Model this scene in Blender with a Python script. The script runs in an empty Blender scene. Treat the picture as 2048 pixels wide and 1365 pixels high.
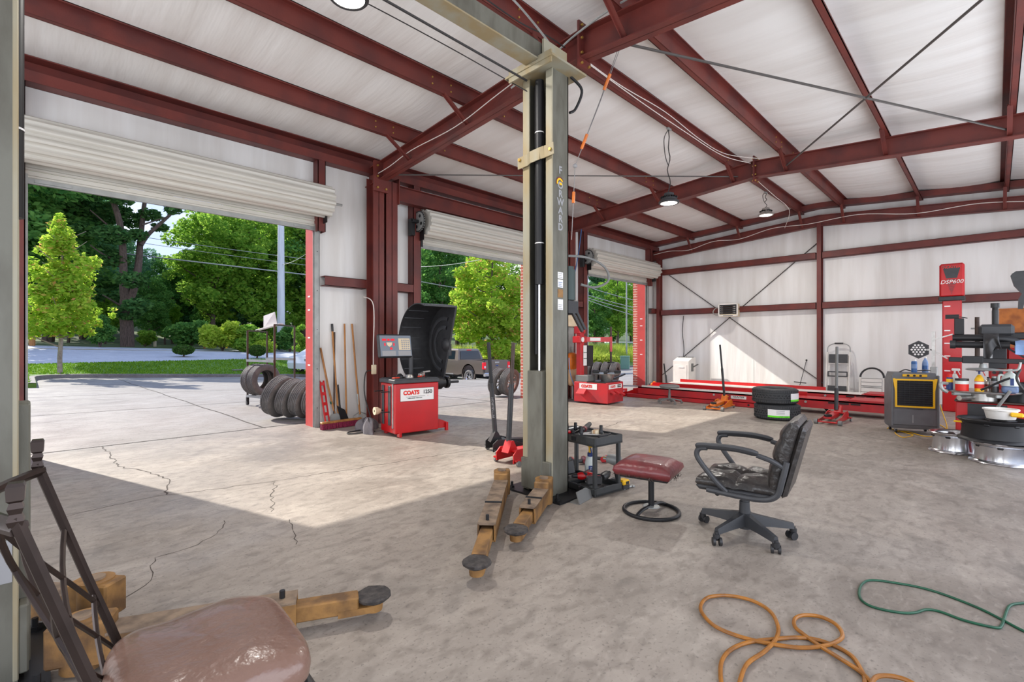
import bpy, bmesh, math, random
import numpy as np
from mathutils import Vector, Matrix
rnd = random.Random(11)
PI = math.pi
SC = bpy.context.scene
COL = SC.collection

# ------------------------------------------------------------------ camera
FPX, CXP, HYP, HC = 970.0, 1024.0, 686.0, 1.30
HEAD = math.radians(44.9)
cam_d = bpy.data.cameras.new('camera'); cam = bpy.data.objects.new('camera', cam_d); COL.objects.link(cam)
cam_d.sensor_width = 36; cam_d.lens = 36 * FPX / 2048; cam_d.shift_y = (HYP - 682.5) / 2048
cam_d.clip_start = 0.05; cam_d.clip_end = 500
cam.location = (0, 0, HC); cam.rotation_euler = (PI / 2, 0, HEAD - PI / 2)
SC.camera = cam

# ------------------------------------------------------------------ light
SUN_DIR = Vector((0.317, -1.0, -0.74)).normalized()
sun_d = bpy.data.lights.new('sun', 'SUN'); sun = bpy.data.objects.new('sun', sun_d); COL.objects.link(sun)
sun_d.energy = 7.4; sun_d.angle = math.radians(0.6); sun_d.color = (1.0, 0.95, 0.86)
sun.rotation_euler = SUN_DIR.to_track_quat('-Z', 'Y').to_euler()
world = bpy.data.worlds.new('world'); SC.world = world; world.use_nodes = True
_nt = world.node_tree; _nt.nodes.clear()
def _n(t, **k):
    n = _nt.nodes.new(t)
    for a, b in k.items(): setattr(n, a, b)
    return n
_out = _n('ShaderNodeOutputWorld'); _bg = _n('ShaderNodeBackground'); _bg.inputs[1].default_value = 1.5
_tc = _n('ShaderNodeTexCoord'); _sep = _n('ShaderNodeSeparateXYZ'); _ramp = _n('ShaderNodeValToRGB')
_nt.links.new(_tc.outputs['Generated'], _sep.inputs[0]); _nt.links.new(_sep.outputs['Z'], _ramp.inputs[0])
_e = _ramp.color_ramp.elements
_e[0].position = 0.0; _e[0].color = (0.62, 0.72, 0.92, 1)
_e[1].position = 0.75; _e[1].color = (0.24, 0.40, 0.85, 1)
_cn = _n('ShaderNodeTexNoise'); _cn.inputs['Scale'].default_value = 5.0; _cn.inputs['Detail'].default_value = 7
_mp = _n('ShaderNodeMapping'); _mp.inputs['Scale'].default_value = (1, 1, 2.2)
_nt.links.new(_tc.outputs['Generated'], _mp.inputs[0]); _nt.links.new(_mp.outputs[0], _cn.inputs['Vector'])
_cr = _n('ShaderNodeValToRGB'); _cr.color_ramp.elements[0].position = 0.50; _cr.color_ramp.elements[1].position = 0.66
_nt.links.new(_cn.outputs[0], _cr.inputs[0])
_mx = _n('ShaderNodeMixRGB'); _mx.inputs[2].default_value = (1.0, 0.99, 0.98, 1)
_nt.links.new(_cr.outputs[0], _mx.inputs[0]); _nt.links.new(_ramp.outputs[0], _mx.inputs[1])
_nt.links.new(_mx.outputs[0], _bg.inputs[0]); _nt.links.new(_bg.outputs[0], _out.inputs[0])

def area(name, loc, target, sx, sy, power, color=(1, 1, 1)):
    d = bpy.data.lights.new(name, 'AREA'); d.shape = 'RECTANGLE'; d.size = sx; d.size_y = sy; d.energy = power; d.color = color
    o = bpy.data.objects.new(name, d); COL.objects.link(o); o.location = loc
    o.rotation_euler = (Vector(target) - Vector(loc)).to_track_quat('-Z', 'Y').to_euler()
    return o
# added fill lights standing in for daylight, out of view behind the camera
area('back_fill_light', (5.0, -1.38, 1.65), (5.0, 6, 4.2), 14.0, 3.0, 300, (0.98, 0.99, 1.0))
area('near_fill_light', (-5.3, 3.2, 1.75), (4, 3.2, 3.2), 6.5, 3.2, 260, (0.98, 0.99, 1.0))

SC.view_settings.view_transform = 'Standard'; SC.view_settings.look = 'None'
SC.view_settings.exposure = 0.0; SC.view_settings.gamma = 1.0; SC.view_settings.use_curve_mapping = False
SC.render.film_transparent = False
try:
    SC.cycles.max_bounces = 8; SC.cycles.diffuse_bounces = 5; SC.cycles.transparent_max_bounces = 8
    SC.cycles.use_denoising = True; SC.cycles.sample_clamp_indirect = 8
except Exception: pass

# ------------------------------------------------------------------ pixel helpers (image taken as 2048 x 1365)
FW = Vector((math.cos(HEAD), math.sin(HEAD), 0)); RT = Vector((math.sin(HEAD), -math.cos(HEAD), 0)); UP = Vector((0, 0, 1))
CAMP = Vector((0, 0, HC))
def ray(px, py): return FW * FPX + RT * (px - CXP) + UP * (HYP - py)
def FL(px, py, z=0.0):
    v = ray(px, py); return CAMP + v * ((z - HC) / v.z)
def atX(px, py, X):
    v = ray(px, py); return CAMP + v * (X / v.x)
def atY(px, py, Y):
    v = ray(px, py); return CAMP + v * (Y / v.y)
def atW(px, py, w): return CAMP + ray(px, py) * (w / FPX)

# ------------------------------------------------------------------ colour and materials
def lin(c):
    return tuple(((x / 255) / 12.92 if x / 255 <= .04045 else ((x / 255 + .055) / 1.055) ** 2.4) for x in c)
MATS = {}
def mat(name, rgb, rough=.55, metal=0.0, var=None, vscale=6.0, vamt=.5, vlo=.4, vhi=.65, bump=0.0, bscale=60.0, stretch=(1, 1, 1),
        emit=0.0, trans=0.0, coat=0.0, detail=4.0, alpha=1.0, spec=None):
    m = bpy.data.materials.new(name); m.use_nodes = True; nt = m.node_tree; b = nt.nodes['Principled BSDF']
    base = (*lin(rgb), 1)
    b.inputs['Base Color'].default_value = base; b.inputs['Roughness'].default_value = rough; b.inputs['Metallic'].default_value = metal
    if coat: b.inputs['Coat Weight'].default_value = coat; b.inputs['Coat Roughness'].default_value = .1
    if trans: b.inputs['Transmission Weight'].default_value = trans
    if spec is not None: b.inputs['Specular IOR Level'].default_value = spec
    if alpha < 1: b.inputs['Alpha'].default_value = alpha
    if emit: b.inputs['Emission Color'].default_value = base; b.inputs['Emission Strength'].default_value = emit
    if var or bump:
        tc = nt.nodes.new('ShaderNodeTexCoord'); mp = nt.nodes.new('ShaderNodeMapping'); mp.inputs['Scale'].default_value = stretch
        nt.links.new(tc.outputs['Object'], mp.inputs[0])
    if var:
        ns = nt.nodes.new('ShaderNodeTexNoise'); ns.inputs['Scale'].default_value = vscale; ns.inputs['Detail'].default_value = detail
        nt.links.new(mp.outputs[0], ns.inputs['Vector'])
        rp = nt.nodes.new('ShaderNodeMapRange'); rp.inputs[1].default_value = vlo; rp.inputs[2].default_value = vhi
        rp.inputs[3].default_value = 0; rp.inputs[4].default_value = vamt
        nt.links.new(ns.outputs[0], rp.inputs[0])
        mx = nt.nodes.new('ShaderNodeMixRGB'); mx.inputs[1].default_value = base; mx.inputs[2].default_value = (*lin(var), 1)
        nt.links.new(rp.outputs[0], mx.inputs[0]); nt.links.new(mx.outputs[0], b.inputs['Base Color'])
    if bump:
        n2 = nt.nodes.new('ShaderNodeTexNoise'); n2.inputs['Scale'].default_value = bscale; n2.inputs['Detail'].default_value = 3
        nt.links.new(mp.outputs[0], n2.inputs['Vector'])
        bp = nt.nodes.new('ShaderNodeBump'); bp.inputs['Strength'].default_value = bump; bp.inputs['Distance'].default_value = .02
        nt.links.new(n2.outputs[0], bp.inputs['Height']); nt.links.new(bp.outputs[0], b.inputs['Normal'])
    MATS[name] = m; return m

mat('steel_red', (110, 47, 40), .5, 0, var=(82, 38, 37), vscale=3.0, vamt=.75, bump=.05)
mat('steel_red_bright', (188, 62, 56), .5, 0, var=(168, 50, 46), vscale=4, vamt=.5)
mat('insul_wall', (236, 235, 233), .42, 0, var=(214, 210, 205), vscale=1.5, vamt=.7, bump=.7, bscale=2.6, stretch=(2.4, 2.4, .25), detail=6)
mat('insul_roof', (236, 235, 233), .42, 0, var=(220, 216, 212), vscale=1.2, vamt=.6, bump=.6, bscale=2.4, stretch=(3.2, .35, 1), detail=6)
mat('lift_grey', (108, 107, 97), .55, .1, var=(78, 74, 64), vscale=5, vamt=.65, bump=.05, stretch=(2, 2, .6))
mat('lift_cream', (154, 150, 132), .55, .1, var=(150, 128, 84), vscale=3, vamt=.7, stretch=(2, 2, .5))
mat('lift_arm', (152, 112, 62), .6, .1, var=(78, 56, 38), vscale=9, vamt=.8, bump=.1)
mat('lift_arm_top', (140, 120, 100), .7, .1, var=(86, 72, 62), vscale=12, vamt=.8, bump=.15)
mat('black_metal', (34, 34, 36), .45, .3)
mat('black_plastic', (38, 38, 40), .45, 0, var=(54, 54, 56), vscale=14, vamt=.5)
mat('cart_black', (46, 48, 49), .5, 0, var=(58, 60, 61), vscale=12, vamt=.5)
mat('cooler_grey', (104, 105, 108), .5, 0, var=(88, 89, 92), vscale=8, vamt=.5)
mat('dark_plastic', (58, 59, 62), .5, 0, var=(46, 47, 50), vscale=12, vamt=.5)
mat('grey_plastic', (112, 112, 110), .55)
mat('black_leather', (36, 34, 34), .32, 0, var=(60, 54, 50), vscale=10, vamt=.6, bump=.35, bscale=26)
mat('rubber', (88, 86, 84), .75, 0, var=(118, 114, 110), vscale=7, vamt=.6, bump=.25, bscale=70)
mat('rubber_new', (44, 45, 47), .6, 0, var=(58, 59, 61), vscale=9, vamt=.5)
mat('pad_rubber', (48, 44, 43), .8, 0, var=(80, 74, 70), vscale=26, vamt=.8, bump=.6, bscale=40)
mat('chrome', (205, 205, 208), .18, .95)
mat('alu', (190, 188, 184), .35, .85, var=(140, 138, 134), vscale=14, vamt=.5)
mat('galv', (168, 170, 168), .5, .4, var=(140, 142, 140), vscale=9, vamt=.5)
mat('door_slat', (206, 203, 194), .4, .1, var=(190, 186, 176), vscale=4, vamt=.5, stretch=(.4, 4, 4))
mat('red_paint', (186, 10, 16), .34, 0, coat=.15, var=(158, 12, 18), vscale=3, vamt=.5)
mat('red_dusty', (186, 32, 38), .5, 0, var=(150, 42, 48), vscale=5, vamt=.7)
mat('orange_paint', (222, 116, 26), .42, 0, var=(176, 92, 30), vscale=12, vamt=.5)
mat('yellow', (240, 186, 22), .45)
mat('white_paint', (228, 224, 218), .5, 0, var=(205, 200, 194), vscale=4, vamt=.4)
mat('cream', (222, 206, 176), .55, 0, var=(190, 168, 130), vscale=5, vamt=.5)
mat('sign_white', (226, 224, 222), .5)
mat('ink_black', (26, 26, 28), .6)
mat('ink_red', (214, 34, 20), .5)
mat('ink_green', (96, 214, 20), .5)
mat('ink_grey', (150, 150, 152), .6)
mat('ink_blue', (40, 62, 120), .5)
mat('seat_brown', (124, 96, 84), .3, 0, var=(96, 66, 52), vscale=2.2, vamt=.8, bump=.3, bscale=26, coat=.2)
mat('seat_maroon', (118, 42, 46), .38, 0, var=(84, 32, 34), vscale=5, vamt=.7, bump=.25, bscale=22, coat=.2)
mat('chair_frame', (58, 47, 43), .36, .6, var=(40, 32, 29), vscale=12, vamt=.6)
mat('frame_brown', (76, 62, 56), .42, .5, var=(52, 40, 36), vscale=12, vamt=.6)
mat('wood', (176, 120, 62), .55, 0, var=(132, 84, 42), vscale=5, vamt=.7, stretch=(6, 6, .7))
mat('plywood', (190, 112, 44), .6, 0, var=(142, 76, 28), vscale=7, vamt=.8)
mat('hose_orange', (160, 102, 30), .45, 0, var=(112, 68, 24), vscale=14, vamt=.7)
mat('hose_green', (16, 80, 54), .45, 0, var=(18, 64, 46), vscale=20, vamt=.6)
mat('cloth_grey', (126, 120, 122), .9, 0, var=(88, 84, 88), vscale=8, vamt=.7, bump=.4, bscale=14)
mat('cloth_blue', (124, 150, 190), .9, 0, var=(96, 120, 160), vscale=8, vamt=.6, bump=.3, bscale=14)
mat('bristle_purple', (136, 22, 62), .8, 0, var=(84, 16, 40), vscale=60, vamt=.8, bump=.6, bscale=120)
mat('lamp_glow', (255, 250, 240), .5, emit=9.0)
mat('glass_dark', (30, 38, 44), .08, 0, coat=.5)
mat('truck_paint', (118, 106, 96), .3, .5, coat=.5)
mat('car_white', (232, 234, 238), .25, 0, coat=.5)
mat('led_red', (214, 10, 34), .4, emit=.4)
mat('brown_card', (196, 158, 120), .8)
mat('red_tape', (206, 60, 34), .6)
mat('wire_white', (224, 216, 210), .6)
mat('wire_dark', (44, 42, 42), .6)
mat('rod', (92, 88, 86), .5, .4)
mat('bolt_brass', (196, 160, 84), .4, .7)
mat('bag_grey', (108, 102, 104), .8, 0, var=(70, 66, 70), vscale=9, vamt=.8, bump=.3, bscale=12)
mat('pole_white', (214, 216, 220), .6, 0, var=(186, 190, 196), vscale=2, vamt=.6, stretch=(3, 3, .4))
mat('sky_green', (16, 120, 84), .5)
mat('clear_plastic', (214, 220, 214), .3, 0, var=(196, 204, 200), vscale=4, vamt=.4)
mat('blue_fluid', (96, 116, 150), .3)
mat('bottle_blue', (46, 92, 150), .35)
mat('motor_green', (52, 66, 64), .5, .2)
mat('bark', (104, 86, 76), .9, 0, var=(64, 52, 46), vscale=7, vamt=.8, stretch=(3, 3, .6), bump=.6, bscale=8)
mat('bark_pale', (166, 152, 140), .85, 0, var=(120, 106, 96), vscale=8, vamt=.7)
M = MATS

# concrete
def concrete(name, base, dark, light, sc=1.0, rough=.62, stain=.55):
    m = bpy.data.materials.new(name); m.use_nodes = True; nt = m.node_tree; b = nt.nodes['Principled BSDF']
    tc = nt.nodes.new('ShaderNodeTexCoord')
    def noise(s, d, lo, hi, amt, st=(1, 1, 1), dist=0.0):
        mp = nt.nodes.new('ShaderNodeMapping'); mp.inputs['Scale'].default_value = st; nt.links.new(tc.outputs['Object'], mp.inputs[0])
        n = nt.nodes.new('ShaderNodeTexNoise'); n.inputs['Scale'].default_value = s; n.inputs['Detail'].default_value = d
        n.inputs['Distortion'].default_value = dist
        nt.links.new(mp.outputs[0], n.inputs['Vector'])
        r = nt.nodes.new('ShaderNodeMapRange'); r.inputs[1].default_value = lo; r.inputs[2].default_value = hi; r.inputs[4].default_value = amt
        nt.links.new(n.outputs[0], r.inputs[0]); return r.outputs[0]
    def mix(f, a, col):
        x = nt.nodes.new('ShaderNodeMixRGB'); nt.links.new(f, x.inputs[0])
        if isinstance(a, tuple): x.inputs[1].default_value = a
        else: nt.links.new(a, x.inputs[1])
        x.inputs[2].default_value = col; return x.outputs[0]
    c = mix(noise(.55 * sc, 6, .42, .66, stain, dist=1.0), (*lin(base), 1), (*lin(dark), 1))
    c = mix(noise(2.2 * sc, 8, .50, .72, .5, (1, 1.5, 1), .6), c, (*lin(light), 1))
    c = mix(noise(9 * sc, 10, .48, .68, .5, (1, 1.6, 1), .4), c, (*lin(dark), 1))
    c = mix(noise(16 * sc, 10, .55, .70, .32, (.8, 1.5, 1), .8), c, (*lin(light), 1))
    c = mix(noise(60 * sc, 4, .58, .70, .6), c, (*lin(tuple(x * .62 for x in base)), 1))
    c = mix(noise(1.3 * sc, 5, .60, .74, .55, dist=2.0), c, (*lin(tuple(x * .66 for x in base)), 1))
    nt.links.new(c, b.inputs['Base Color'])
    rr = nt.nodes.new('ShaderNodeMapRange'); rr.inputs[1].default_value = .4; rr.inputs[2].default_value = .7
    rr.inputs[3].default_value = rough - .14; rr.inputs[4].default_value = rough + .12
    n = nt.nodes.new('ShaderNodeTexNoise'); n.inputs['Scale'].default_value = 1.4; n.inputs['Detail'].default_value = 6
    nt.links.new(tc.outputs['Object'], n.inputs['Vector']); nt.links.new(n.outputs[0], rr.inputs[0]); nt.links.new(rr.outputs[0], b.inputs['Roughness'])
    bp = nt.nodes.new('ShaderNodeBump'); bp.inputs['Strength'].default_value = .12; bp.inputs['Distance'].default_value = .01
    n3 = nt.nodes.new('ShaderNodeTexNoise'); n3.inputs['Scale'].default_value = 30; n3.inputs['Detail'].default_value = 5
    nt.links.new(tc.outputs['Object'], n3.inputs['Vector']); nt.links.new(n3.outputs[0], bp.inputs['Height']); nt.links.new(bp.outputs[0], b.inputs['Normal'])
    MATS[name] = m; return m
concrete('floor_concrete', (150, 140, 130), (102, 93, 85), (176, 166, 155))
concrete('lot_concrete', (143, 137, 130), (118, 111, 104), (160, 155, 149), .6, .8, .5)
concrete('asphalt', (186, 187, 192), (160, 162, 168), (204, 204, 206), .5, .85, .5)
concrete('kerb_concrete', (128, 122, 116), (98, 92, 88), (150, 146, 140), 3, .8)

def leafmat(name, a, b2, c3=None, transl=.45):
    m = bpy.data.materials.new(name); m.use_nodes = True; nt = m.node_tree; nt.nodes.clear()
    o = nt.nodes.new('ShaderNodeOutputMaterial'); d = nt.nodes.new('ShaderNodeBsdfDiffuse'); t = nt.nodes.new('ShaderNodeBsdfTranslucent')
    mx = nt.nodes.new('ShaderNodeMixShader'); mx.inputs[0].default_value = transl
    g = nt.nodes.new('ShaderNodeNewGeometry'); r = nt.nodes.new('ShaderNodeValToRGB')
    r.color_ramp.elements[0].color = (*lin(a), 1); r.color_ramp.elements[1].color = (*lin(b2), 1)
    if c3:
        r.color_ramp.elements[1].position = .86
        e = r.color_ramp.elements.new(1.0); e.color = (*lin(c3), 1)
    nt.links.new(g.outputs['Random Per Island'], r.inputs[0])
    nt.links.new(r.outputs[0], d.inputs[0]); nt.links.new(r.outputs[0], t.inputs[0])
    nt.links.new(d.outputs[0], mx.inputs[1]); nt.links.new(t.outputs[0], mx.inputs[2]); nt.links.new(mx.outputs[0], o.inputs[0])
    MATS[name] = m; return m
leafmat('leaf_maple', (136, 180, 58), (200, 222, 86), (222, 164, 108), .6)
leafmat('leaf_mid', (104, 154, 58), (176, 208, 86), None, .62)
leafmat('leaf_dark', (74, 126, 66), (136, 182, 92), None, .6)
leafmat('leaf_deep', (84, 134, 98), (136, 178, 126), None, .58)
leafmat('leaf_pine', (56, 96, 54), (100, 140, 76), None, .35)
leafmat('leaf_bright', (150, 184, 60), (206, 220, 90), None, .55)
leafmat('leaf_shrub', (56, 90, 40), (96, 128, 58), None, .3)
leafmat('leaf_grass', (84, 130, 36), (140, 176, 56), None, .35)
leafmat('leaf_weed', (150, 176, 60), (200, 206, 96), None, .45)

# ------------------------------------------------------------------ mesh builder
class MB:
    def __init__(s, Mx=None): s.v = []; s.f = []; s.M = Mx or Matrix.Identity(4)
    def add(s, vs, fs, Mx=None):
        T = s.M @ Mx if Mx is not None else s.M
        o = len(s.v); s.v += [T @ Vector(p) for p in vs]; s.f += [[i + o for i in q] for q in fs]; return s
    def bx(s, x0, x1, y0, y1, z0, z1, bev=0.0, Mx=None):
        if x0 > x1: x0, x1 = x1, x0
        if y0 > y1: y0, y1 = y1, y0
        if z0 > z1: z0, z1 = z1, z0
        b = min(bev, (x1 - x0) * .49, (y1 - y0) * .49, (z1 - z0) * .49)
        if b <= 0:
            v = [(x, y, z) for x in (x0, x1) for y in (y0, y1) for z in (z0, z1)]
            return s.add(v, [(0, 1, 3, 2), (4, 6, 7, 5), (0, 4, 5, 1), (2, 3, 7, 6), (0, 2, 6, 4), (1, 5, 7, 3)], Mx)
        v = []; idx = {}
        lo = (x0, y0, z0); hi = (x1, y1, z1)
        for cx_ in (0, 1):
            for cy_ in (0, 1):
                for cz_ in (0, 1):
                    c = (cx_, cy_, cz_)
                    for ax in range(3):
                        p = []
                        for k in range(3):
                            base = hi[k] if c[k] else lo[k]
                            p.append(base if k == ax else base + (-b if c[k] else b))
                        idx[c + (ax,)] = len(v); v.append(tuple(p))
        f = []
        for ax in range(3):
            u, w = [(1, 2), (0, 2), (0, 1)][ax]
            for sd in (0, 1):
                q = []
                for (a, bb) in ((0, 0), (1, 0), (1, 1), (0, 1)):
                    c = [0, 0, 0]; c[ax] = sd; c[u] = a; c[w] = bb; q.append(idx[tuple(c) + (ax,)])
                if (sd == 1) == (ax == 1): q.reverse()
                f.append(q)
        for ax in range(3):
            u, w = [(1, 2), (0, 2), (0, 1)][ax]
            for a in (0, 1):
                for bb in (0, 1):
                    c0 = [0, 0, 0]; c0[u] = a; c0[w] = bb; c1 = list(c0); c1[ax] = 1
                    f.append([idx[tuple(c0) + (u,)], idx[tuple(c1) + (u,)], idx[tuple(c1) + (w,)], idx[tuple(c0) + (w,)]])
        for cx_ in (0, 1):
            for cy_ in (0, 1):
                for cz_ in (0, 1):
                    f.append([idx[(cx_, cy_, cz_, k)] for k in range(3)])
        return s.add(v, f, Mx)
    def cyl(s, p0, p1, r0, r1=None, n=16, caps=True, Mx=None):
        r1 = r0 if r1 is None else r1
        p0 = Vector(p0); p1 = Vector(p1); d = (p1 - p0).normalized()
        a = d.orthogonal().normalized(); b = d.cross(a)
        v = []; f = []
        for p, r in ((p0, r0), (p1, r1)):
            for i in range(n):
                t = 2 * PI * i / n; v.append(p + a * (r * math.cos(t)) + b * (r * math.sin(t)))
        for i in range(n): f.append((i, (i + 1) % n, n + (i + 1) % n, n + i))
        if caps: f.append(tuple(reversed(range(n)))); f.append(tuple(range(n, 2 * n)))
        return s.add(v, f, Mx)
    def tube(s, pts, r, n=8, closed=False, Mx=None, flat=1.0):
        P = [Vector(p) for p in pts]; k = len(P)
        rr = r if isinstance(r, (list, tuple)) else [r] * k
        T = []
        for i in range(k):
            if closed: t = P[(i + 1) % k] - P[i - 1]
            else: t = P[min(i + 1, k - 1)] - P[max(i - 1, 0)]
            T.append(t.normalized() if t.length > 1e-9 else Vector((0, 0, 1)))
        a = T[0].orthogonal().normalized(); v = []; f = []
        for i in range(k):
            a = (a - T[i] * a.dot(T[i])); a = a.normalized() if a.length > 1e-6 else T[i].orthogonal().normalized()
            b = T[i].cross(a)
            for j in range(n):
                t = 2 * PI * j / n; v.append(P[i] + a * (rr[i] * math.cos(t)) + b * (rr[i] * flat * math.sin(t)))
        m = k if closed else k - 1
        for i in range(m):
            for j in range(n):
                q = (i + 1) % k
                f.append((i * n + j, i * n + (j + 1) % n, q * n + (j + 1) % n, q * n + j))
        if not closed: f.append(tuple(reversed(range(n)))); f.append(tuple(range((k - 1) * n, k * n)))
        return s.add(v, f, Mx)
    def bar(s, p0, p1, w, h, up=(0, 0, 1), bev=0.0):
        p0 = Vector(p0); p1 = Vector(p1); d = p1 - p0; L = d.length; x = d.normalized(); u = Vector(up)
        y = u.cross(x)
        y = y.normalized() if y.length > 1e-6 else x.orthogonal().normalized()
        z = x.cross(y)
        Mx = Matrix(((x.x, y.x, z.x, p0.x), (x.y, y.y, z.y, p0.y), (x.z, y.z, z.z, p0.z), (0, 0, 0, 1)))
        return s.bx(0, L, -w / 2, w / 2, -h / 2, h / 2, bev, Mx)
    def lathe(s, prof, n=32, Mx=None, closed=False, a0=0.0, a1=2 * PI):
        v = []; f = []; k = len(prof); full = abs(a1 - a0 - 2 * PI) < 1e-6
        m = n if full else n + 1
        for i in range(m):
            t = a0 + (a1 - a0) * i / n; c, q = math.cos(t), math.sin(t)
            for (r, z) in prof: v.append((r * c, r * q, z))
        for i in range(n):
            j = (i + 1) % m
            for e in range(k if closed else k - 1):
                g = (e + 1) % k
                f.append((i * k + e, j * k + e, j * k + g, i * k + g))
        return s.add(v, f, Mx)
    def prism(s, poly, d0, d1, Mx=None):
        n = len(poly); v = [(x, y, d0) for x, y in poly] + [(x, y, d1) for x, y in poly]
        f = [tuple(reversed(range(n))), tuple(range(n, 2 * n))] + [(i, (i + 1) % n, n + (i + 1) % n, n + i) for i in range(n)]
        return s.add(v, f, Mx)
    def sph(s, c, r, nu=14, nv=8, Mx=None, e=1.0):
        r = r if isinstance(r, (tuple, list)) else (r, r, r); v = []; f = []
        g = lambda t: math.copysign(abs(t) ** e, t)
        for j in range(nv + 1):
            ph = -PI / 2 + PI * j / nv
            for i in range(nu):
                t = 2 * PI * i / nu
                v.append((c[0] + r[0] * g(math.cos(ph)) * g(math.cos(t)), c[1] + r[1] * g(math.cos(ph)) * g(math.sin(t)), c[2] + r[2] * g(math.sin(ph))))
        for j in range(nv):
            for i in range(nu): f.append((j * nu + i, j * nu + (i + 1) % nu, (j + 1) * nu + (i + 1) % nu, (j + 1) * nu + i))
        return s.add(v, f, Mx)
    def grid(s, fn, nu, nv):
        v = [fn(i / nu, j / nv) for i in range(nu + 1) for j in range(nv + 1)]; k = nv + 1
        return s.add(v, [(i * k + j, (i + 1) * k + j, (i + 1) * k + j + 1, i * k + j + 1) for i in range(nu) for j in range(nv)])
    def build(s, name, m, parent=None, smooth=35, label=None):
        me = bpy.data.meshes.new(name); me.from_pydata([tuple(p) for p in s.v], [], s.f)
        bm = bmesh.new(); bm.from_mesh(me); bmesh.ops.remove_doubles(bm, verts=bm.verts, dist=1e-6)
        bmesh.ops.recalc_face_normals(bm, faces=bm.faces); bm.to_mesh(me); bm.free()
        me.materials.append(MATS[m] if isinstance(m, str) else m)
        if smooth:
            me.polygons.foreach_set('use_smooth', [True] * len(me.polygons))
            me.set_sharp_from_angle(angle=math.radians(smooth))
        me.update()
        o = bpy.data.objects.new(name, me); COL.objects.link(o)
        if parent is not None: o.parent = parent
        if label: o['label'] = label
        return o

def tag(o, label=None, cat=None, group=None, kind=None):
    if label: o['label'] = label
    if cat: o['category'] = cat
    if group: o['group'] = group
    if kind: o['kind'] = kind
    return o
def thing(name, label, cat, loc=(0, 0, 0), rz=0.0, group=None, kind=None):
    o = bpy.data.objects.new(name, None); COL.objects.link(o); o.empty_display_size = .1
    o.location = loc; o.rotation_euler = (0, 0, rz)
    return tag(o, label, cat, group, kind)
def LM(t):   # matrix that takes world coordinates into the thing's own frame
    return (Matrix.Translation(t.location) @ t.rotation_euler.to_matrix().to_4x4()).inverted()
def W(t): return MB(LM(t))
def T(x, y, z): return Matrix.Translation((x, y, z))
def RX(a): return Matrix.Rotation(a, 4, 'X')
def RY(a): return Matrix.Rotation(a, 4, 'Y')
def RZ(a): return Matrix.Rotation(a, 4, 'Z')
def copy_tree(o, parent=None):
    c = o.copy(); COL.objects.link(c); c.parent = parent
    for ch in list(o.children): copy_tree(ch, c)
    return c
def text(name, s, size, m, parent, Mx, extrude=.0008, shear=0.0, offset=0.0, space=1.0, label=None, sx=1.0):
    cu = bpy.data.curves.new('t', 'FONT'); cu.body = s; cu.size = size; cu.extrude = extrude; cu.shear = shear; cu.offset = offset
    cu.align_x = 'CENTER'; cu.align_y = 'CENTER'; cu.space_character = space; cu.resolution_u = 3
    to = bpy.data.objects.new('t', cu); me = bpy.data.meshes.new_from_object(to)
    me.transform(Mx @ Matrix.Diagonal((sx, 1, 1, 1))); me.materials.clear(); me.materials.append(MATS[m]); me.name = name
    bpy.data.objects.remove(to); bpy.data.curves.remove(cu)
    o = bpy.data.objects.new(name, me); COL.objects.link(o); o.parent = parent
    if label: o['label'] = label
    return o
def frame(o, x, y):   # matrix with the given origin, x axis and y axis (z = x cross y)
    x = Vector(x).normalized(); y = Vector(y).normalized(); z = x.cross(y).normalized(); y = z.cross(x)
    return Matrix(((x.x, y.x, z.x, o[0]), (x.y, y.y, z.y, o[1]), (x.z, y.z, z.z, o[2]), (0, 0, 0, 1)))
def smoothpath(pts, n=6, closed=False):
    P = [Vector(p) for p in pts]; k = len(P); out = []
    rng = range(k) if closed else range(k - 1)
    for i in rng:
        a = P[(i - 1) % k] if closed or i > 0 else P[i]; b = P[i]; c = P[(i + 1) % k]
        d = P[(i + 2) % k] if closed or i + 2 < k else c
        for j in range(n):
            t = j / n
            out.append(.5 * ((2 * b) + (c - a) * t + (2 * a - 5 * b + 4 * c - d) * t * t + (3 * b - a - 3 * c + d) * t ** 3))
    if not closed: out.append(P[-1])
    return out

# ================================================================== BUILDING
XN, XE, YB, YD = -5.5, 13.65, -1.45, 7.44          # near end, end wall, back wall, door wall
RIDGE, SLOPE = 3.0, .075
DOORS = [(0.02, 3.12), (5.06, 8.16), (10.06, 13.12)]
DTOP = 3.22
def zpb(y): return 4.50 - SLOPE * abs(y - RIDGE)      # underside of purlins
def zrb(y): return 4.21 - SLOPE * abs(y - RIDGE)      # underside of rafters

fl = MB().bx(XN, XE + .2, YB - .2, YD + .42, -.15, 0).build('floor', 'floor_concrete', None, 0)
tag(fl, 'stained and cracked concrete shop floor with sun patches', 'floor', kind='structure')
def crack(pix, w=.006, jit=.02, parent=fl, z=.0008, sub=7):
    P = [FL(x, y) for x, y in pix]; path = []
    for a, b in zip(P[:-1], P[1:]):
        n = max(2, int((b - a).length / .05)); n = min(n, sub * 4)
        d = (b - a); nrm = Vector((-d.y, d.x, 0)).normalized()
        for i in range(n): path.append(a + d * (i / n) + nrm * (rnd.uniform(-jit, jit) if i else 0))
    path.append(P[-1]); mb = MB(); v = []; f = []
    for i, p in enumerate(path):
        t = (path[min(i + 1, len(path) - 1)] - path[max(i - 1, 0)]); nr = Vector((-t.y, t.x, 0)).normalized()
        ww = w * rnd.uniform(.4, 1.3) * .5
        v += [(p.x + nr.x * ww, p.y + nr.y * ww, z), (p.x - nr.x * ww, p.y - nr.y * ww, z)]
        if i: k = 2 * i; f.append((k - 2, k - 1, k + 1, k))
    mb.add(v, f); return mb.build('crack', 'crack_dark', parent, 0)
mat('crack_dark', (70, 62, 56), .9)
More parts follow.
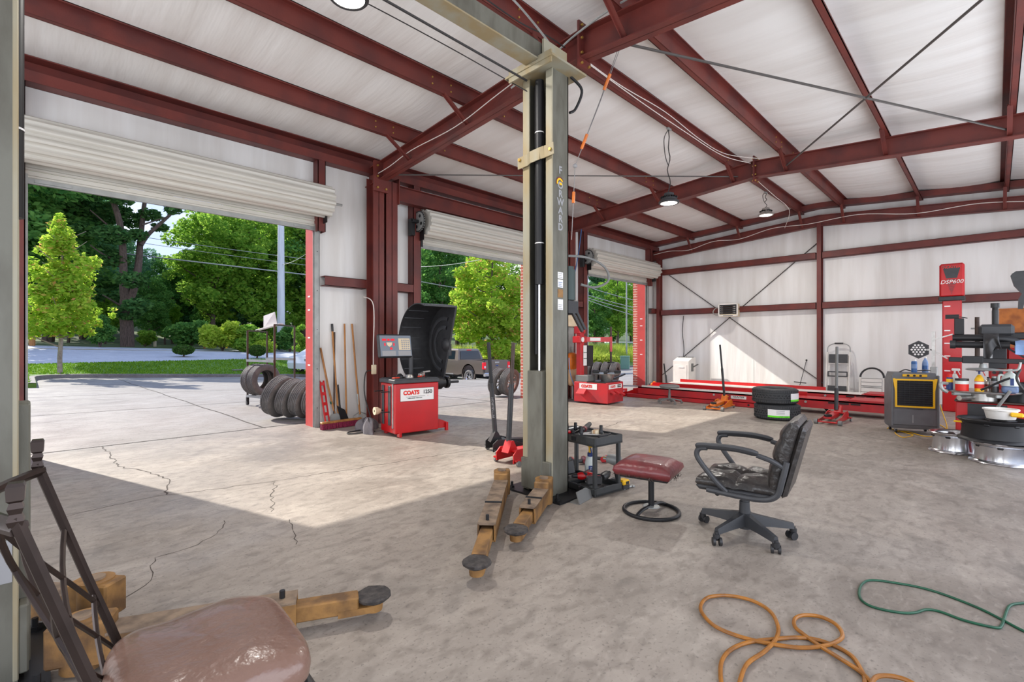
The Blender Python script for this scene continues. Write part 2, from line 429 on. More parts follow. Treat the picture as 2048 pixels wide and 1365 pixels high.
mat('crack_soft', (112, 102, 94), .9)
crack([(110, 1040), (180, 1022), (260, 1004), (333, 990), (372, 986), (440, 978), (520, 967), (600, 954), (700, 940), (820, 920), (965, 897)], .010)
crack([(205, 893), (222, 912), (230, 924), (238, 934), (283, 942), (318, 953), (340, 962), (334, 975), (333, 990)], .014)
crack([(550, 964), (552, 976), (541, 990), (550, 1006), (542, 1024)], .009)
crack([(579, 1040), (586, 1062), (592, 1090)], .006)
crack([(448, 1042), (434, 1068), (396, 1090), (310, 1116), (302, 1140), (290, 1172), (244, 1200)], .006)
crack([(1185, 863), (1228, 850), (1244, 843), (1292, 842)], .012)
crack([(1420, 850), (1500, 846)], .006)

# ---- ceiling: sagging white insulation laid over the purlins
PUR = [6.15, 4.81, 3.36, 2.50, 1.16, -.13]
edges = [YD, *PUR, YB]
mb = MB()
for a, b in zip(edges[:-1], edges[1:]):
    def fn(u, v, a=a, b=b):
        x = XN + (XE - XN) * u; y = a + (b - a) * v
        z = zpb(y) + .205 - .05 * math.sin(PI * v) ** .8 * (1 + .25 * math.sin(x * 2.3 + a * 3))
        return (x, y, z)
    mb.grid(fn, 90, 8)
mb.add([(XN, YB - .1, 4.6), (XE + .2, YB - .1, 4.6), (XE + .2, RIDGE, 4.95), (XN, RIDGE, 4.95), (XE + .2, YD + .5, 4.6), (XN, YD + .5, 4.6)], [(0, 1, 2, 3), (3, 2, 4, 5)])
ceil = tag(mb.build('ceiling', 'insul_roof', None, 60), 'low gabled ceiling of white vinyl-faced insulation over red purlins', 'ceiling', kind='structure')

def zed(y, x0, x1, h=.2, fl_=.065, t=.008):
    z = zpb(y); m = MB(); fl_ = fl_ if y > 2 else -fl_
    m.bx(x0, x1, y - t / 2, y + t / 2, z, z + h)
    m.bx(x0, x1, y, y + fl_, z, z + t); m.bx(x0, x1, y + fl_ - math.copysign(t, fl_), y + fl_, z, z + .02)
    m.bx(x0, x1, y - fl_, y, z + h - t, z + h); m.bx(x0, x1, y - fl_, y - fl_ + math.copysign(t, fl_), z + h - .02, z + h)
    return m
RAF = [4.06, 9.1]
for y in PUR:
    p = zed(y, XN, XE - .02).build('purlin', 'steel_red', ceil, 30)
    b = MB()
    for xr in RAF:
        for dx in (-.6, -.32, .32, .6):
            for dz in (.06, .14):
                b.cyl((xr + dx, y - .006, zpb(y) + dz), (xr + dx, y - .016, zpb(y) + dz), .011, n=6)
    b.build('bolt', 'bolt_brass', p, 0)['kind'] = 'stuff'
# eave struts over the door wall and the back wall
for y, s in ((YD, -1), (YB, 1)):
    m = MB(); z0 = 4.08; z1 = 4.36
    m.bx(XN, XE, y - .012, y + .012, z0, z1); m.bx(XN, XE, min(y, y + s * .17), max(y, y + s * .17), z0, z0 + .012)
    m.bx(XN, XE, min(y, y + s * .17), max(y, y + s * .17), z1 - .012, z1); m.bx(XN, XE, y + s * .17 - .006, y + s * .17 + .006, z0, z0 + .12)
    m.build('eave_strut', 'steel_red', ceil, 30)
# roof brace rods
def rodp(a, b, r=.011, m='rod', parent=ceil, name='brace_rod'):
    return MB().cyl(a, b, r, n=8).build(name, m, parent)
rodp((RAF[0], 7.0, zrb(7.0) + .1), (RAF[1], 3.3, zrb(3.3) + .12)); rodp((RAF[0], 2.7, zrb(2.7) + .1), (RAF[1], -.15, zrb(-.15) + .1), .013)
rodp((RAF[1], 2.55, zrb(2.55) + .1), (RAF[0], -.9, zrb(-.9) + .1), .013)

# ---- rafters (two tapered legs bolted at the ridge)
RLAB = ['red steel roof rafter nearest the camera, crossing above the lift post', 'red steel roof rafter further away, passing behind the hanging lamp', 'red steel end rafter along the top of the far white wall']
for i, x in enumerate(RAF + [13.5]):
    t = thing('roof_rafter', RLAB[i], 'rafter', (x, RIDGE, 0))
    w = .15 if i < 2 else .11; drop = 0 if i < 2 else .10
    for s, yend in ((1, YD - .02), (-1, YB + .02)):
        m = W(t); y0 = RIDGE
        for (za, zb, hw) in ((0, .014, w / 2), (.276 - drop * .3, .29 - drop * .3, w / 2), (0, .29 - drop * .3, .005)):
            v = []
            for y in (y0, yend):
                b = zrb(y) - drop
                v += [(x - hw, y, b + za), (x + hw, y, b + za), (x + hw, y, b + zb), (x - hw, y, b + zb)]
            m.add(v, [(0, 1, 2, 3), (4, 7, 6, 5), (0, 4, 5, 1), (1, 5, 6, 2), (2, 6, 7, 3), (3, 7, 4, 0)])
        m.build('beam', 'steel_red', t, 30)
    if i < 2:
        m = W(t); b = zrb(RIDGE); m.bx(x - .1, x + .1, RIDGE - .012, RIDGE + .012, b - .09, b + .37); pl = m.build('ridge_plate', 'steel_red', t, 30)
        k = W(t)
        for dz in (-.055, .05, .2, .33):
            for dx in (-.06, .06): k.cyl((x + dx, RIDGE - .03, b + dz), (x + dx, RIDGE + .03, b + dz), .014, n=6)
        k.build('bolt', 'bolt_brass', pl, 0)['kind'] = 'stuff'
    for y in PUR:      # flange braces from the purlins down to the rafter
        m = W(t); zb = zrb(y) - drop + .03
        dx = -.42 if i < 2 else -.34
        if i < 2 and y in (2.50, 3.36): dx = -.40
        m.bar((x + dx, y + .02, zpb(y) + .012), (x - .02, y + .02, zb), .05, .008, up=(0, 1, 0))
        m.bar((x + dx, y - .003, zpb(y) + .012), (x - .02, y - .003, zb), .008, .05, up=(0, 1, 0))
        m.build('flange_brace', 'steel_red', t, 30)
# rake channel along the end wall, above the end rafter
m = MB()
for s, yend in ((1, YD), (-1, YB)):
    v = []
    for y in (RIDGE, yend):
        b = zpb(y) + .04
        v += [(13.40, y, b), (13.62, y, b), (13.62, y, b + .12), (13.40, y, b + .12)]
    m.add(v, [(0, 1, 2, 3), (4, 7, 6, 5), (0, 4, 5, 1), (1, 5, 6, 2), (2, 6, 7, 3), (3, 7, 4, 0)])
m.build('rake_channel', 'steel_red', ceil, 30)

# ---- door wall
m = MB()
segs = [(XN, 0.02 - .04), (3.16, 5.02), (8.20, 10.02), (13.16, XE)]
for a, b in segs: m.bx(a, b, YD, YD + .26, 0, DTOP + .06)
m.bx(XN, XE, YD, YD + .26, DTOP + .06, 4.45)
wf = tag(m.build('wall_front', 'insul_wall', None, 0), 'white insulated wall with three roll-up door openings', 'wall', kind='structure')
m = MB()
for a, b in segs: m.bx((a - .04 if a > 5 else a + .07) if a > 0 else a, b + .04 if b < 13.5 else b + .3, YD + .262, YD + .41, 0, 3.3)
m.bx(XN, XE + .3, YD + .262, YD + .41, 3.3, 4.5)
def brickmat():
    mm = bpy.data.materials.new('brick'); mm.use_nodes = True; nt = mm.node_tree; b = nt.nodes['Principled BSDF']; b.inputs['Roughness'].default_value = .85
    tc = nt.nodes.new('ShaderNodeTexCoord'); sp = nt.nodes.new('ShaderNodeSeparateXYZ'); cb = nt.nodes.new('ShaderNodeCombineXYZ'); ad = nt.nodes.new('ShaderNodeMath'); ad.operation = 'ADD'
    nt.links.new(tc.outputs['Object'], sp.inputs[0]); nt.links.new(sp.outputs[0], ad.inputs[0]); nt.links.new(sp.outputs[1], ad.inputs[1])
    nt.links.new(ad.outputs[0], cb.inputs[0]); nt.links.new(sp.outputs[2], cb.inputs[1])
    bt = nt.nodes.new('ShaderNodeTexBrick'); bt.inputs['Scale'].default_value = 1; bt.inputs['Brick Width'].default_value = .2; bt.inputs['Row Height'].default_value = .075
    bt.inputs['Mortar Size'].default_value = .008; bt.inputs['Color1'].default_value = (*lin((190, 92, 74)), 1); bt.inputs['Color2'].default_value = (*lin((168, 78, 64)), 1)
    bt.inputs['Mortar'].default_value = (*lin((210, 194, 180)), 1); nt.links.new(cb.outputs[0], bt.inputs['Vector']); nt.links.new(bt.outputs[0], b.inputs['Base Color'])
    MATS['brick'] = mm
brickmat()
m.build('brick_veneer', 'brick', wf, 0, label='red brick facing on the outside of the wall')
def cgirt(m, p0, p1, out, h=.15, d=.17, t=.008):
    """channel girt between two points on the wall; out = unit vector into the room"""
    p0 = Vector(p0); p1 = Vector(p1); o = Vector(out)
    for (dz, hh) in ((0, t), (h - t, t)): m.bar(p0 + o * d / 2 + UP * (dz + hh / 2), p1 + o * d / 2 + UP * (dz + hh / 2), d, hh)
    m.bar(p0 + o * (d - t / 2) + UP * h / 2, p1 + o * (d - t / 2) + UP * h / 2, t, h)
for a, b in ((3.24, 3.93), (4.37, 4.83), (8.35, 8.98), (9.22, 9.8), (13.2, 13.5)):
    m = MB(); cgirt(m, (a, YD, 2.18), (b, YD, 2.18), (0, -1, 0)); m.build('girt', 'steel_red', wf, 30)
for a, b, z0 in ((3.13, 3.25, 3.0), (4.83, 4.99, 0), (8.23, 8.36, 0), (9.82, 9.99, 0), (13.13, 13.26, 3.0), (-.12, 0, 0)):
    m = MB(); m.bx(a, b, YD - .17, YD - .16, z0, 4.09); m.bx(a, a + .01, YD - .17, YD, z0, 4.09); m.bx(b - .01, b, YD - .17, YD, z0, 4.09)
    m.build('door_post', 'steel_red', wf, 30)
for i, (a, b) in enumerate(DOORS):
    for s, x in ((-1, a), (1, b)):
        m = MB(); m.bx(min(x, x + s * .04), max(x, x + s * .04), YD - .005, YD + .262, 0, DTOP + .05)
        j = m.build('trim_%d' % (2 * i + (1 if s < 0 else 2)), 'steel_red_bright', None, 30)
        tag(j, ['left', 'right'][s > 0] + ' red steel jamb of the ' + ['nearest', 'middle', 'farthest'][i] + ' roll-up door', 'door jamb', kind='structure')
        if s > 0:
            for z in (2.02, 1.81, 1.38, .95):
                q = MB().bx(x - .003, x, YD + .09, YD + .17, z - .012, z + .012).build('tape_mark', 'sign_white', j, 0)
# header trims
    m = MB(); m.bx(a - .04, b + .04, YD - .005, YD + .262, DTOP + .05, DTOP + .07)
    tag(m.build('trim_%d' % (7 + i), 'steel_red_bright', None, 0), 'red steel header of the ' + ['nearest', 'middle', 'farthest'][i] + ' roll-up door', 'door header', kind='structure')
DL = ['nearest roll-up door, wound onto a long ridged coil beside the lift', 'middle roll-up door with a toothed chain wheel, behind the balancer', 'farthest roll-up door with a toothed chain wheel, beside the corner']
for i, (a, b) in enumerate(DOORS):
    d = thing('door_%d' % (i + 1), DL[i], 'roll-up door', ((a + b) / 2, YD - .1, 0), kind='structure')
    cy, cz, R = YD - .235, 3.44, .225
    m = W(d); n = 96; v = []; f = []
    for xx in (a - .05, b + .16):
        for k in range(n):
            t = 2 * PI * k / n; r = R + .016 * math.tanh(3 * math.cos(13 * t))
            v.append((xx, cy + r * math.cos(t), cz + r * math.sin(t)))
    f = [(k, (k + 1) % n, n + (k + 1) % n, n + k) for k in range(n)] + [tuple(range(n)), tuple(range(n, 2 * n))]
    m.add(v, f); m.build('coil', 'door_slat', d, 50)
    zb = 3.02; zt = 3.42; ns = 4; h = (zt - zb - .06) / ns
    for k in range(ns):      # hanging slats below the coil
        m = W(d); z = zb + .06 + k * h
        prof = [(-.012, 0), (-.024, h * .12), (-.024, h * .3), (-.012, h * .42), (-.012, h * .96), (-.004, h * .96), (-.004, 0)]
        v = [(xx, YD - .03 + p, z + q) for xx in (a - .03, b + .03) for p, q in prof]; L = len(prof)
        m.add(v, [(e, (e + 1) % L, L + (e + 1) % L, L + e) for e in range(L)] + [tuple(range(L)), tuple(range(L, 2 * L))])
        m.build('slat', 'door_slat', d, 30)
    m = W(d); m.bx(a - .03, b + .03, YD - .065, YD - .025, zb, zb + .012); m.bx(a - .03, b + .03, YD - .05, YD - .03, zb, zb + .065, .004)
    m.bx(a + .05, a + .35, YD - .06, YD - .05, zb + .02, zb + .05); m.bx(b - .3, b - .05, YD - .06, YD - .05, zb + .02, zb + .05); m.build('bottom_bar', 'galv', d, 30)
    for x, s in ((a, -1), (b, 1)):
        m = W(d); m.bx(x + s * .0, x + s * .075, YD - .075, YD - .07, 0, 3.12); m.bx(x + s * .07, x + s * .078, YD - .075, YD, 0, 3.12); m.bx(x, x + s * .075, YD - .012, YD - .005, 0, 3.12)
        g = m.build('guide_track', 'galv', d, 30)
        k = W(d)
        for z in (.3, .9, 1.5, 2.1, 2.7): k.cyl((x + s * .04, YD - .076, z), (x + s * .04, YD - .08, z), .007, n=6)
        k.build('bolt', 'black_metal', g, 0)['kind'] = 'stuff'
        m = W(d); m.bx(x + s * .02, x + s * .10, YD - .16, YD - .15, 3.02, 3.24); m.bx(x + s * .09, x + s * .098, YD - .3, YD - .05, 3.12, 3.52); m.build('coil_bracket', 'black_metal', d, 30)
    m = W(d); m.cyl((b + .15, cy, cz), (b + .36, cy, cz), .02, n=10); m.cyl((b + .19, cy, cz), (b + .22, cy, cz), .045, n=8); m.build('axle', 'galv', d)
    if i:
        m = W(d); R2 = .17; n = 26; pts = []
        for k in range(n * 4):
            t = 2 * PI * k / (n * 4); r = R2 + (.016 if k % 4 in (0, 1) else 0); pts.append((r * math.cos(t), r * math.sin(t)))
        hole = []
        m.prism(pts, 0, .018, frame((a - .17, cy, cz), (0, 1, 0), (0, 0, 1)))
        sp = m.build('chain_wheel', 'galv', d, 30)
        m = W(d); m.tube([(a - .161, cy + (R2 + .004) * math.cos(t * 2 * PI / 40), cz + (R2 + .004) * math.sin(t * 2 * PI / 40)) for t in range(40)], .013, 6, True); m.build('chain', 'black_metal', sp)
        m = W(d)
        for t in range(4): m.cyl((a - .175, cy + .1 * math.cos(t * PI / 2 + .5), cz + .1 * math.sin(t * PI / 2 + .5)), (a - .172, cy + .1 * math.cos(t * PI / 2 + .5), cz + .1 * math.sin(t * PI / 2 + .5)), .03, n=14)
        m.build('wheel_hole', 'ink_black', sp)
        m = W(d); m.cyl((a - .05, cy, cz), (a - .3, cy, cz), .018, n=10); m.bx(a - .3, a - .16, cy - .02, cy + .1, cz - .03, cz + .02); m.bx(a - .28, a - .2, cy + .04, cy + .16, cz - .25, cz + .05, .01); m.build('wheel_mount', 'black_metal', d, 30)

# ---- end wall
m = MB(); m.bx(XE, XE + .2, YB - .2, YD + .4, 0, 4.7)
we = tag(m.build('wall_end', 'insul_wall', None, 0), 'far white insulated wall with red girts and cross bracing', 'wall', kind='structure')
for z in (2.12, 3.33):
    for a, b in ((7.12, 3.08), (2.94, YB)):
        mm = MB(); cgirt(mm, (XE, a, z), (XE, b, z), (-1, 0, 0), h=.155); mm.build('girt', 'steel_red', we, 30)
for y, zt in ((3.0, 4.25), (7.2, 3.85)):
    mm = MB(); mm.bx(XE - .21, XE - .2, y - .045, y + .045, 0, zt); mm.bx(XE - .01, XE, y - .045, y + .045, 0, zt); mm.bx(XE - .2, XE - .01, y - .006, y + .006, 0, zt)
    mm.build('wall_post', 'steel_red', we, 30)
rodp((XE - .03, 7.05, 3.42), (XE - .03, 2.95, .32), .012, parent=we); rodp((XE - .03, 7.15, .32), (XE - .03, 3.05, 3.75), .012, parent=we)
# seams in the wall vinyl
for y in (6.0, 4.55, 1.75, .7):
    MB().bx(XE - .004, XE, y - .006, y + .006, 0, 4.1).build('vinyl_seam', 'insul_wall', we, 0)
# ---- unseen back wall and near end; their openings are added to admit light
m = MB(); m.bx(XN, XE, YB - .25, YB - .05, 3.25, 4.6)
for a, b in ((XN, XN + .6), (12.2, XE)): m.bx(a, b, YB - .25, YB - .05, 0, 3.25)
tag(m.build('wall_back', 'insul_wall', None, 0), 'white back wall behind the camera, with openings added to let light in', 'wall', kind='structure')
m = MB(); m.bx(XN - .2, XN, YB, YD, 3.45, 4.6); m.bx(XN - .2, XN, YB, -.2, 0, 3.45); m.bx(XN - .2, XN, 6.6, YD, 0, 3.45)
tag(m.build('wall_near', 'insul_wall', None, 0), 'white end wall behind the camera, with an opening added to let light in', 'wall', kind='structure')

# ---- columns
def hcol(x0, x1, y0, y1, z0, z1, lab, t=.012):
    c = thing('steel_column', lab, 'column', ((x0 + x1) / 2, (y0 + y1) / 2, 0)); m = W(c)
    m.bx(x0, x1, y0, y0 + t, z0, z1); m.bx(x0, x1, y1 - t, y1, z0, z1); m.bx((x0 + x1) / 2 - .005, (x0 + x1) / 2 + .005, y0, y1, z0, z1)
    m.build('shaft', 'steel_red', c, 30)
    m = W(c); m.bx(x0 - .02, x1 + .02, y0 - .03, y1, 0, .018); m.build('base_plate', 'steel_red', c, 30); return c
c1 = hcol(3.93, 4.12, 7.04, 7.27, 0, 3.98, 'left of two red steel columns standing behind the wheel balancer')
m = W(c1); m.bx(3.90, 4.15, 6.96, 7.0, 3.72, 4.2); pl = m.build('end_plate', 'steel_red', c1, 30); k = W(c1)
for z in (3.77, 3.95, 4.12):
    for x in (3.95, 4.1): k.cyl((x, 6.955, z), (x, 6.93, z), .016, n=6)
k.build('bolt', 'bolt_brass', pl, 0)['kind'] = 'stuff'
c2 = hcol(4.16, 4.37, 7.04, 7.27, 0, 3.95, 'right of two red steel columns standing behind the wheel balancer')
m = W(c2); m.bx(4.372, 4.39, 7.0, 7.28, 3.6, 4.02); m.build('end_plate', 'steel_red', c2, 30)
hcol(9.0, 9.2, 7.04, 7.27, 0, 3.92, 'red steel column beyond the lift post, carrying a beige box')
hcol(8.74, 8.95, 7.04, 7.27, 0, 3.90, 'red steel column hidden behind the lift post')
pb = thing('portal_beam', 'red steel beam bolted between the columns above the middle door', 'beam', (4.39, 7.15, 3.68))
m = W(pb); m.bx(4.39, 8.74, 7.08, 7.23, 3.68, 3.692); m.bx(4.39, 8.74, 7.08, 7.23, 3.93, 3.942); m.bx(4.39, 8.74, 7.15, 7.16, 3.68, 3.94); m.build('beam', 'steel_red', pb, 30)

# ---- high-bay lamps
def lamp(x, y, z, top, lab, power, loops=False):
    t = thing('high_bay_lamp', lab, 'lamp', (x, y, z), group='round high bay lamps hung from the ridge purlin')
    MB().lathe([(0, 0.012), (.12, .012), (.12, .006), (0, .006)], 28).build('lens', 'lamp_glow', t)
    MB().lathe([(.12, 0), (.14, 0), (.15, .012), (.145, .03), (.115, .05), (.11, .075), (.075, .10), (.07, .15), (.03, .165), (0, .165)], 32).build('housing', 'dark_plastic' if not loops else 'alu', t)
    m = MB()
    for k in range(20):
        a = 2 * PI * k / 20; m.bar((.07 * math.cos(a), .07 * math.sin(a), .09), (.115 * math.cos(a), .115 * math.sin(a), .07), .006, .05)
    m.build('heat_fin', 'black_metal', t, 0)
    m = MB(); m.tube([(.02 * math.sin(i * .9), .015 * math.cos(i * 1.3), .16 + (top - z - .16) * i / 14) for i in range(15)], .007, 6)
    m.tube(smoothpath([(0, 0, top - z), (-.09, .03, (top - z) * .85), (-.07, .02, (top - z) * .62), (-.01, 0, (top - z) * .5)], 6), .006, 6)
    m.build('cord', 'wire_dark', t)
    m = MB(); m.bx(-.05, .05, -.02, .02, top - z - .02, top - z + .03, .004); m.build('hook_plate', 'galv', t)
    d = bpy.data.lights.new('high_bay_light', 'AREA'); d.shape = 'DISK'; d.size = .17; d.energy = power; d.color = (1, .96, .9)
    o = bpy.data.objects.new('high_bay_light', d); COL.objects.link(o); o.location = (x, y, z - .004); return t
lamp(1.70, 3.42, 3.87, zpb(3.42), 'round high bay lamp cut off by the top edge of the picture', 60)
lamp(6.72, 3.42, 3.36, zpb(3.42), 'black round high bay lamp hanging on the longest cord, over the rafter', 60)
lamp(11.0, 3.42, 3.98, zpb(3.42), 'round high bay lamp with silver housing hanging nearest the far wall', 60, True)

# ---- wires along the steel
def wire(lab, pts, r=.006, m='wire_white', name='electric_wire'):
    o = MB().tube(smoothpath(pts, 6), r, 6).build(name, m, None)
    return tag(o, lab, 'wire')
P3 = 3.36
wire('white wire looping along the ridge purlin towards the far rafter', [(4.2, P3 - .03, 4.56), (5.2, P3 - .04, 4.52), (6.4, P3 - .04, 4.58), (7.6, P3 - .04, 4.53), (8.6, P3 - .05, 4.58), (9.0, 2.9, 4.5)])
wire('second white wire drooping below the first along the ridge purlin', [(4.2, P3 - .05, 4.52), (5.6, P3 - .05, 4.48), (7.0, P3 - .06, 4.47), (8.4, P3 - .06, 4.5), (9.0, 3.05, 4.46)])
wire('white wire sagging along the end rafter above the far wall', [(13.38, 7.3, 3.95)] + [(13.38, y, zrb(y) + (-.02 if k % 2 else .07)) for k, y in enumerate((6.8, 6.2, 5.5, 4.8, 4.0, 3.2, 2.2, 1.2, .2, -.8))], .008)
wire('thin white wire drooping beside the lamp nearest the far wall', [(9.2, 3.1, 4.42), (10.2, P3 - .04, 4.5), (11.2, P3 - .04, 4.42), (12.2, 3.3, 4.3), (13.3, 3.7, 4.15)])
wire('white wire stapled to the near rafter by the column', [(3.97, 7.0, 4.0), (3.96, 6.6, 4.02), (3.96, 6.0, 4.10), (3.96, 5.0, 4.12), (3.96, 4.2, 4.25), (3.96, 3.3, 4.4)])
wire('dark dashed wire strung across the ceiling to the lift post', [(1.55, 3.75, 4.15), (2.1, 3.6, 4.05), (2.6, 3.35, 3.86), (2.95, 3.05, 3.62), (3.1, 2.9, 3.5)], .005, 'wire_dark')
wire('dark slack cable hanging under the ridge purlin', [(2.2, 3.35, 4.45), (2.7, 3.2, 4.35), (3.2, 3.1, 4.25), (3.6, 3.1, 4.3), (4.0, 3.2, 4.4)], .007, 'wire_dark')
wire('grey conduit curving down from the ceiling to the lift post', [(3.1, 3.3, 4.65), (3.3, 3.2, 4.5), (3.45, 2.95, 4.1), (3.42, 2.75, 3.75), (3.35, 2.7, 3.6)], .011, 'galv', 'conduit')
wire('pair of grey conduits running up along the near rafter', [(3.9, 3.9, 4.2), (3.94, 3.4, 4.32), (3.95, 3.0, 4.44), (3.95, 2.4, 4.5), (3.95, 1.6, 4.46)], .011, 'galv', 'conduit')
wire('grey wire and box cord running down the left red column', [(3.9, 7.3, 2.05), (3.915, 7.02, 1.9), (3.915, 7.02, 1.2), (3.915, 7.02, .85)], .008)
wire('black power cord dropping from the outlet to the floor behind the balancer', [(3.86, 7.0, .86), (3.74, 6.95, .82), (3.70, 6.9, .5), (3.76, 6.8, .1), (3.7, 6.7, .012), (3.3, 6.6, .012), (3.25, 6.45, .012), (3.6, 6.4, .012)], .009, 'wire_dark', 'extension_lead')
o = tag(MB().bx(3.88, 3.95, 6.98, 7.03, .80, .95, .006).build('outlet_box', 'cream', None), 'small beige outlet box on the left red column', 'outlet')
# strap with orange sleeves
st = thing('hanging_strap', 'grey strap with orange sleeves tied up beside the lift post', 'strap', (4.0, 2.75, 4.2))
A = atX(1250, 70, 4.15); B = atX(1150, 332, 4.15); C_ = atX(1136, 335, 4.15); D_ = atX(1143, 480, 4.15)
def seg(a, b, t0, t1): return a + (b - a) * t0, a + (b - a) * t1
m = W(st); m.tube([A, A + (B - A) * .5 + Vector((0, 0, -.02)), B], .011, 6, flat=.3); m.tube([A + Vector((0, .03, 0)), A + (B - A) * .45, B], .009, 6, flat=.3); m.tube([B, B + (D_ - B) * .5, D_], .012, 6, flat=.3); m.build('webbing', 'ink_grey', st)
for (a, b, t0, t1) in ((A, B, .28, .40), (A, B, .74, .86), (B, D_, .35, .5)):
    p, q = seg(a, b, t0, t1); W(st).cyl(p, q, .016, n=8).build('sleeve', 'orange_paint', st)
W(st).sph(B, .025, 8, 6).build('knot', 'ink_grey', st)

# ================================================================== TWO-POST LIFT
lift = thing('two_post_lift', 'grey two-post car lift with rusty yellow swing arms in the foreground', 'car lift', (1.54, 2.8, 0))
def lift_post(xf, s):
    """xf = front face x, s = direction from the front face to the back of the post"""
    m = W(lift); a, b = 2.62, 2.95; xb = xf + s * .22; t = .012
    m.bx(xf, xb, a, a + t, .015, 3.62); m.bx(xf, xb, b - t, b, .015, 3.62); m.bx(xb - s * t, xb, a, b, .015, 3.62)
    p = m.build('post', 'lift_grey', lift, 30)
    for y0, y1 in ((a - .004, a + .068), (b - .074, b + .004)):
        W(lift).bx(xf - .002 * s, xf + s * .014, y0, y1, .02, 3.6, .004).build('post_lip', 'lift_cream', p, 30)
    m = W(lift); m.bx(xf - s * .09, xb + s * .05, 2.46, 3.1, 0, .016); bp = m.build('base_plate', 'black_metal', lift, 30)
    m = W(lift)
    for x in (xb + s * .025, xf - s * .05):
        for y in (2.52, 3.04): m.cyl((x, y, .016), (x, y, .07), .012, n=8); m.cyl((x, y, .016), (x, y, .035), .024, n=6)
    m.build('anchor_bolt', 'black_metal', bp, 30)['kind'] = 'stuff'
    xc = xf + s * .02
    W(lift).cyl((xc, 2.775, 1.80), (xc, 2.775, 3.55), .038, n=20).build('hydraulic_cylinder', 'black_metal', lift)
    W(lift).cyl((xc + s * .05, 2.85, 1.2), (xc + s * .05, 2.85, 3.55), .022, n=12).build('hydraulic_pipe', 'black_metal', lift)
    W(lift).cyl((xc, 2.775, .95), (xc, 2.775, 1.80), .013, n=12).build('cylinder_rod', 'chrome', lift)
    for z in (2.15, 3.1): W(lift).cyl((xc, 2.775, z), (xc, 2.775, z + .008), .0395, n=20).build('cable_tie', 'sign_white', lift)
    m = W(lift); m.bx(xf - s * .035, xf + s * .17, 2.70, 2.87, .04, 1.06, .006); m.bx(xf - s * .03, xf + s * .0, 2.62, 2.95, .04, .3, .006); m.build('carriage', 'lift_grey', lift, 30)
    return p
pr = lift_post(3.10, 1); plft = lift_post(-.02, -1)
# clamp band, head and cross beam
m = W(lift); pts = [(3.075, 2.58), (3.075, 2.68), (3.06, 2.72), (3.06, 2.83), (3.075, 2.87), (3.075, 2.99)]
for i in range(len(pts) - 1): m.bar((*pts[i], 2.91 - .006 * i), (*pts[i + 1], 2.91 - .006 * (i + 1)), .008, .1)
m.build('cylinder_clamp', 'lift_cream', lift, 30)
for y in (2.61, 2.96): W(lift).cyl((3.07, y, 2.905), (3.055, y, 2.905), .014, n=6).build('clamp_bolt', 'bolt_brass', lift, 0)
m = W(lift); m.bx(2.96, 3.42, 2.50, 3.04, 3.60, 3.618); m.bx(2.97, 2.985, 2.52, 3.0, 3.56, 3.66); m.bx(3.0, 3.3, 2.62, 2.64, 3.618, 3.80); m.bx(3.05, 3.25, 2.55, 2.63, 3.62, 3.66); m.build('head_plate', 'lift_cream', lift, 30)
m = W(lift); m.bx(-.4, -.02 + .1, 2.5, 3.04, 3.60, 3.618); m.build('head_plate', 'lift_cream', lift, 30)
m = W(lift); m.bx(-.2, 3.1, 2.66, 2.672, 3.64, 3.78); m.bx(-.2, 3.1, 2.778, 2.79, 3.64, 3.78); cb = m.build('cross_beam', 'lift_grey', lift, 30)
W(lift).bx(-.2, 3.1, 2.655, 2.795, 3.63, 3.642).build('cross_beam_sole', 'lift_cream', cb, 30)
m = W(lift); m.tube(smoothpath([(0, 2.72, 3.82), (.8, 2.70, 3.80), (1.7, 2.69, 3.86), (2.3, 2.70, 3.79), (3.0, 2.7, 3.8)], 8), .018, 8); m.build('hydraulic_hose', 'black_metal', lift)
W(lift).cyl((-.1, 2.86, 3.58), (3.05, 2.86, 3.56), .009, n=8).build('sync_cable', 'wire_dark', lift)
m = W(lift); m.tube(smoothpath([(3.33, 2.60, 3.6), (3.42, 2.55, 3.5), (3.40, 2.6, 3.35), (3.34, 2.62, 3.3)], 6), .012, 8); m.build('hydraulic_hose', 'black_metal', lift)
# lettering down the side of the right post: faces -Y
FY = 2.62 - .002
def post_text(ch, z, size, m='ink_grey'): return text('letter', ch, size, m, pr.parent, LM(lift) @ frame((3.21, FY, z), (1, 0, 0), (0, 0, 1)), offset=.003)
post_text('F', 2.765, .088)
for k, ch in enumerate('ORWARD'): post_text(ch, 2.636 - k * .071, .082)
EM = frame((3.205, FY, 2.655), (1, 0, 0), (0, 0, 1))
W(lift).lathe([(.028, 0), (.044, 0), (.044, .001), (.028, .001)], 18, EM, a0=.5, a1=PI + .3).build('emblem_arc', 'yellow', lift, 0)
W(lift).lathe([(.048, 0), (.054, 0), (.054, .001), (.048, .001)], 18, EM, a0=.6, a1=PI + .4).build('emblem_arc', 'seat_maroon', lift, 0)
W(lift).lathe([(.0, 0), (.02, 0), (.02, .001), (.0, .001)], 12, EM @ T(.01, -.012, 0), a0=0, a1=PI).build('emblem_dot', 'yellow', lift, 0)
for z0, z1, mm in ((1.845, 1.90, 'sign_white'), (1.77, 1.837, 'sign_white'), (1.685, 1.755, 'lift_arm'), (1.58, 1.67, 'sign_white')):
    st_ = W(lift).bx(3.175, 3.245, FY - .0005, FY + .001, z0, z1).build('sticker', mm, lift, 0)
    if mm == 'sign_white':
        q = W(lift)
        for k in range(3): q.bx(3.185, 3.235 - .012 * (k % 2), FY - .0012, FY, z0 + .010 + k * .015, z0 + .015 + k * .015)
        q.build('print_line', 'ink_grey' if z0 != 1.77 else 'bottle_blue', st_, 0)['kind'] = 'stuff'
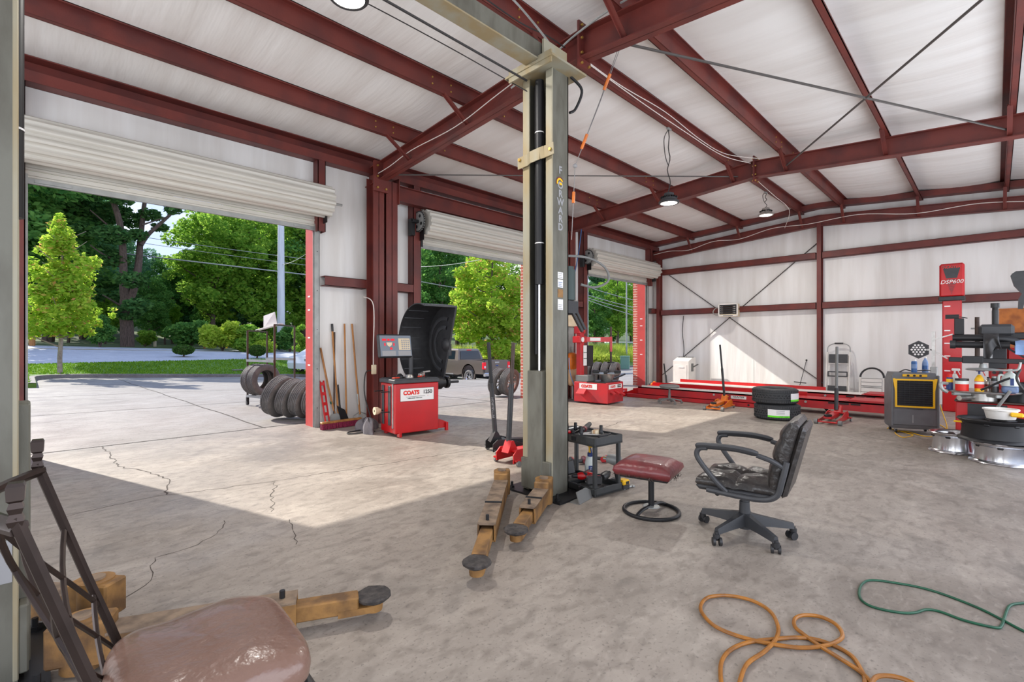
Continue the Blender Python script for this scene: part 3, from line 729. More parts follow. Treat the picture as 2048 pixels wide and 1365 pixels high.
q = W(lift); q.bx(-.115, -.035, FY - .0005, FY + .001, .40, .56); dec = q.build('decal', 'ink_grey', lift, 0)
# power unit on the back of the right post
m = W(lift); m.cyl((3.43, 2.72, 1.68), (3.43, 2.72, 1.95), .075, n=20); m.cyl((3.43, 2.72, 1.95), (3.43, 2.72, 1.98), .06, n=20); m.build('power_unit_motor', 'motor_green', lift)
m = W(lift); m.bx(3.33, 3.5, 2.64, 2.8, 1.55, 1.68, .01); m.bar((3.45, 2.66, 1.62), (3.56, 2.62, 1.42), .03, .02); m.bar((3.40, 2.66, 1.60), (3.52, 2.62, 1.40), .03, .02); m.build('power_unit_pump', 'black_metal', lift, 30)
m = W(lift); m.tube(smoothpath([(3.33, 2.66, 2.06), (3.55, 2.58, 2.06), (3.7, 2.5, 1.98), (3.72, 2.48, 1.86), (3.62, 2.55, 1.8), (3.5, 2.62, 1.82)], 8), .011, 8); m.build('hydraulic_hose', 'grey_plastic', lift)
def lift_arm(px, py, ex, ey, sleeve=.66, blk=True):
    a = Vector((px, py, .10)); b = Vector((ex, ey, .10)); d = (b - a).normalized(); n = Vector((-d.y, d.x, 0)); L = (b - a).length
    m = W(lift)
    for s in (-1, 1): m.bar(a + n * s * .052 + d * .02, a + d * L * sleeve + n * s * .052, .010, .11)
    m.bar(a + d * .02 - UP * .05, a + d * L * sleeve - UP * .05, .11, .01)
    arm = m.build('swing_arm', 'lift_arm', lift, 30)
    W(lift).bar(a + d * .05 + UP * .055, a + d * L * sleeve + UP * .055, .114, .012).build('arm_top', 'lift_arm_top', arm, 30)
    W(lift).bar(a + d * L * sleeve * .5 - UP * .005, b - d * .07 - UP * .012, .082, .072, bev=.006).build('arm_extension', 'lift_arm', arm, 30)
    W(lift).bar(a + d * (L * sleeve * .62) + UP * .064, a + d * (L * sleeve * .62 + .012) + UP * .064, .12, .012).build('arm_collar', 'black_metal', arm, 30)
    p = a + d * (L * sleeve - .06); W(lift).cyl(p + UP * .06, p + UP * .095, .012, n=6).build('stop_bolt', 'black_metal', arm, 30)
    b = b - UP * .012; m = W(lift); m.cyl(b - UP * .05, b + UP * .005, .04, .045, n=14); m.bar(b - d * .16 - UP * .03, b - UP * .03, .085, .03); m.build('pad_socket', 'lift_arm', arm, 30)
    m = W(lift); v = []; k = 18
    for z, rr in ((0.0, .066), (.010, .078), (.022, .08), (.027, .074)):
        for i in range(k):
            t = 2 * PI * i / k; r = rr * (1 + rnd.uniform(-.05, .05)); v.append((b.x + r * math.cos(t), b.y + r * math.sin(t), b.z + .0 + z + rnd.uniform(-.002, .002)))
    f = [(j * k + i, j * k + (i + 1) % k, (j + 1) * k + (i + 1) % k, (j + 1) * k + i) for j in range(3) for i in range(k)] + [tuple(range(3 * k, 4 * k)), tuple(reversed(range(k)))]
    m.add(v, f); m.build('lifting_pad', 'pad_rubber', arm, 25)
    if blk:
        m = W(lift); m.bar(a - d * .10 + UP * .03, a + d * .10 + UP * .03, .115, .16, bev=.008); m.cyl(a - UP * .08, a + UP * .115, .07, n=18); m.build('arm_pivot', 'lift_arm', arm, 30)
        W(lift).cyl(a + UP * .114, a + UP * .125, .035, n=14).build('pivot_pin', 'lift_arm_top', arm, 30)
    return arm
lift_arm(2.86, 2.97, 1.735, 2.0, .72); lift_arm(2.93, 2.56, 2.215, 2.17, .66); lift_arm(.16, 2.56, 1.165, 2.085, .70); lift_arm(.23, 2.93, -.35, 3.6, .6)

# ================================================================== WHEEL BALANCER
bal = thing('wheel_balancer', 'red wheel balancer with raised black hood and small display', 'wheel balancer', (3.56, 5.80, 0), -.1)
Wd, Dp, Ht = .685, .46, .80
MB().bx(0, Wd, 0, Dp, .045, .735, .012).build('cabinet', 'red_paint', bal)
m = MB(); m.bx(-.015, Wd + .01, -.012, Dp + .02, .735, .79, .008); m.bx(.01, Wd - .01, .01, Dp, .785, .80); m.build('weight_tray', 'dark_plastic', bal)
for k in range(4):
    for j in range(2): MB().bx(.03 + k * .16, .17 + k * .16, .03 + j * .2, .2 + j * .2, .798, .803).build('tray_pocket', 'black_plastic', bal, 0)
m = MB(); m.bx(-.012, .0, .05, .075, .12, .73); m.build('side_rail', 'galv', bal)
for y in (.12, .33): MB().bx(-.014, 0, y, y + .075, .15, .70, .004).build('side_strip', 'dark_plastic', bal)
for y, z in ((.15, .62), (.36, .62), (.15, .34), (.36, .34)): MB().cyl((-.01, y, z), (-.14, y, z), .008, n=8).build('peg', 'black_metal', bal)
MB().lathe([(.02, 0), (.055, 0), (.05, .05), (.03, .09), (.02, .09)], 20, T(-.14, .36, .34) @ RY(PI / 2), closed=True).build('cone', 'cream', bal)
for p in ((.05, .0), (.05, Dp - .04)): MB().bx(p[0], p[0] + .04, p[1] - .03, p[1] + .05, 0, .06, .004).build('foot', 'red_paint', bal)
m = MB(); m.prism([(0, .04), (.20, .04), (.20, .12), (0, .20)], 0, .012, frame((Wd, .10, 0), (1, 0, 0), (0, 0, 1))); m.bx(Wd + .16, Wd + .20, .06, .10, 0, .12); m.build('foot_plate', 'red_paint', bal, 30)
sg = MB().bx(.08, .60, -.003, 0, .49, .66).build('name_plate', 'sign_white', bal, 0)
MB().bx(.075, .605, -.002, 0, .485, .665).build('plate_border', 'ink_black', bal, 0)
fr = lambda x, z: frame((x, -.0035, z), (1, 0, 0), (0, 0, 1))
text('lettering', 'COATS', .078, 'ink_red', sg, fr(.245, .600), offset=.0045, space=.95)
text('lettering', '1250', .074, 'ink_black', sg, fr(.50, .603), offset=.002)
text('lettering', 'LASER GUIDED OPERATION', .018, 'ink_black', sg, fr(.30, .525), offset=.0006)
MB().bx(.16, .46, -.004, -.003, .545, .549).build('rule_line', 'ink_black', sg, 0)
MB().prism([(.008 * (1 if k % 2 else .4) * math.cos(k * PI / 4), .008 * (1 if k % 2 else .4) * math.sin(k * PI / 4)) for k in range(8)], 0, .001, fr(.505, .55)).build('star', 'ink_red', sg, 0)
# display
dm = frame((.22, .42, 1.255), (1, .02, 0), (0, .18, 1))
m = MB(dm); m.bx(-.28, .265, -.175, .175, -.05, 0, .02); ds = m.build('display_housing', 'black_plastic', bal)
mat('display_face', (112, 122, 134), .4)
MB(dm).bx(-.25, .245, -.152, .152, 0, .003).build('display_face', 'display_face', ds, 0)
for x0, x1 in ((-.215, -.15), (-.135, -.095), (-.08, -.02)): MB(dm).bx(x0, x1, .075, .105, .003, .006, .002).build('digit_window', 'led_red', ds, 0)
for x in (-.175, -.035): MB(dm).bx(x - .01, x + .01, .0, .04, .003, .005).build('indicator', 'led_red', ds, 0)
MB(dm).prism([(-.15, .05), (-.06, .05), (-.07, .01), (-.105, -.015), (-.14, .01)], .003, .005).build('wheel_diagram', 'cream', ds, 0)
MB(dm).bx(.04, .225, -.06, .11, .003, .005).build('keypad', 'cream', ds, 0)
for i in range(4):
    for j in range(5): MB(dm).bx(.085 + i * .034, .108 + i * .034, -.05 + j * .03, -.03 + j * .03, .005, .007).build('key', 'ink_grey', ds, 0)
for x0, x1 in ((-.225, -.015), (.025, .23)): MB(dm).bx(x0, x1, -.145, -.075, .003, .005).build('caption_panel', 'ink_grey', ds, 0)
MB(dm).bx(-.1, -.065, -.055, -.025, .003, .006).build('button', 'led_red', ds, 0)
m = MB(); m.cyl((.47, .44, .79), (.47, .44, 1.12), .03, n=14)
for k in range(12): m.cyl((.47, .44, .80 + k * .025), (.47, .44, .81 + k * .025), .034, n=14)
m.cyl((.47, .44, 1.1), (.40, .46, 1.2), .03, n=12); m.build('display_stand', 'dark_plastic', bal)
# hood: D-shaped drum, open towards the camera, closed by a ringed panel on the far side
hc = (.32, 1.29); HR = .60; a0, a1 = math.radians(112), math.radians(-76)
arc = [(hc[0] + HR * math.cos(a0 + (a1 - a0) * k / 30), hc[1] + HR * math.sin(a0 + (a1 - a0) * k / 30)) for k in range(31)]
m = MB(); v = []
for xx in (.50, 1.05):
    for (y, z) in arc: v.append((xx, y, z))
    for (y, z) in arc: v.append((xx, hc[0] + (y - hc[0]) * .975, hc[1] + (z - hc[1]) * .975))
k = 31; f = []
for i in range(30): f += [(i, i + 1, 2 * k + i + 1, 2 * k + i), (k + i, k + i + 1, 3 * k + i + 1, 3 * k + i), (i, i + 1, k + i + 1, k + i), (2 * k + i, 2 * k + i + 1, 3 * k + i + 1, 3 * k + i)]
m.add(v, f); hd = m.build('hood_wall', 'black_plastic', bal, 40)
MB().prism([(y, z) for y, z in arc], 1.03, 1.05, Matrix(((0, 0, 1, 0), (1, 0, 0, 0), (0, 1, 0, 0), (0, 0, 0, 1)))).build('hood_panel', 'black_plastic', hd, 30)
pc = Matrix(((0, 0, -1, 1.03), (1, 0, 0, hc[0] + .10), (0, 1, 0, hc[1] - .02), (0, 0, 0, 1)))
for r in (.44, .30):
    MB().lathe([(r, 0), (r, .012), (r - .03, .02), (r - .06, .012), (r - .06, 0)], 40, pc, a0=-PI * .45, a1=PI * .6).build('hood_ring', 'dark_plastic', hd)
MB().lathe([(.0, .035), (.06, .035), (.085, .02), (.11, 0)], 24, pc @ T(-.04, 0, 0)).build('hood_hub', 'black_plastic', hd)
for k in range(7):
    t = math.radians(60 - 17 * k); y, z = hc[0] + .583 * math.cos(t), hc[1] + .583 * math.sin(t)
    MB().bar((.52, y, z), (.86, y, z), .01, .01).build('hood_rib', 'dark_plastic', hd, 0)
e0, e1 = arc[0], arc[-1]
m = MB(); m.bar((.5, e0[0], e0[1]), (1.05, e0[0], e0[1]), .03, .025); m.tube([(1.05, e0[0], e0[1]), (1.05, e1[0], e1[1])], .014, 8); m.build('hood_edge', 'dark_plastic', hd)
m = MB(); m.cyl((1.07, .32, 1.1), (1.07, .32, 1.28), .03, n=10); m.build('hood_handle', 'black_plastic', hd)
m = MB(); m.cyl((Wd, .22, .70), (Wd + .16, .22, .70), .10, n=20); m.cyl((Wd + .16, .22, .70), (Wd + .22, .22, .70), .075, n=16); m.cyl((Wd + .2, .22, .70), (Wd + .48, .22, .70), .02, n=10); m.cyl((Wd + .25, .22, .70), (Wd + .29, .22, .70), .09, n=16); m.build('shaft_chuck', 'black_metal', bal)
m = MB(); m.bar((Wd + .02, .42, .62), (.9, .55, .78), .06, .06); m.build('hood_arm', 'black_metal', bal)
# loose things on the tray
def inbal(x, y, z): return Matrix.Translation(bal.location) @ RZ(-.1) @ Vector((x, y, z))
p = inbal(.17, .2, .802); tag(MB(T(*p)).lathe([(0, 0), (.05, 0), (.05, .03), (.02, .06), (0, .06)], 18).build('wheel_cone', 'black_metal', None), 'small black centring cone on the left of the balancer tray', 'cone')
p = inbal(.29, .15, .802); tag(MB(T(*p)).lathe([(.02, 0), (.06, 0), (.055, .025), (.04, .045), (.02, .045)], 20, closed=True).build('wheel_cone', 'alu', None), 'flat silver centring cone in the middle of the balancer tray', 'cone')
p = inbal(.52, .2, .803); w_ = thing('wheel_weight_pliers', 'silver weight pliers lying on the right of the balancer tray', 'pliers', p, .3)
m = MB(); m.bar((-.05, 0, .02), (.05, .01, .05), .05, .04); m.bar((.04, 0, .07), (.16, -.02, .075), .025, .02); m.bx(-.06, 0, -.03, .03, 0, .05, .01); m.build('jaw', 'alu', w_)
m = MB(); m.bar((.08, .02, .0), (.08, .02, .07), .02, .02); m.bar((-.12, -.03, .012), (-.03, -.02, .012), .02, .02); m.build('grip', 'red_tape', w_)
p = inbal(.06, .10, .803); tag(MB(T(*p) @ RZ(.4)).bx(-.06, .06, -.025, .025, 0, .016, .005).build('scraper', 'red_tape', None), 'orange plastic scraper at the front left corner of the balancer tray', 'scraper')

# ================================================================== YARD TOOLS leaning on the wall by the nearest door
def ywall(px, py, d=.05): return atY(px, py, YD - d)
def stick(lab, name, cat, top, bot, r=.015, m='wood', topd=.03, grip=None):
    a = ywall(*top, topd); b = FL(*bot)
    if b.y > YD - .14: b = atY(bot[0], bot[1], YD - .14)
    b.z = .02
    t = thing(name, lab, cat, (b.x, b.y, 0)); W(t).tube([b + Vector((0, 0, .12)), (a + b) / 2, a], r, 8).build('handle', m, t)
    if grip: W(t).tube([a - (a - b).normalized() * .12, a], r * 1.25, 8).build('grip', 'black_plastic', t)
    return t, a, b
t, a, b = stick('long wooden rake handle with black grip leaning leftmost against the white wall', 'garden_rake', 'rake', (664, 648), (677, 838), grip=True)
def tines(t, b, n, w, lab='tine'):
    W(t).tube([b + Vector((-w / 2, -.0, .11)), b + Vector((0, 0, .16)), b + Vector((w / 2, 0, .11))], .008, 6).build('rake_bar', 'galv', t)
    for k in range(n):
        x = -w / 2 + w * k / (n - 1); W(t).tube([b + Vector((x, 0, .11 + .03 * (1 - abs(2 * x / w)))), b + Vector((x * 1.15, -.02, .05)), b + Vector((x * 1.2, -.03, .004))], .006, 6).build('tine', 'galv', t)
tines(t, b, 4, .26)
t, a, b = stick('dark shovel with its blade on the floor, second from the door jamb', 'shovel', 'shovel', (669, 665), (668, 826), .014, 'frame_brown')
W(t).prism([(-.08, 0), (.08, 0), (.09, .14), (.05, .2), (-.05, .2), (-.09, .14)], 0, .006, frame((b.x, b.y - .02, .0), (1, 0, 0), (0, -.05, 1))).build('blade', 'galv', t)
t, a, b = stick('wooden handle with green band leaning crookedly towards the jamb', 'garden_hoe', 'hoe', (641, 696), (671, 838), .016)
W(t).cyl(b + (a - b).normalized() * .33, b + (a - b).normalized() * .37, .019, n=10).build('band', 'hose_green', t)
W(t).bx(b.x - .08, b.x + .08, b.y - .02, b.y - .012, 0, .14).build('blade', 'galv', t)
t, a, b = stick('straight plain wooden broom handle standing against the white wall', 'push_broom', 'broom', (689, 648), (693, 840), .014)
hb = thing('broom_head', 'wide push broom head with dark red bristles lying on the floor by the jamb', 'broom head', (3.35, 7.1, 0))
A1, B1 = FL(642, 853, .06), FL(722, 842, .06)
A1.z = B1.z = .055
W(hb).bar(A1 + UP * .045, B1 + UP * .045, .07, .03, bev=.006).build('block', 'wood', hb)
m = W(hb); dd = (B1 - A1); nn = Vector((-dd.y, dd.x, 0)).normalized()
for k in range(40):
    for j in (-1, 0, 1):
        p = A1 + dd * ((k + .5) / 40) + nn * j * .022; q = p + nn * (j * .012 + rnd.uniform(-.006, .006)) + dd.normalized() * rnd.uniform(-.01, .01)
        m.cyl((p.x, p.y, .085), (q.x, q.y, .003), .011, .014, n=5)
m.build('bristles', 'bristle_purple', hb, 0)['kind'] = 'stuff'
W(t).cyl((b.x, b.y, .0), (b.x, b.y, .14), .015, n=10).build('ferrule', 'alu', t)
t, a, b = stick('wooden cultivator handle leaning rightmost beside the red column', 'cultivator', 'cultivator', (704, 648), (720, 836), .015)
W(t).cyl(b + (a - b).normalized() * .28, b + (a - b).normalized() * .45, .018, n=10).build('socket', 'galv', t)
tines(t, b, 4, .22)
t, a, b = stick('dark spade blade resting behind the wooden broom handle', 'spade', 'spade', (676, 770), (683, 836), .012, 'black_metal')
W(t).prism([(-.07, 0), (.07, 0), (.10, .2), (.03, .34)], 0, .006, frame((b.x + .06, b.y - .03, .02), (.8, 0, .5), (-.5, 0, .8))).build('blade', 'black_metal', t)
lv = thing('spirit_level', 'red spirit level leaning in the corner beside the door jamb', 'level', (3.2, 7.2, 0)); a = ywall(643, 762, .06); b = atY(656, 838, YD - .2); b.z = .02
for s in (-.03, .03): W(lv).bar(b + Vector((s, 0, .0)), a + Vector((s, 0, 0)), .008, .03).build('rail', 'red_paint', lv)
for k in range(5):
    p = b + (a - b) * (.05 + .22 * k); W(lv).bar(p - Vector((.035, 0, 0)), p + Vector((.035, 0, 0)), .02, .05, up=(a - b)).build('web', 'red_paint', lv)
# grey bag slumped on the floor
bg = MB(); c = FL(735, 862)
def bag(u, v):
    th = 2 * PI * u; ph = PI * .5 * v; r = .19 * math.cos(ph) ** .6; w = 1 + .18 * math.sin(3 * th + 1) + .1 * math.sin(7 * th + 4 * v)
    return (c.x + .05 + r * w * math.cos(th) * .85, c.y + .10 + r * w * math.sin(th) * .8, .15 * math.sin(ph) * (1 + .2 * math.sin(5 * th)))
bg.grid(bag, 40, 10); tag(bg.build('grey_bag', 'bag_grey', None, 80), 'crumpled grey bag slumped on the floor against the balancer', 'bag')
c2b = FL(752, 850); bg = MB()
def bag2(u, v):
    th = 2 * PI * u; ph = PI * .5 * v; r = .12 * math.cos(ph) ** .6; w = 1 + .2 * math.sin(4 * th + 2) + .1 * math.sin(6 * th + 4 * v)
    return (3.47 + r * w * math.cos(th) * .55, 6.36 + r * w * math.sin(th), .2 * math.sin(ph) * (1 + .15 * math.sin(4 * th)))
bg.grid(bag2, 32, 10); tag(bg.build('cloth_heap', 'cloth_grey', None, 80), 'bunched dark rag heap behind the grey bag', 'rags')

# ================================================================== TYRES
def tyre_mesh(R=.33, rb=.20, Wd=.215, new=False):
    h = Wd / 2; tw = h * .78; prof = []
    prof += [(rb, -h * .72), (rb + .012, -h * .86), (rb + .05, -h * .98), (R * .82, -h), (R * .93, -h * .92), (R - .004, -tw)]
    g = [-.55, -.18, .18, .55]; d = .009
    for x in g: prof += [(R, (x - .07) * tw), (R - d, (x - .06) * tw), (R - d, (x + .06) * tw), (R, (x + .07) * tw)]
    prof += [(R - .004, tw), (R * .93, h * .92), (R * .82, h), (rb + .05, h * .98), (rb + .012, h * .86), (rb, h * .72), (rb + .02, h * .6), (R * .9, h * .7), (R * .92, 0), (R * .9, -h * .7), (rb + .02, -h * .6)]
    m = MB(); m.lathe(prof, 72, None, True)
    # shoulder sipes
    n = 60
    for k in range(n):
        a = 2 * PI * k / n
        for s in (-1, 1):
            m.bx(R - .012, R + .0035, -.008, .008, s * tw * .62, s * tw * .99, 0, RZ(a + (.03 if s > 0 else 0)))
    if new:
        for k in range(80):
            a = 2 * PI * k / 80; m.bx(R - .008, R + .003, -.006, .006, -.04 * 1, .04 * 1, 0, RZ(a) @ RX(.6 * (1 if k % 2 else -1)))
    return m
TY = tyre_mesh().build('tmp', 'rubber', None, 28); TYM = TY.data; bpy.data.objects.remove(TY)
TY = tyre_mesh(.35, .21, .265, True).build('tmp', 'rubber_new', None, 28); TYN = TY.data; bpy.data.objects.remove(TY)
def rim_mesh(m, r=.2, w=.19, spokes=8):
    h = w / 2
    m.lathe([(r + .008, -h), (r + .012, -h + .012), (r - .012, -h * .7), (r - .03, 0), (r - .012, h * .7), (r + .012, h - .012), (r + .008, h), (r - .004, h * .9), (r - .025, h * .6), (r - .04, 0), (r - .022, -h * .7), (r - .004, -h * .9)], 40, None, True)
    m.lathe([(0, h * .62), (.05, h * .62), (.06, h * .5), (.05, h * .4), (0, h * .4)], 20)
    for k in range(spokes):
        a = 2 * PI * k / spokes; m.bx(.04, r - .015, -.02, .02, h * .42, h * .6, .006, RZ(a))
def tyre(lab, me, loc, rot, group=None, rim=None, name='car_tyre'):
    if rim:
        t = thing(name, lab, 'wheel', loc, 0, group); t.rotation_euler = rot
        o = bpy.data.objects.new('tyre', me); COL.objects.link(o); o.parent = t
        m = MB(); rim_mesh(m); m.build('rim', rim, t); return t
    o = bpy.data.objects.new(name, me); COL.objects.link(o); o.location = loc; o.rotation_euler = rot
    return tag(o, lab, 'tyre', group)
def lean(R, h, al): return R * math.sin(al) + h * math.cos(al)      # centre height of a tyre leaning by al from vertical... (al = 90 deg is upright)
# row leaning outside the nearest door's right jamb: axis mostly along X, tilted back
G1 = 'used tyres leaning outside the nearest door'
for k, lab in enumerate(['large used tyre leaning leftmost in the row by the nearest door jamb', 'used tyre second from the left, half hidden in the leaning row', 'used tyre third from the left, with thick straight tread ribs', 'used tyre rightmost in the leaning row, cut off by the red jamb']):
    s = 1.08 if k == 0 else 1.0
    al = math.radians(17)
    x = 3.13 + k * .13; y = 8.80 - .225 * k
    R = .33 * s
    o = tyre(lab, TYM, (x, y, R * math.cos(al) + .1075 * math.sin(al) + .002), (0, PI / 2 + al, math.radians(-62)), G1)
    o.scale = (s, s, 1)
# wheels by the brick between the middle and the far door
G2 = 'wheels leaning outside the middle door'
for k, lab in enumerate(['wheel leaning left of another outside the middle door', 'wheel leaning right of another, against the brick outside the middle door']):
    al = math.radians(12)
    tyre(lab, TYM, (8.22 + .10 * k, 8.66 - .27 * k, .33 * math.cos(al) + .1075 * math.sin(al) + .002), (0, PI / 2 + al, math.radians(-78)), G2, 'alu', 'leaning_wheel')
G3 = 'wheels in the row outside the farthest door'
for k, lab in enumerate(['farthest left wheel in the row outside the farthest door', 'second wheel from the left in the row outside the farthest door', 'third wheel from the left in the row outside the farthest door', 'rightmost wheel of the row, nearest the brick outside the farthest door']):
    al = math.radians(8); s = 1.05
    o = tyre(lab, TYM, (12.42 + .12 * k, 9.0 - .235 * k, .33 * s * math.cos(al) + .1075 * math.sin(al) + .002), (0, PI / 2 + al, math.radians(-72)), G3, 'frame_brown', 'leaning_wheel'); o.scale = (s, s, 1)
# stack of two new tyres
sc_ = FL(1562, 843); sx, sy = sc_.x + .30, sc_.y - .02 + .17
for k, lab in enumerate(['lower new tyre of the stack of two, with a white and green label', 'upper new tyre of the stack of two, label at its right edge']):
    t = thing('new_tyre', lab, 'tyre', (sx + .012 * k - .02 * k, sy + .03 * k, .1325 + .266 * k), 0, 'stacked new tyres')
    o = bpy.data.objects.new('tread', TYN); COL.objects.link(o); o.parent = t
    ang = math.radians(199 + 2) if k == 0 else math.radians(262)
    w = .33 if k == 0 else .30
    for (z0, z1, mm, nm) in ((-.045, .055, 'sign_white', 'paper_label'), (-.075, -.045, 'ink_green', 'label_band')):
        m = MB(); v = []; f = []
        for i in range(9):
            a = ang + (i / 8 - .5) * w / .35 * 1.0; v += [(.3555 * math.cos(a), .3555 * math.sin(a), z0), (.3555 * math.cos(a), .3555 * math.sin(a), z1)]
            if i: f.append((2 * i - 2, 2 * i, 2 * i + 1, 2 * i - 1))
        m.add(v, f); m.build(nm, mm, t, 40)
    if k == 0:
        for z, s_, wd in ((.02, '225/45R17', .026), (-.06, 'FORTUNE', .024)):
            for i, ch in enumerate(s_):
                if z > 0: continue
                a = ang + .05 + i * .055; text('letter', ch, wd, 'ink_black', t, frame((.3568 * math.cos(a), .3568 * math.sin(a), z), (-math.sin(a), math.cos(a), 0), (0, 0, 1)), extrude=.0003)
        for z in (.035, .02, .0, -.02): 
            m = MB(); v = []; f = []
            for i in range(5):
                a = ang + (i / 4 - .3) * .35; v += [(.3562 * math.cos(a), .3562 * math.sin(a), z - .003), (.3562 * math.cos(a), .3562 * math.sin(a), z + .003)]
                if i: f.append((2 * i - 2, 2 * i, 2 * i + 1, 2 * i - 1))
            m.add(v, f); m.build('print_line', 'ink_grey', t, 0)

# ================================================================== FLOOR JACKS
def floor_jack(lab, loc, rz, body, hbase, htop, hm1='black_metal', hm2='black_metal', split=.5, L=.58, saddle=True, hr=.017):
    t = thing('floor_jack', lab, 'floor jack', loc, rz, 'trolley jacks with upright handles')
    for s in (-1, 1):
        MB().prism([(-.06, .03), (.12, .03), (.30, .035), (L, .03), (L, .075), (.36, .10), (.14, .165), (0, .17), (-.06, .12)], -.006, .006, frame((0, s * .125, 0), (1, 0, 0), (0, 0, 1))).build('side_plate', body, t, 30)
        m = MB(); m.cyl((L - .02, s * .14, .04), (L - .02, s * .19, .04), .04, n=18); m.build('front_wheel', 'grey_plastic', t)
        m = MB(); m.cyl((-.02, s * .165 - .012, .03), (-.02, s * .165 + .012, .03), .03, n=14); m.build('rear_caster', 'grey_plastic', t)
        MB().bx(-.05, .02, s * .15 - .015, s * .15 + .03, .05, .065).build('caster_bracket', body, t)
    MB().bx(.0, .16, -.12, .12, .135, .15, .004).build('top_plate', body, t)
    MB().cyl((L - .02, -.14, .04), (L - .02, .14, .04), .013, n=10).build('axle', body, t)
    m = MB(); m.prism([(.12, .09), (L - .05, .08), (L + .02, .10), (L + .02, .13), (.2, .15)], -.05, .05, frame((0, 0, 0), (1, 0, 0), (0, 0, 1))); m.build('lift_arm', body, t, 30)
    MB().cyl((.16, 0, .08), (.36, 0, .075), .035, n=14).build('hydraulic_ram', 'alu', t)
    if saddle: MB().lathe([(0, 0), (.05, 0), (.06, .03), (.05, .035), (.045, .02), (0, .02)], 18, T(L - .02, 0, .128)).build('saddle', 'black_metal', t)
    MB().prism([(-.06, .13), (.10, .13), (.03, .25), (-.0, .25)], -.05, .05, frame((0, 0, 0), (1, 0, 0), (0, 0, 1))).build('handle_socket', body, t, 30)
    a = Vector(hbase); b = Vector(htop); c = a + (b - a) * split
    W(t).cyl(a, c, hr * 1.35, n=12).build('handle_lower', hm1, t); W(t).cyl(c, b, hr, n=12).build('handle_upper', hm2, t)
    return t
bj = floor_jack('black floor jack behind the red one, beside the lift post', (3.93, 4.22, 0), math.radians(-22), 'black_metal', (3.95, 4.22, .2), atW(977, 685, 5.75), 'black_plastic', 'black_metal', .56, hr=.022)
ax_ = Vector(atW(977, 685, 5.75)) - Vector((3.95, 4.22, .2))
text('lettering', 'PITTSBURGH', .035, 'ink_grey', bj, LM(bj) @ frame(Vector((3.95, 4.22, .2)) + ax_ * .30 - FW * .031, tuple(ax_), tuple(-RT)), sx=1.2)
floor_jack('red floor jack half hidden behind the lift post', (3.66, 3.70, 0), math.radians(2), 'red_paint', (3.68, 3.72, .22), atW(1027, 686, 5.35), 'black_plastic', 'frame_brown', .58, hr=.022)
floor_jack('orange floor jack standing in front of the red alignment rack', (9.95, 3.86, 0), PI * 1.02, 'orange_paint', (9.93, 3.86, .2), atW(1440, 690, 9.75), 'black_plastic', 'black_metal', .55, L=.68)
floor_jack('red floor jack with grey handle standing before the step ladder', (9.62, 1.86, 0), PI * .99, 'red_paint', (9.55, 1.88, .18), atW(1674, 694, 8.2), 'black_plastic', 'grey_plastic', .34, L=.66, hr=.022)

# ================================================================== TYRE CHANGER by the farthest door
tc_ = thing('tyre_changer', 'red tyre changer with swing arm, standing by the farthest door', 'tyre changer', (8.5, 5.68, 0), math.radians(5))
MB().bx(0, .70, 0, .82, .03, .46, .012).build('cabinet', 'red_dusty', tc_)
MB().bx(.05, .62, -.004, 0, .33, .42).build('name_plate', 'sign_white', tc_, 0)
text('lettering', 'COATS', .065, 'ink_red', tc_, frame((.22, -.006, .375), (1, 0, 0), (0, 0, 1)), offset=.003)
for z in (.35, .385): MB().bx(.42, .58, -.006, -.004, z, z + .022).build('print_block', 'ink_black', tc_, 0)
MB().bx(-.004, 0, .25, .68, .31, .43).build('name_plate', 'sign_white', tc_, 0)
text('lettering', 'COATS', .08, 'ink_red', tc_, frame((-.006, .50, .37), (0, -1, 0), (0, 0, 1)), offset=.005)
for k in range(3): MB().prism([(0, 0), (.10, -.04), (.10, -.02), (0, .03)], -.05, .05, frame((.15 + .2 * k, 0, .26 - .04 * (k == 2)), (0, -1, 0), (0, 0, 1))).build('pedal', 'red_dusty', tc_, 30)
MB().prism([(0, 0), (.12, -.02), (.12, .0), (0, .10)], -.10, .10, frame((0, .6, .22), (-1, 0, 0), (0, 0, 1))).build('pedal_guard', 'red_dusty', tc_, 30)
MB().bx(.02, .34, .48, .80, .46, .60, .01).build('weight_box', 'grey_plastic', tc_)
MB().bx(.0, .66, .05, .5, .455, .475).build('top_plate', 'black_metal', tc_)
m = MB(T(.42, .25, 0)); m.cyl((0, 0, .47), (0, 0, .62), .12, .16, n=18); m.lathe([(0, .62), (.29, .62), (.30, .64), (0, .645)], 32); tt = m.build('turntable', 'alu', tc_)
for k in range(4): MB(T(.42, .25, 0) @ RZ(k * PI / 2 + .4)).bx(.16, .30, -.04, .04, .645, .70, .01).build('clamp', 'black_metal', tt)
m = MB(); m.bx(.06, .20, .68, .80, .46, 1.55, .01); m.build('column', 'red_dusty', tc_)
m = MB(); m.bx(.0, .28, .66, .86, 1.30, 1.44, .01); m.bx(.03, .26, .68, .84, 1.50, 1.66, .012); m.build('column_head', 'red_paint', tc_)
MB().cyl((.08, .655, 1.37), (.08, .64, 1.37), .055, n=20).build('gauge', 'sign_white', tc_)
m = MB(); m.bar((.2, .74, 1.375), (.92, .42, 1.375), .07, .11); m.build('swing_arm', 'red_paint', tc_)
MB().bar((.36, .632, 1.378), (.62, .517, 1.378), .004, .07).build('arm_label', 'sign_white', tc_)
m = MB(); m.bar((.92, .42, 1.10), (.92, .42, 1.44), .05, .05); m.build('post_sleeve', 'red_paint', tc_)
MB().cyl((.92, .42, .86), (.92, .42, 1.66), .024, n=8).build('vertical_shaft', 'frame_brown', tc_)
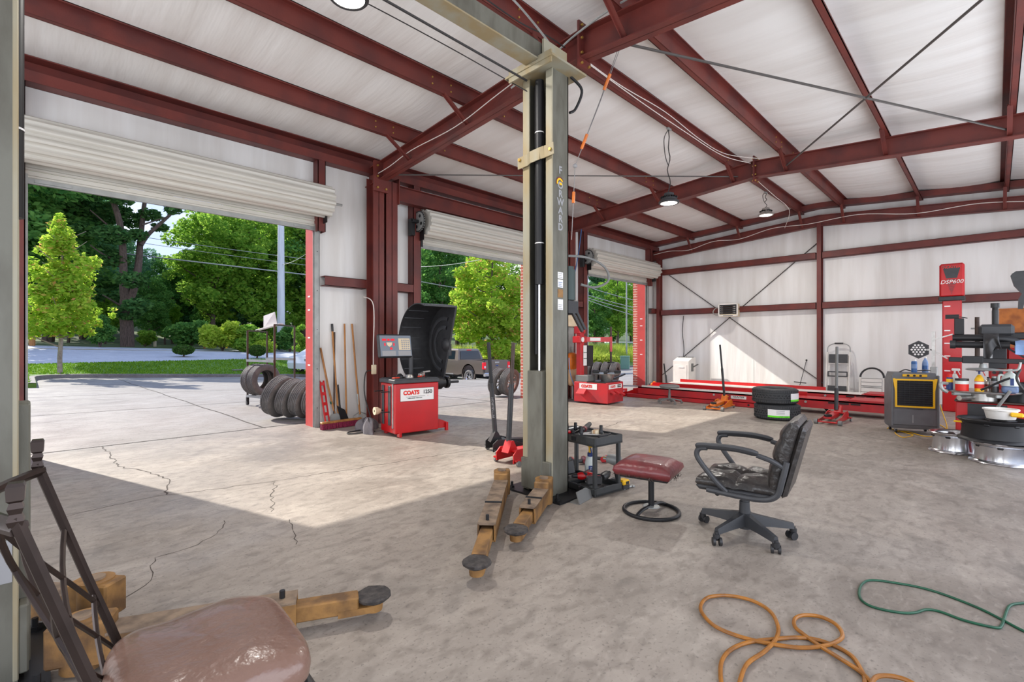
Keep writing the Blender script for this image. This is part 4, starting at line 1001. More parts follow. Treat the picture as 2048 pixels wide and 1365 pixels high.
m = MB(T(.92, .42, .84)); m.bx(-.08, .08, -.03, .03, 0, .03, .01); m.lathe([(.05, 0), (.085, 0), (.085, .02), (.05, .02)], 16, closed=True); m.build('mount_head', 'black_metal', tc_)
MB().bx(.28, .62, .70, .72, .78, 1.24, .01).build('splash_panel', 'ink_black', tc_)
m = MB(); m.bx(.14, .27, .66, .67, .80, 1.24); lp = m.build('instruction_panel', 'sign_white', tc_)
for z in (.95, 1.08): MB().bx(.14, .27, .655, .66, z, z + .012).build('panel_line', 'hose_green', lp, 0)
m = MB(); m.bar((.74, .25, .5), (.98, .10, .60), .04, .03); m.build('bead_lever', 'black_metal', tc_)
# beige box with grey bin below, on the column, plus an orange sack
bxo = thing('wall_cabinet', 'beige box above a grey translucent bin, mounted on the far red column', 'cabinet', (8.95, 6.9, 0)); P0 = atY(1131, 606, 6.85); P1 = atY(1153, 654, 6.85); P2_ = atY(1150, 714, 6.85)
W(bxo).bx(P0.x - .12, P1.x, 6.85, 7.02, P1.z, P0.z, .01).build('upper_box', 'cream', bxo); W(bxo).bx(P0.x - .12, P2_.x, 6.86, 7.0, P2_.z, P1.z, .03).build('lower_bin', 'galv', bxo)
for s in (-.1, .1): W(bxo).bx(P1.x - .2 + s, P1.x - .18 + s, 6.95, 7.03, P2_.z - .05, P2_.z + .02).build('bracket', 'galv', bxo)
q0 = atY(1148, 745, 6.75); sk = thing('orange_sack', 'orange padded cushion hanging below the grey bin by the tyre changer', 'cushion', (q0.x, 6.75, 0))
for z in (.88, .52): W(sk).sph((q0.x, 6.8, z), (.14, .10, .20), 16, 10, e=.7).build('padding', 'brown_card' if z < .6 else 'orange_paint', sk)
W(sk).cyl((q0.x + .05, 6.83, 0.02), (q0.x + .05, 6.83, 1.2), .02, n=8).build('pole', 'galv', sk)
wire('pale blue air hose dropping beside the orange cushion', [atY(1138, 716, 6.7), atY(1140, 745, 6.7), atY(1146, 765, 6.7), atY(1152, 776, 6.65)], .012, 'cloth_blue', 'air_hose')
wire('blue rope hanging from the far rafter in front of the door post', [Vector((9.1, atX(1163, 462, 9.1).y, zrb(atX(1163, 462, 9.1).y) + .012)), atX(1158, 500, 9.1), atX(1151, 540, 9.1), atX(1150, 552, 9.1)], .012, 'bottle_blue', 'rope')

# ================================================================== ALIGNMENT RACK
rk = thing('alignment_rack', 'long low red wheel alignment rack along the far wall', 'alignment rack', (10.5, 3.6, 0))
for X0, X1, nm in ((10.25, 10.78, 'near'), (11.72, 12.25, 'far')):
    y0, y1 = 1.0, 6.0
    m = W(rk); m.bx(X0, X1, y0, y1, .235, .262); m.bx(X0, X0 + .012, y0, y1, .10, .262); m.bx(X1 - .012, X1, y0, y1, .10, .262); m.bx(X0, X1, y0 - .01, y0, .10, .262); rw = m.build('runway', 'red_dusty', rk, 30)
    W(rk).bx(X0 + .03, X1 - .03, 1.9, 6.0, .262, .267).build('runway_tread', 'white_paint' if nm == 'far' else 'red_dusty', rw, 0)
    W(rk).bx(X0 - .006, X0 + .03, 3.2, 5.9, .262, .30).build('side_guide', 'white_paint', rw, 0)
    W(rk).bx(X1 - .03, X1, 2.6, 5.9, .262, .34).build('inner_guide', 'red_paint', rw, 0)
    for yy in (1.55,):
        m = W(rk); m.bx(X0 - .03, X1 + .02, yy - .28, yy + .28, .262, .30, .004); m.build('turn_plate', 'red_dusty', rw)
        W(rk).bx(X0 + .04, X1 - .04, yy - .34, yy - .24, .27, .315, .004).build('bridge_block', 'black_metal', rw)
    for k in range(3): W(rk).bx(X0 - .014, X0 - .003, 2.0 - k * .17, 2.14 - k * .17, .205, .232).build('slot', 'ink_black', rw, 0)
    for yy in (5.2, 4.2, 2.5): W(rk).cyl((X0 - .012, yy, .205), (X0, yy, .205), .022, n=12).build('boss', 'galv', rw)
m = W(rk); m.bx(10.22, 10.5, 3.3, 6.3, .0, .085, .01); m.bx(11.8, 12.1, 3.3, 6.3, 0, .085, .01); m.build('base_rail', 'red_dusty', rk, 30)
W(rk).cyl((10.22 - .004, 3.5, .05), (10.22, 3.5, .05), .022, n=12).build('rail_hole', 'ink_black', rk)
for y in (6.05, 3.3): W(rk).bx(10.4, 12.1, y, y + .18, .09, .2, .01).build('cross_tube', 'red_dusty', rk)
for x in (10.35, 11.8): W(rk).prism([(0, .0), (.55, 0), (0, .2)], 0, .45, frame((x, 6.0, .04), (0, 1, 0), (0, 0, 1))).build('ramp', 'red_paint', rk, 30)
W(rk).bar((10.6, 2.2, .0), (10.6, 2.3, .12), .04, .04).build('leg', 'black_metal', rk)
W(rk).bar((10.6, 1.1, .0), (10.6, 1.1, .12), .04, .04).build('leg', 'black_metal', rk)
W(rk).bar((12.0, 1.1, .0), (12.0, 1.1, .12), .04, .04).build('leg', 'black_metal', rk)
pl_ = W(rk).bx(10.235, 10.249, 3.55, 3.85, .155, .215).build('maker_plate', 'sign_white', rk, 0)
text('lettering', 'HUNTER', .045, 'ink_black', pl_, LM(rk) @ frame((10.234, 3.70, .192), (0, -1, 0), (0, 0, 1)), sx=1.25, shear=.2, offset=.001)
text('lettering', 'Engineering Company', .014, 'ink_grey', pl_, LM(rk) @ frame((10.234, 3.70, .167), (0, -1, 0), (0, 0, 1)), sx=1.3)
W(rk).bx(10.24, 10.249, 3.90, 3.97, .18, .2).build('emblem', 'yellow', rk, 0)
ar = thing('approach_ramp', 'short red steel ramp lying on the floor before the farthest door', 'ramp', (9.75, 6.6, 0))
W(ar).prism([(0, 0), (.9, 0), (.9, .13), (.0, .02)], 0, .5, frame((9.45, 6.95, 0), (1, -.1, 0), (0, 0, 1))).build('deck', 'red_paint', ar, 30)
W(ar).bx(10.1, 10.8, 6.62, 6.74, 0, .14, .01).build('beam', 'red_dusty', ar)

# ================================================================== THINGS ALONG THE FAR WALL
X = 13.1
gc = thing('gas_cabinet', 'white upright metal cabinet with slanted top against the far wall', 'cabinet', (13.15, 6.25, 0)); a = atX(1346, 772, 12.95); b = atX(1377, 772, 12.95); zt = atX(1360, 716, 12.95).z
W(gc).add([(12.95, a.y, .0), (12.95, b.y, .0), (13.4, b.y, .0), (13.4, a.y, .0), (12.95, a.y, zt - .09), (12.95, b.y, zt - .09), (13.4, b.y, zt), (13.4, a.y, zt), (13.2, a.y, zt), (13.2, b.y, zt)],
          [(0, 1, 5, 4), (1, 2, 6, 9, 5), (0, 4, 8, 7, 3), (2, 3, 7, 6), (4, 5, 9, 8), (8, 9, 6, 7), (0, 3, 2, 1)]).build('body', 'white_paint', gc, 30)
W(gc).bx(12.944, 12.95, b.y + .05, a.y - .05, .12, zt - .2, .004).build('door_panel', 'white_paint', gc)
W(gc).bx(12.935, 12.945, (a.y + b.y) / 2 - .09, (a.y + b.y) / 2 + .06, .60, .63).build('badge', 'sign_white', gc, 0)
for k in range(6): W(gc).bx(13.2, 13.38, b.y + .05 + k * .07, b.y + .09 + k * .07, zt, zt + .02).build('vent_slot', 'grey_plastic', gc, 0)
W(gc).bar((13.2, b.y - .02, .62), (13.2, b.y - .16, .70), .03, .03).build('gas_valve', 'grey_plastic', gc)
W(gc).bx(13.12, 13.2, b.y - .03, b.y, .5, .72).build('hinge', 'grey_plastic', gc)
wire('dark gas line rising up the far wall from the white cabinet', [atX(1366, 716, 13.55), atX(1368, 700, 13.6), atX(1365, 665, 13.6), atX(1367, 632, 13.6)], .01, 'wire_dark', 'gas_line')
jh = thing('jack_handle', 'thin dark jack handle leaning behind the white cabinet by the corner post', 'handle', (13.2, 6.85, 0)); W(jh).cyl((13.2, 6.78, 0), (13.35, 6.95, .68), .02, n=8).build('bar', 'black_metal', jh); W(jh).cyl((13.2, 6.78, 0), (13.28, 6.86, .35), .03, n=8).build('sleeve', 'black_plastic', jh)
# junk in the corner
for k, (x, y, s, mm, lab) in enumerate([(13.0, 7.1, .12, 'black_plastic', 'black lump of gear lying in the corner behind the rack'), (13.25, 6.75, .09, 'galv', 'small grey metal box on the floor in the far corner')]):
    tag(MB(T(x, y, 0) @ RZ(.4 * k)).bx(-s, s, -s * .8, s * .8, 0, s * 1.1, .03).build('floor_junk', mm, None), lab, 'box')
dl = thing('power_drill', 'orange and black drill lying in the far corner by the jamb', 'drill', (12.85, 7.0, 0)); MB().bar((-.12, 0, .08), (.12, .04, .14), .09, .09, bev=.02).build('body', 'orange_paint', dl); MB().bar((-.05, 0, .0), (-.08, 0, .1), .06, .05, bev=.01).build('grip', 'black_plastic', dl)
# heater
ht = thing('unit_heater', 'small beige electric unit heater mounted on the far wall girt', 'heater', (13.3, 5.05, 2.0), math.radians(12))
HX, HY, HZ = .34, .48, .34
MB().bx(-.17, .17, -HY / 2, HY / 2, 0, HZ, .012).build('case', 'cream', ht)
m = MB(); m.bx(-.19, -.17, -HY / 2, HY / 2, 0, .035); m.bx(-.19, -.17, -HY / 2, HY / 2, HZ - .03, HZ); m.bx(-.19, -.17, -HY / 2, -HY / 2 + .03, 0, HZ); m.bx(-.19, -.17, HY / 2 - .03, HY / 2, 0, HZ); m.build('front_frame', 'white_paint', ht)
MB().bx(-.175, -.168, -HY / 2 + .03, HY / 2 - .03, .06, HZ - .03).build('grille_opening', 'ink_black', ht, 0)
for k in range(4): MB(T(-.185, 0, .09 + k * .055) @ RY(.5)).bx(-.02, .02, -HY / 2 + .07, HY / 2 - .07, -.004, .004).build('louvre', 'frame_brown', ht, 0)
for k in range(4):
    for s in (-1, 1): MB().bx(-.192, -.186, s * (HY / 2 - .09) - .03, s * (HY / 2 - .09) + .03, .085 + k * .055, .105 + k * .055).build('louvre_end', 'white_paint', ht, 0)
MB().bx(-.193, -.188, -.12, .12, .012, .024).build('slot', 'frame_brown', ht, 0)
MB().cyl((.02, -HY / 2, .2), (.02, -HY / 2 - .01, .2), .03, n=14).build('knob', 'ink_black', ht)
m = MB(); m.tube(smoothpath([(.1, .24, .26), (.12, .36, .24), (.1, .42, .14), (.05, .36, .06), (-.05, .25, .05)], 6), .012, 6); m.build('cable', 'galv', ht)
MB().bar((.17, .0, .30), (.3, 0, .30), .05, .03).build('wall_bracket', 'galv', ht)
# step ladder
ld = thing('step_ladder', 'folded white step ladder with three dark treads leaning on the far wall', 'ladder', (13.45, 2.58, 0))
yl, yr = 2.83, 2.38; xb, xt = 13.28, 13.52
def LP(y, z): return Vector((xb + (xt - xb) * z / 1.3, y, z))
for y in (yl, yr): W(ld).bar(LP(y, .0), LP(y, 1.08), .03, .045, up=(1, 0, 0), bev=.004).build('rail', 'white_paint', ld)
for y in (yl - .04, yr + .04): W(ld).bar(LP(y, .0) + Vector((.05, 0, 0)), LP(y, 1.0) + Vector((.03, 0, 0)), .02, .03, up=(1, 0, 0)).build('rear_leg', 'white_paint', ld)
m = W(ld); m.tube(smoothpath([LP(yl, 1.06), LP(yl - .01, 1.2), LP(yl - .1, 1.27), LP((yl + yr) / 2, 1.28), LP(yr + .1, 1.27), LP(yr + .01, 1.2), LP(yr, 1.06)], 6), .011, 8); m.build('hoop', 'galv', ld)
W(ld).tube([LP(yl - .14, 1.285), LP(yr + .14, 1.285)], .02, 8).build('grip', 'black_plastic', ld)
for z0, z1 in ((.83, 1.03), (.52, .62), (.17, .30)):
    m = W(ld); tr = None
    if z1 - z0 > .11: tr = W(ld).bar(LP((yl + yr) / 2, z0) - Vector((.03, 0, 0)), LP((yl + yr) / 2, z1) - Vector((.03, 0, 0)), .37, .02, up=(1, 0, 0)).build('tread', 'dark_plastic', ld)
    else:
        for zz in (z0, z1): m.bar(LP(yl - .03, zz) - Vector((.03, 0, 0)), LP(yr + .03, zz) - Vector((.03, 0, 0)), .02, .025)
        for yy in (yl - .04, yr + .04): m.bar(LP(yy, z0) - Vector((.03, 0, 0)), LP(yy, z1) - Vector((.03, 0, 0)), .02, .02, up=(1, 0, 0))
        m.build('tread', 'dark_plastic', ld)
    W(ld).bar(LP(yl, z0 - .02), LP(yr, z0 - .02), .02, .02).build('cross_bar', 'white_paint', ld)
ss = thing('step_stool', 'small folded white step stool with an arched black grip leaning on the far wall', 'step stool', (13.45, 1.95, 0))
yl, yr = 2.17, 1.74
for y in (yl, yr): W(ss).bar(LP(y, .0), LP(y, .52), .035, .03, up=(1, 0, 0), bev=.004).build('rail', 'white_paint', ss)
for y in (yl - .06, yr + .04): W(ss).bar(LP(y, .0) - Vector((.03, 0, 0)), LP(y, .5) - Vector((.03, 0, 0)), .02, .02, up=(1, 0, 0)).build('rear_leg', 'white_paint', ss)
m = W(ss); m.tube([LP((yl + yr) / 2 + (yl - yr) / 2 * math.cos(t * PI / 16), .52 + .21 * math.sin(t * PI / 16)) for t in range(17)], .02, 8); m.build('grip', 'black_plastic', ss)
for z0, z1 in ((.34, .50), (.08, .30)): W(ss).bar(LP((yl + yr) / 2, z0) - Vector((.04, 0, 0)), LP((yl + yr) / 2, z1) - Vector((.04, 0, 0)), .36, .015, up=(1, 0, 0)).build('tread', 'white_paint', ss)
for z in (.5, .42, .34, .3, .2): W(ss).bar(LP(yl - .03, z) - Vector((.05, 0, 0)), LP(yr + .03, z) - Vector((.05, 0, 0)), .01, .008).build('tread_edge', 'grey_plastic', ss)
wd_ = thing('wand_hook', 'thin wire hanger standing on the far wall beside the red post', 'hanger', (13.55, 3.35, 0)); m = W(wd_); m.cyl((13.5, 3.42, .25), (13.6, 3.30, .86), .007, n=6); m.bar((13.5, 3.55, .33), (13.5, 3.28, .31), .02, .02); m.build('rod', 'wire_dark', wd_); W(wd_).sph((13.6, 3.30, .87), .022, 8, 6).build('knob', 'ink_black', wd_)
# sensor column
ds_ = thing('sensor_column', 'tall red alignment sensor column with a black triangle badge by the far wall', 'sensor column', (12.3, .58, 0))
yl, yr = .715, .445
W(ds_).bx(12.3, 12.52, yr, yl, 0, 2.15, .015).build('pillar', 'red_paint', ds_)
W(ds_).bx(12.24, 12.55, yr - .04, yl + .04, 2.16, 2.79, .03).build('head', 'red_paint', ds_)
W(ds_).bx(12.23, 12.56, yr - .05, yl + .05, 2.09, 2.17, .01).build('collar', 'black_plastic', ds_)
FX = frame((12.238, .58, 2.45), (0, -1, 0), (0, 0, 1))
W(ds_).prism([(-.13, .29), (.13, .29), (.075, .06), (-.075, .06)], 0, .001, FX).build('badge', 'dark_plastic', ds_, 0)
for k in range(9):
    z = .03 - k * .026; w = .066 - k * .0075; W(ds_).bx(12.2365, 12.238, .58 - w, .58 + w, 2.45 + z - (.05 if z < .03 else 0) - .003, 2.45 + z - (.05 if z < .03 else 0) + .006).build('badge_stripe', 'dark_plastic', ds_, 0)
text('lettering', 'HUNTER', .055, 'ink_red', ds_, LM(ds_) @ frame((12.236, .58, 2.715), (0, -1, 0), (0, 0, 1)), shear=.25, sx=1.15, offset=.001)
text('lettering', 'DSP600', .10, 'sign_white', ds_, LM(ds_) @ frame((12.235, .58, 2.44), (0, -1, 0), (0, 0, 1)), shear=.22, extrude=.002)
for z in (1.98, 1.52, 1.28, 1.04, .76, .45): W(ds_).bx(12.296, 12.3, .60, .685, z, z + .02).build('marker', 'sign_white', ds_, 0)
W(ds_).bx(12.297, 12.3, .48, .67, 1.75, 1.83).build('vent', 'ink_black', ds_, 0)
# target stand with hexagonal target, left of the column
tg = thing('alignment_target', 'hexagonal dotted alignment target on a clamp above the cooler', 'target', (11.6, .95, 0)); hx = atX(1837, 700, 11.5)
hm = frame((11.5, hx.y, hx.z), (0, -1, 0), (0, 0, 1))
W(tg).prism([(.165 * math.cos(PI / 6 + k * PI / 3), .165 * math.sin(PI / 6 + k * PI / 3)) for k in range(6)], -.03, 0, hm).build('plate', 'dark_plastic', tg, 30)
W(tg).prism([(.14 * math.cos(PI / 6 + k * PI / 3), .14 * math.sin(PI / 6 + k * PI / 3)) for k in range(6)], 0, .002, hm).build('face', 'black_plastic', tg, 0)
for i in range(-2, 3):
    for j in range(-2, 3):
        x = (j + (i % 2) * .5) * .048; y = i * .042
        if math.hypot(x, y) < .115: W(tg).cyl(hm @ Vector((x, y, .002)), hm @ Vector((x, y, .004)), .017, n=12).build('dot', 'sign_white', tg, 0)
q = atX(1868, 700, 11.5); m = W(tg); m.bar((11.5, hx.y - .12, hx.z), (11.5, q.y, q.z), .03, .03); m.bx(11.48, 11.53, q.y - .02, q.y + .03, .87, 1.5); m.bar((11.5, q.y, 1.36), (11.5, q.y - .25, 1.45), .03, .02); m.bar((11.5, q.y + .05, 1.18), (11.5, q.y - .18, 1.02), .03, .02); m.build('clamp_arm', 'alu', tg, 30)
W(tg).bx(11.46, 11.56, q.y - .05, q.y + .05, 0, .87, .01).build('stand', 'galv', tg)
# plywood sheet on the wall
a = atX(1996, 615, 13.2); m = MB(); m.bx(13.55, 13.6, -1.2, atX(1996, 615, 13.55).y, .6, atX(2020, 617, 13.55).z)
tag(m.build('plywood_sheet', 'plywood', None), 'orange plywood sheet fixed to the far wall behind the right tyre changer', 'plywood')

# ================================================================== EVAPORATIVE COOLER
A = FL(1783, 866); B = FL(1878, 872); dirx = (B - A).normalized(); cw = (B - A).length
co = thing('evaporative_cooler', 'grey evaporative cooler with a yellow framed grille and yellow cord', 'air cooler', (A.x, A.y, 0), math.atan2(dirx.y, dirx.x))
Hh = .87; Dd = .38
m = MB(); v = []
for z, ins in ((.07, .015), (.10, 0), (Hh - .12, 0), (Hh, .03)):
    v += [(ins, ins, z), (cw - ins, ins, z), (cw - ins, Dd - ins, z), (ins, Dd - ins, z)]
f = [(k * 4 + i, k * 4 + (i + 1) % 4, k * 4 + 4 + (i + 1) % 4, k * 4 + 4 + i) for k in range(3) for i in range(4)] + [(0, 3, 2, 1), (12, 13, 14, 15)]
m.add(v, f); m.build('body', 'cooler_grey', co, 30)
m = MB(); m.bx(-.005, .02, -.02, .03, .1, Hh - .03, .008); m.bx(cw - .02, cw + .005, -.02, .03, .1, Hh - .03, .008); m.bx(0, cw, -.01, .03, .12, .36, .01); m.build('front_shell', 'cooler_grey', co)
gx0, gx1, gz0, gz1 = .06, cw - .07, .40, .76
m = MB(); t_ = .022
m.bx(gx0 - t_, gx1 + t_, -.022, .0, gz0 - t_, gz0); m.bx(gx0 - t_, gx1 + t_, -.022, 0, gz1, gz1 + t_); m.bx(gx0 - t_, gx0, -.022, 0, gz0, gz1); m.bx(gx1, gx1 + t_, -.022, 0, gz0, gz1); m.prism([(gx0 - .05, gz1 + .03), (gx0 - .02, gz1 + .03), (gx0 - .02, gz0 + .2)], 0, .02, frame((0, 0, 0), (1, 0, 0), (0, 0, 1))); m.prism([(gx1 + .05, gz1 + .03), (gx1 + .02, gz1 + .03), (gx1 + .02, gz0 + .2)], 0, .02, frame((0, 0, 0), (1, 0, 0), (0, 0, 1))); m.build('grille_frame', 'yellow', co, 30)
MB().bx(gx0, gx1, -.004, .0, gz0, gz1).build('grille_back', 'ink_black', co, 0)
for k in range(11):
    z = gz0 + .02 + k * (gz1 - gz0 - .02) / 11; MB(T(0, -.012, z) @ RX(.5)).bx(gx0, gx1, -.012, .012, -.002, .003).build('louvre', 'dark_plastic', co, 0)
for k in range(7): MB().bx(gx0 + .03 + k * .055, gx0 + .034 + k * .055, -.02, -.016, gz0, gz1).build('vane', 'black_plastic', co, 0)
MB().bx(.13, cw - .13, -.004, .02, Hh - .055, Hh - .02, .004).build('control_panel', 'yellow', co)
for k in range(3): MB().cyl((.19 + k * .07, -.004, Hh - .038), (.19 + k * .07, -.018, Hh - .038), .014, n=12).build('knob', 'ink_black', co)
MB().bx(cw / 2 - .03, cw / 2 - .02, -.012, -.008, .16, .27).build('water_gauge', 'galv', co, 0)
m = MB(); m.bx(.18, cw - .18, -.013, -.009, .355, .36); m.build('seam', 'ink_black', co, 0)
for x in (.06, cw - .06):
    for y in (.04, Dd - .05):
        MB().cyl((x - .012, y, .03), (x + .012, y, .03), .03, n=14).build('caster', 'black_metal', co); MB().bx(x - .016, x + .016, y - .016, y + .016, .03, .075).build('caster_fork', 'galv', co)
cdp = [FL(1878, 850), FL(1893, 860), FL(1884, 872), FL(1850, 874), FL(1812, 864), FL(1790, 866), FL(1805, 876), FL(1826, 872), FL(1815, 868), FL(1780, 858), FL(1775, 858)]
yc = MB().tube(smoothpath([Vector((p.x, p.y, .006)) for p in cdp], 8), .006, 6).build('yellow_lead', 'yellow', None); tag(yc, 'thin yellow extension cord coiled on the floor under the cooler', 'cord')
wire('yellow cord drooping behind the right side of the cooler', [(9.6, .62, .5), (9.55, .56, .3), (9.45, .5, .1), (9.4, .5, .006)], .006, 'yellow', 'yellow_lead')
def bottle(lab, loc, prof, m, cap=None, capm='ink_red', band=None, bandm='ink_blue', cat='bottle', name='spray_can', handle=False, n=18):
    t = thing(name, lab, cat, loc)
    MB().lathe(prof, n).build('body', m, t)
    if cap: MB().lathe(cap, n).build('cap', capm, t)
    if band: MB().lathe(band, n).build('label_band', bandm, t)
    return t
def spraytrig(t, z, m='sign_white', m2='yellow'):
    q = MB(); q.bx(-.014, .014, -.05, .03, z, z + .03, .006); q.cyl((0, 0, z - .03), (0, 0, z), .010, n=10); q.build('spray_head', m, t); MB().bar((0, -.03, z + .002), (0, -.05, z - .05), .012, .008).build('trigger', m2, t)
ct = lambda x, y, z=Hh: Matrix.Translation(co.location) @ RZ(co.rotation_euler.z) @ Vector((x, y, z))
bottle('blue aerosol can standing on top of the grey cooler', ct(.30, .15), [(0, 0), (.033, 0), (.034, .01), (.034, .15), (.028, .165), (0, .165)], 'bottle_blue', [(.024, .163), (.024, .19), (0, .195)], 'sign_white', [(.0345, .06), (.0345, .12)], 'cloth_blue')
b_ = bottle('clear water bottle with blue label on top of the cooler', ct(.44, .2), [(0, 0), (.036, 0), (.036, .12), (.03, .16), (.014, .19), (.012, .21), (0, .21)], 'cloth_blue', [(.015, .205), (.015, .225), (0, .225)], 'sign_white', [(.0365, .05), (.0365, .1)], 'bottle_blue', name='water_bottle')
m = MB(); P_ = [ct(.12, .1), ct(.2, .16, Hh + .03), ct(.3, .22, Hh + .01), ct(.42, .1, Hh + .03), ct(.5, .2, Hh + .02)]
tag(MB().tube(smoothpath([p + UP * .008 for p in P_], 6), .008, 6).build('extension_lead', 'wire_dark', None), 'black cord bunched on top of the grey cooler', 'cord')

# ================================================================== TYRE CHANGER on the right
rc = thing('tyre_changer', 'tyre changer with black bead press arms at the right edge', 'tyre changer', (8.3, .0, 0))
W(rc).bx(8.14, 8.88, -.62, .35, .03, .575, .012).build('cabinet', 'red_paint', rc)
W(rc).bx(8.134, 8.14, -.1, .24, .40, .56).build('control_opening', 'black_plastic', rc, 0)
W(rc).bx(8.11, 8.9, -.63, .36, .575, .60, .006).build('top_plate', 'frame_brown', rc)
tcx, tcy = 8.2, .11
m = W(rc); m.lathe([(0, .70), (.33, .70), (.34, .712), (.33, .722), (0, .722)], 44, T(tcx, tcy, 0)); m.cyl((tcx, tcy, .6), (tcx, tcy, .70), .13, n=20); tt = m.build('turntable', 'alu', rc)
for k in range(4): W(rc).bx(.12, .30, -.03, .03, .655, .70, .008, T(tcx, tcy, 0) @ RZ(k * PI / 2 + .5)).build('clamp_slide', 'galv', tt)
for k in range(2): W(rc).cyl((tcx - .2 + .2 * k, tcy + .2 - .5 * k, .63), (tcx + .2, tcy - .1, .64), .03, n=10).build('pneumatic_cylinder', 'alu', tt)
m = W(rc); m.tube(smoothpath([(7.95, .42, .70), (7.9, .46, .74), (7.92, .47, .80), (8.0, .42, .80)], 5), .02, 8); m.build('edge_clamp', 'galv', rc)
# tower behind
W(rc).bx(8.55, 8.85, -.62, -.10, .6, 1.24, .02).build('tower', 'red_paint', rc)
W(rc).bx(8.52, 8.72, -.09, .06, .62, .98, .02).build('tower_base', 'red_paint', rc)
W(rc).bx(8.50, 8.56, -.10, .06, .98, 1.28, .006).build('valve_box', 'dark_plastic', rc)
for y in (.01, -.05): W(rc).cyl((8.52, y, .93), (8.48, y, .93), .018, n=12).build('knob', 'black_plastic', rc)
W(rc).cyl((8.2, -.0, 1.22), (8.2, -.0, 1.72), .028, n=14).build('press_screw', 'black_metal', rc)
m = W(rc)
for k in range(16): m.cyl((8.2, 0, 1.50 + k * .012), (8.2, 0, 1.506 + k * .012), .033, n=14)
m.build('screw_thread', 'dark_plastic', rc)['kind'] = 'stuff'
W(rc).cyl((8.2, 0, 1.72), (8.2, 0, 1.775), .042, n=14).build('screw_cap', 'black_plastic', rc)
W(rc).bx(8.12, 8.32, -.16, .145, 1.38, 1.52, .03).build('press_head', 'dark_plastic', rc)
W(rc).bx(8.15, 8.3, -.7, -.1, 1.34, 1.42, .01).build('press_beam', 'black_metal', rc)
m = W(rc); m.tube(smoothpath([(8.0, .37, 1.36), (8.0, .2, 1.36), (8.0, .02, 1.35), (8.03, -.12, 1.33), (8.1, -.3, 1.24), (8.15, -.45, 1.18)], 6), .042, 12); m.build('bead_arm', 'black_metal', rc)
W(rc).cyl((7.95, .36, 1.28), (7.95, -.12, 1.27), .04, n=14).build('bead_arm', 'black_metal', rc)
W(rc).cyl((7.95, .39, 1.28), (7.95, .34, 1.28), .05, n=14).build('arm_end', 'black_plastic', rc)
m = W(rc); m.bar((7.9, .40, 1.10), (7.9, -.55, 1.08), .055, .055, bev=.006); m.bar((7.9, .28, 1.10), (7.9, .1, 1.1), .08, .085, bev=.006); m.build('telescopic_arm', 'black_metal', rc, 30)
m = W(rc); m.bar((8.0, -.02, 1.3), (8.0, -.25, 1.12), .03, .02); m.bar((7.95, -.3, 1.3), (7.92, -.4, 1.08), .06, .05); m.build('arm_strut', 'black_metal', rc, 30)
m = W(rc); m.lathe([(0, 0), (.14, 0), (.16, .012), (.14, .022), (.04, .03), (.03, .08), (0, .08)], 28, T(7.93, .10, .975)); m.build('press_disc', 'galv', rc)
m = W(rc); m.tube(smoothpath([(7.88, .02, .99), (7.86, -.1, .985), (7.86, -.18, 1.0), (7.86, -.2, 1.08)], 5), .012, 8); m.build('disc_hook', 'galv', rc)
m = W(rc); m.bx(8.08, 8.14, .27, .36, 1.40, 1.60, .006); m.bar((8.1, .40, 1.64), (8.1, .24, 1.60), .03, .01); m.build('tool_bracket', 'black_metal', rc, 30)
m = W(rc); m.cyl((8.4, .16, 1.10), (8.4, .16, 1.62), .024, n=10); m.build('guide_post', 'frame_brown', rc)
m = W(rc); m.cyl((8.45, .05, 1.05), (8.45, .05, 1.5), .026, n=10); m.bar((8.45, .22, 1.48), (8.45, -.05, 1.48), .012, .02); m.bx(8.43, 8.47, -.0, .10, 1.44, 1.52); m.build('guide_post', 'galv', rc)
m = W(rc); m.tube(smoothpath([(7.9, -.20, 1.0), (7.85, -.17, .9), (7.85, -.22, .78), (7.9, -.3, .72)], 6), .012, 8); m.build('air_hose', 'wire_dark', rc); m = W(rc); m.tube(smoothpath([(8.5, -.16, .98), (8.45, -.2, .8), (8.5, -.14, .62)], 6), .012, 8); m.build('air_hose', 'wire_dark', rc)
W(rc).cyl((8.05, .03, .45), (7.9, -.12, .75), .016, n=10).build('pry_bar', 'galv', rc)
tag(MB().tube(smoothpath([(7.9, .12, .745), (7.86, -.05, .86), (7.85, -.12, .9)], 6), .012, 8).build('pry_tool', 'black_metal', None), 'black pry bar leaning behind the clear jug', 'pry bar')
# hanging glove / cloth on the arms
cl = MB()
def drape(u, v):
    y = .16 - .30 * u; a = v * 2 - 1
    return (7.93 - .02 * math.sin(9 * u) + (.06 if a > 0 else -.06), y + .03 * math.sin(5 * v + u), 1.41 - .34 * abs(a) ** 1.3 * (.8 + .25 * math.sin(6 * u)))
def drp(x0, x1, y0, y1, ztop, drop, name, mm, lab, amp=.02):
    q = MB()
    def fn(u, v):
        y = y0 + (y1 - y0) * u; a = abs(v * 2 - 1); s = 1 if v > .5 else -1
        return (x0 + (x1 - x0) * (0.5 + .5 * s * min(1, a * 3)) + amp * math.sin(11 * u + 3 * v) * a, y + .03 * math.sin(4 * v) * u, ztop - drop * a * (.75 + .3 * math.sin(5 * u + 1)) )
    q.grid(fn, 24, 24); return tag(q.build(name, mm, None, 80), lab, 'cloth')
drp(7.87, 8.06, .10, -.06, 1.41, .32, 'black_glove_rag', 'black_plastic', 'black rag draped over the press arms of the right tyre changer')
drp(7.86, 8.2, -.16, -.6, 1.33, .16, 'blue_cloth', 'cloth_blue', 'light blue cloth hung over the press arm at the right edge', .03)
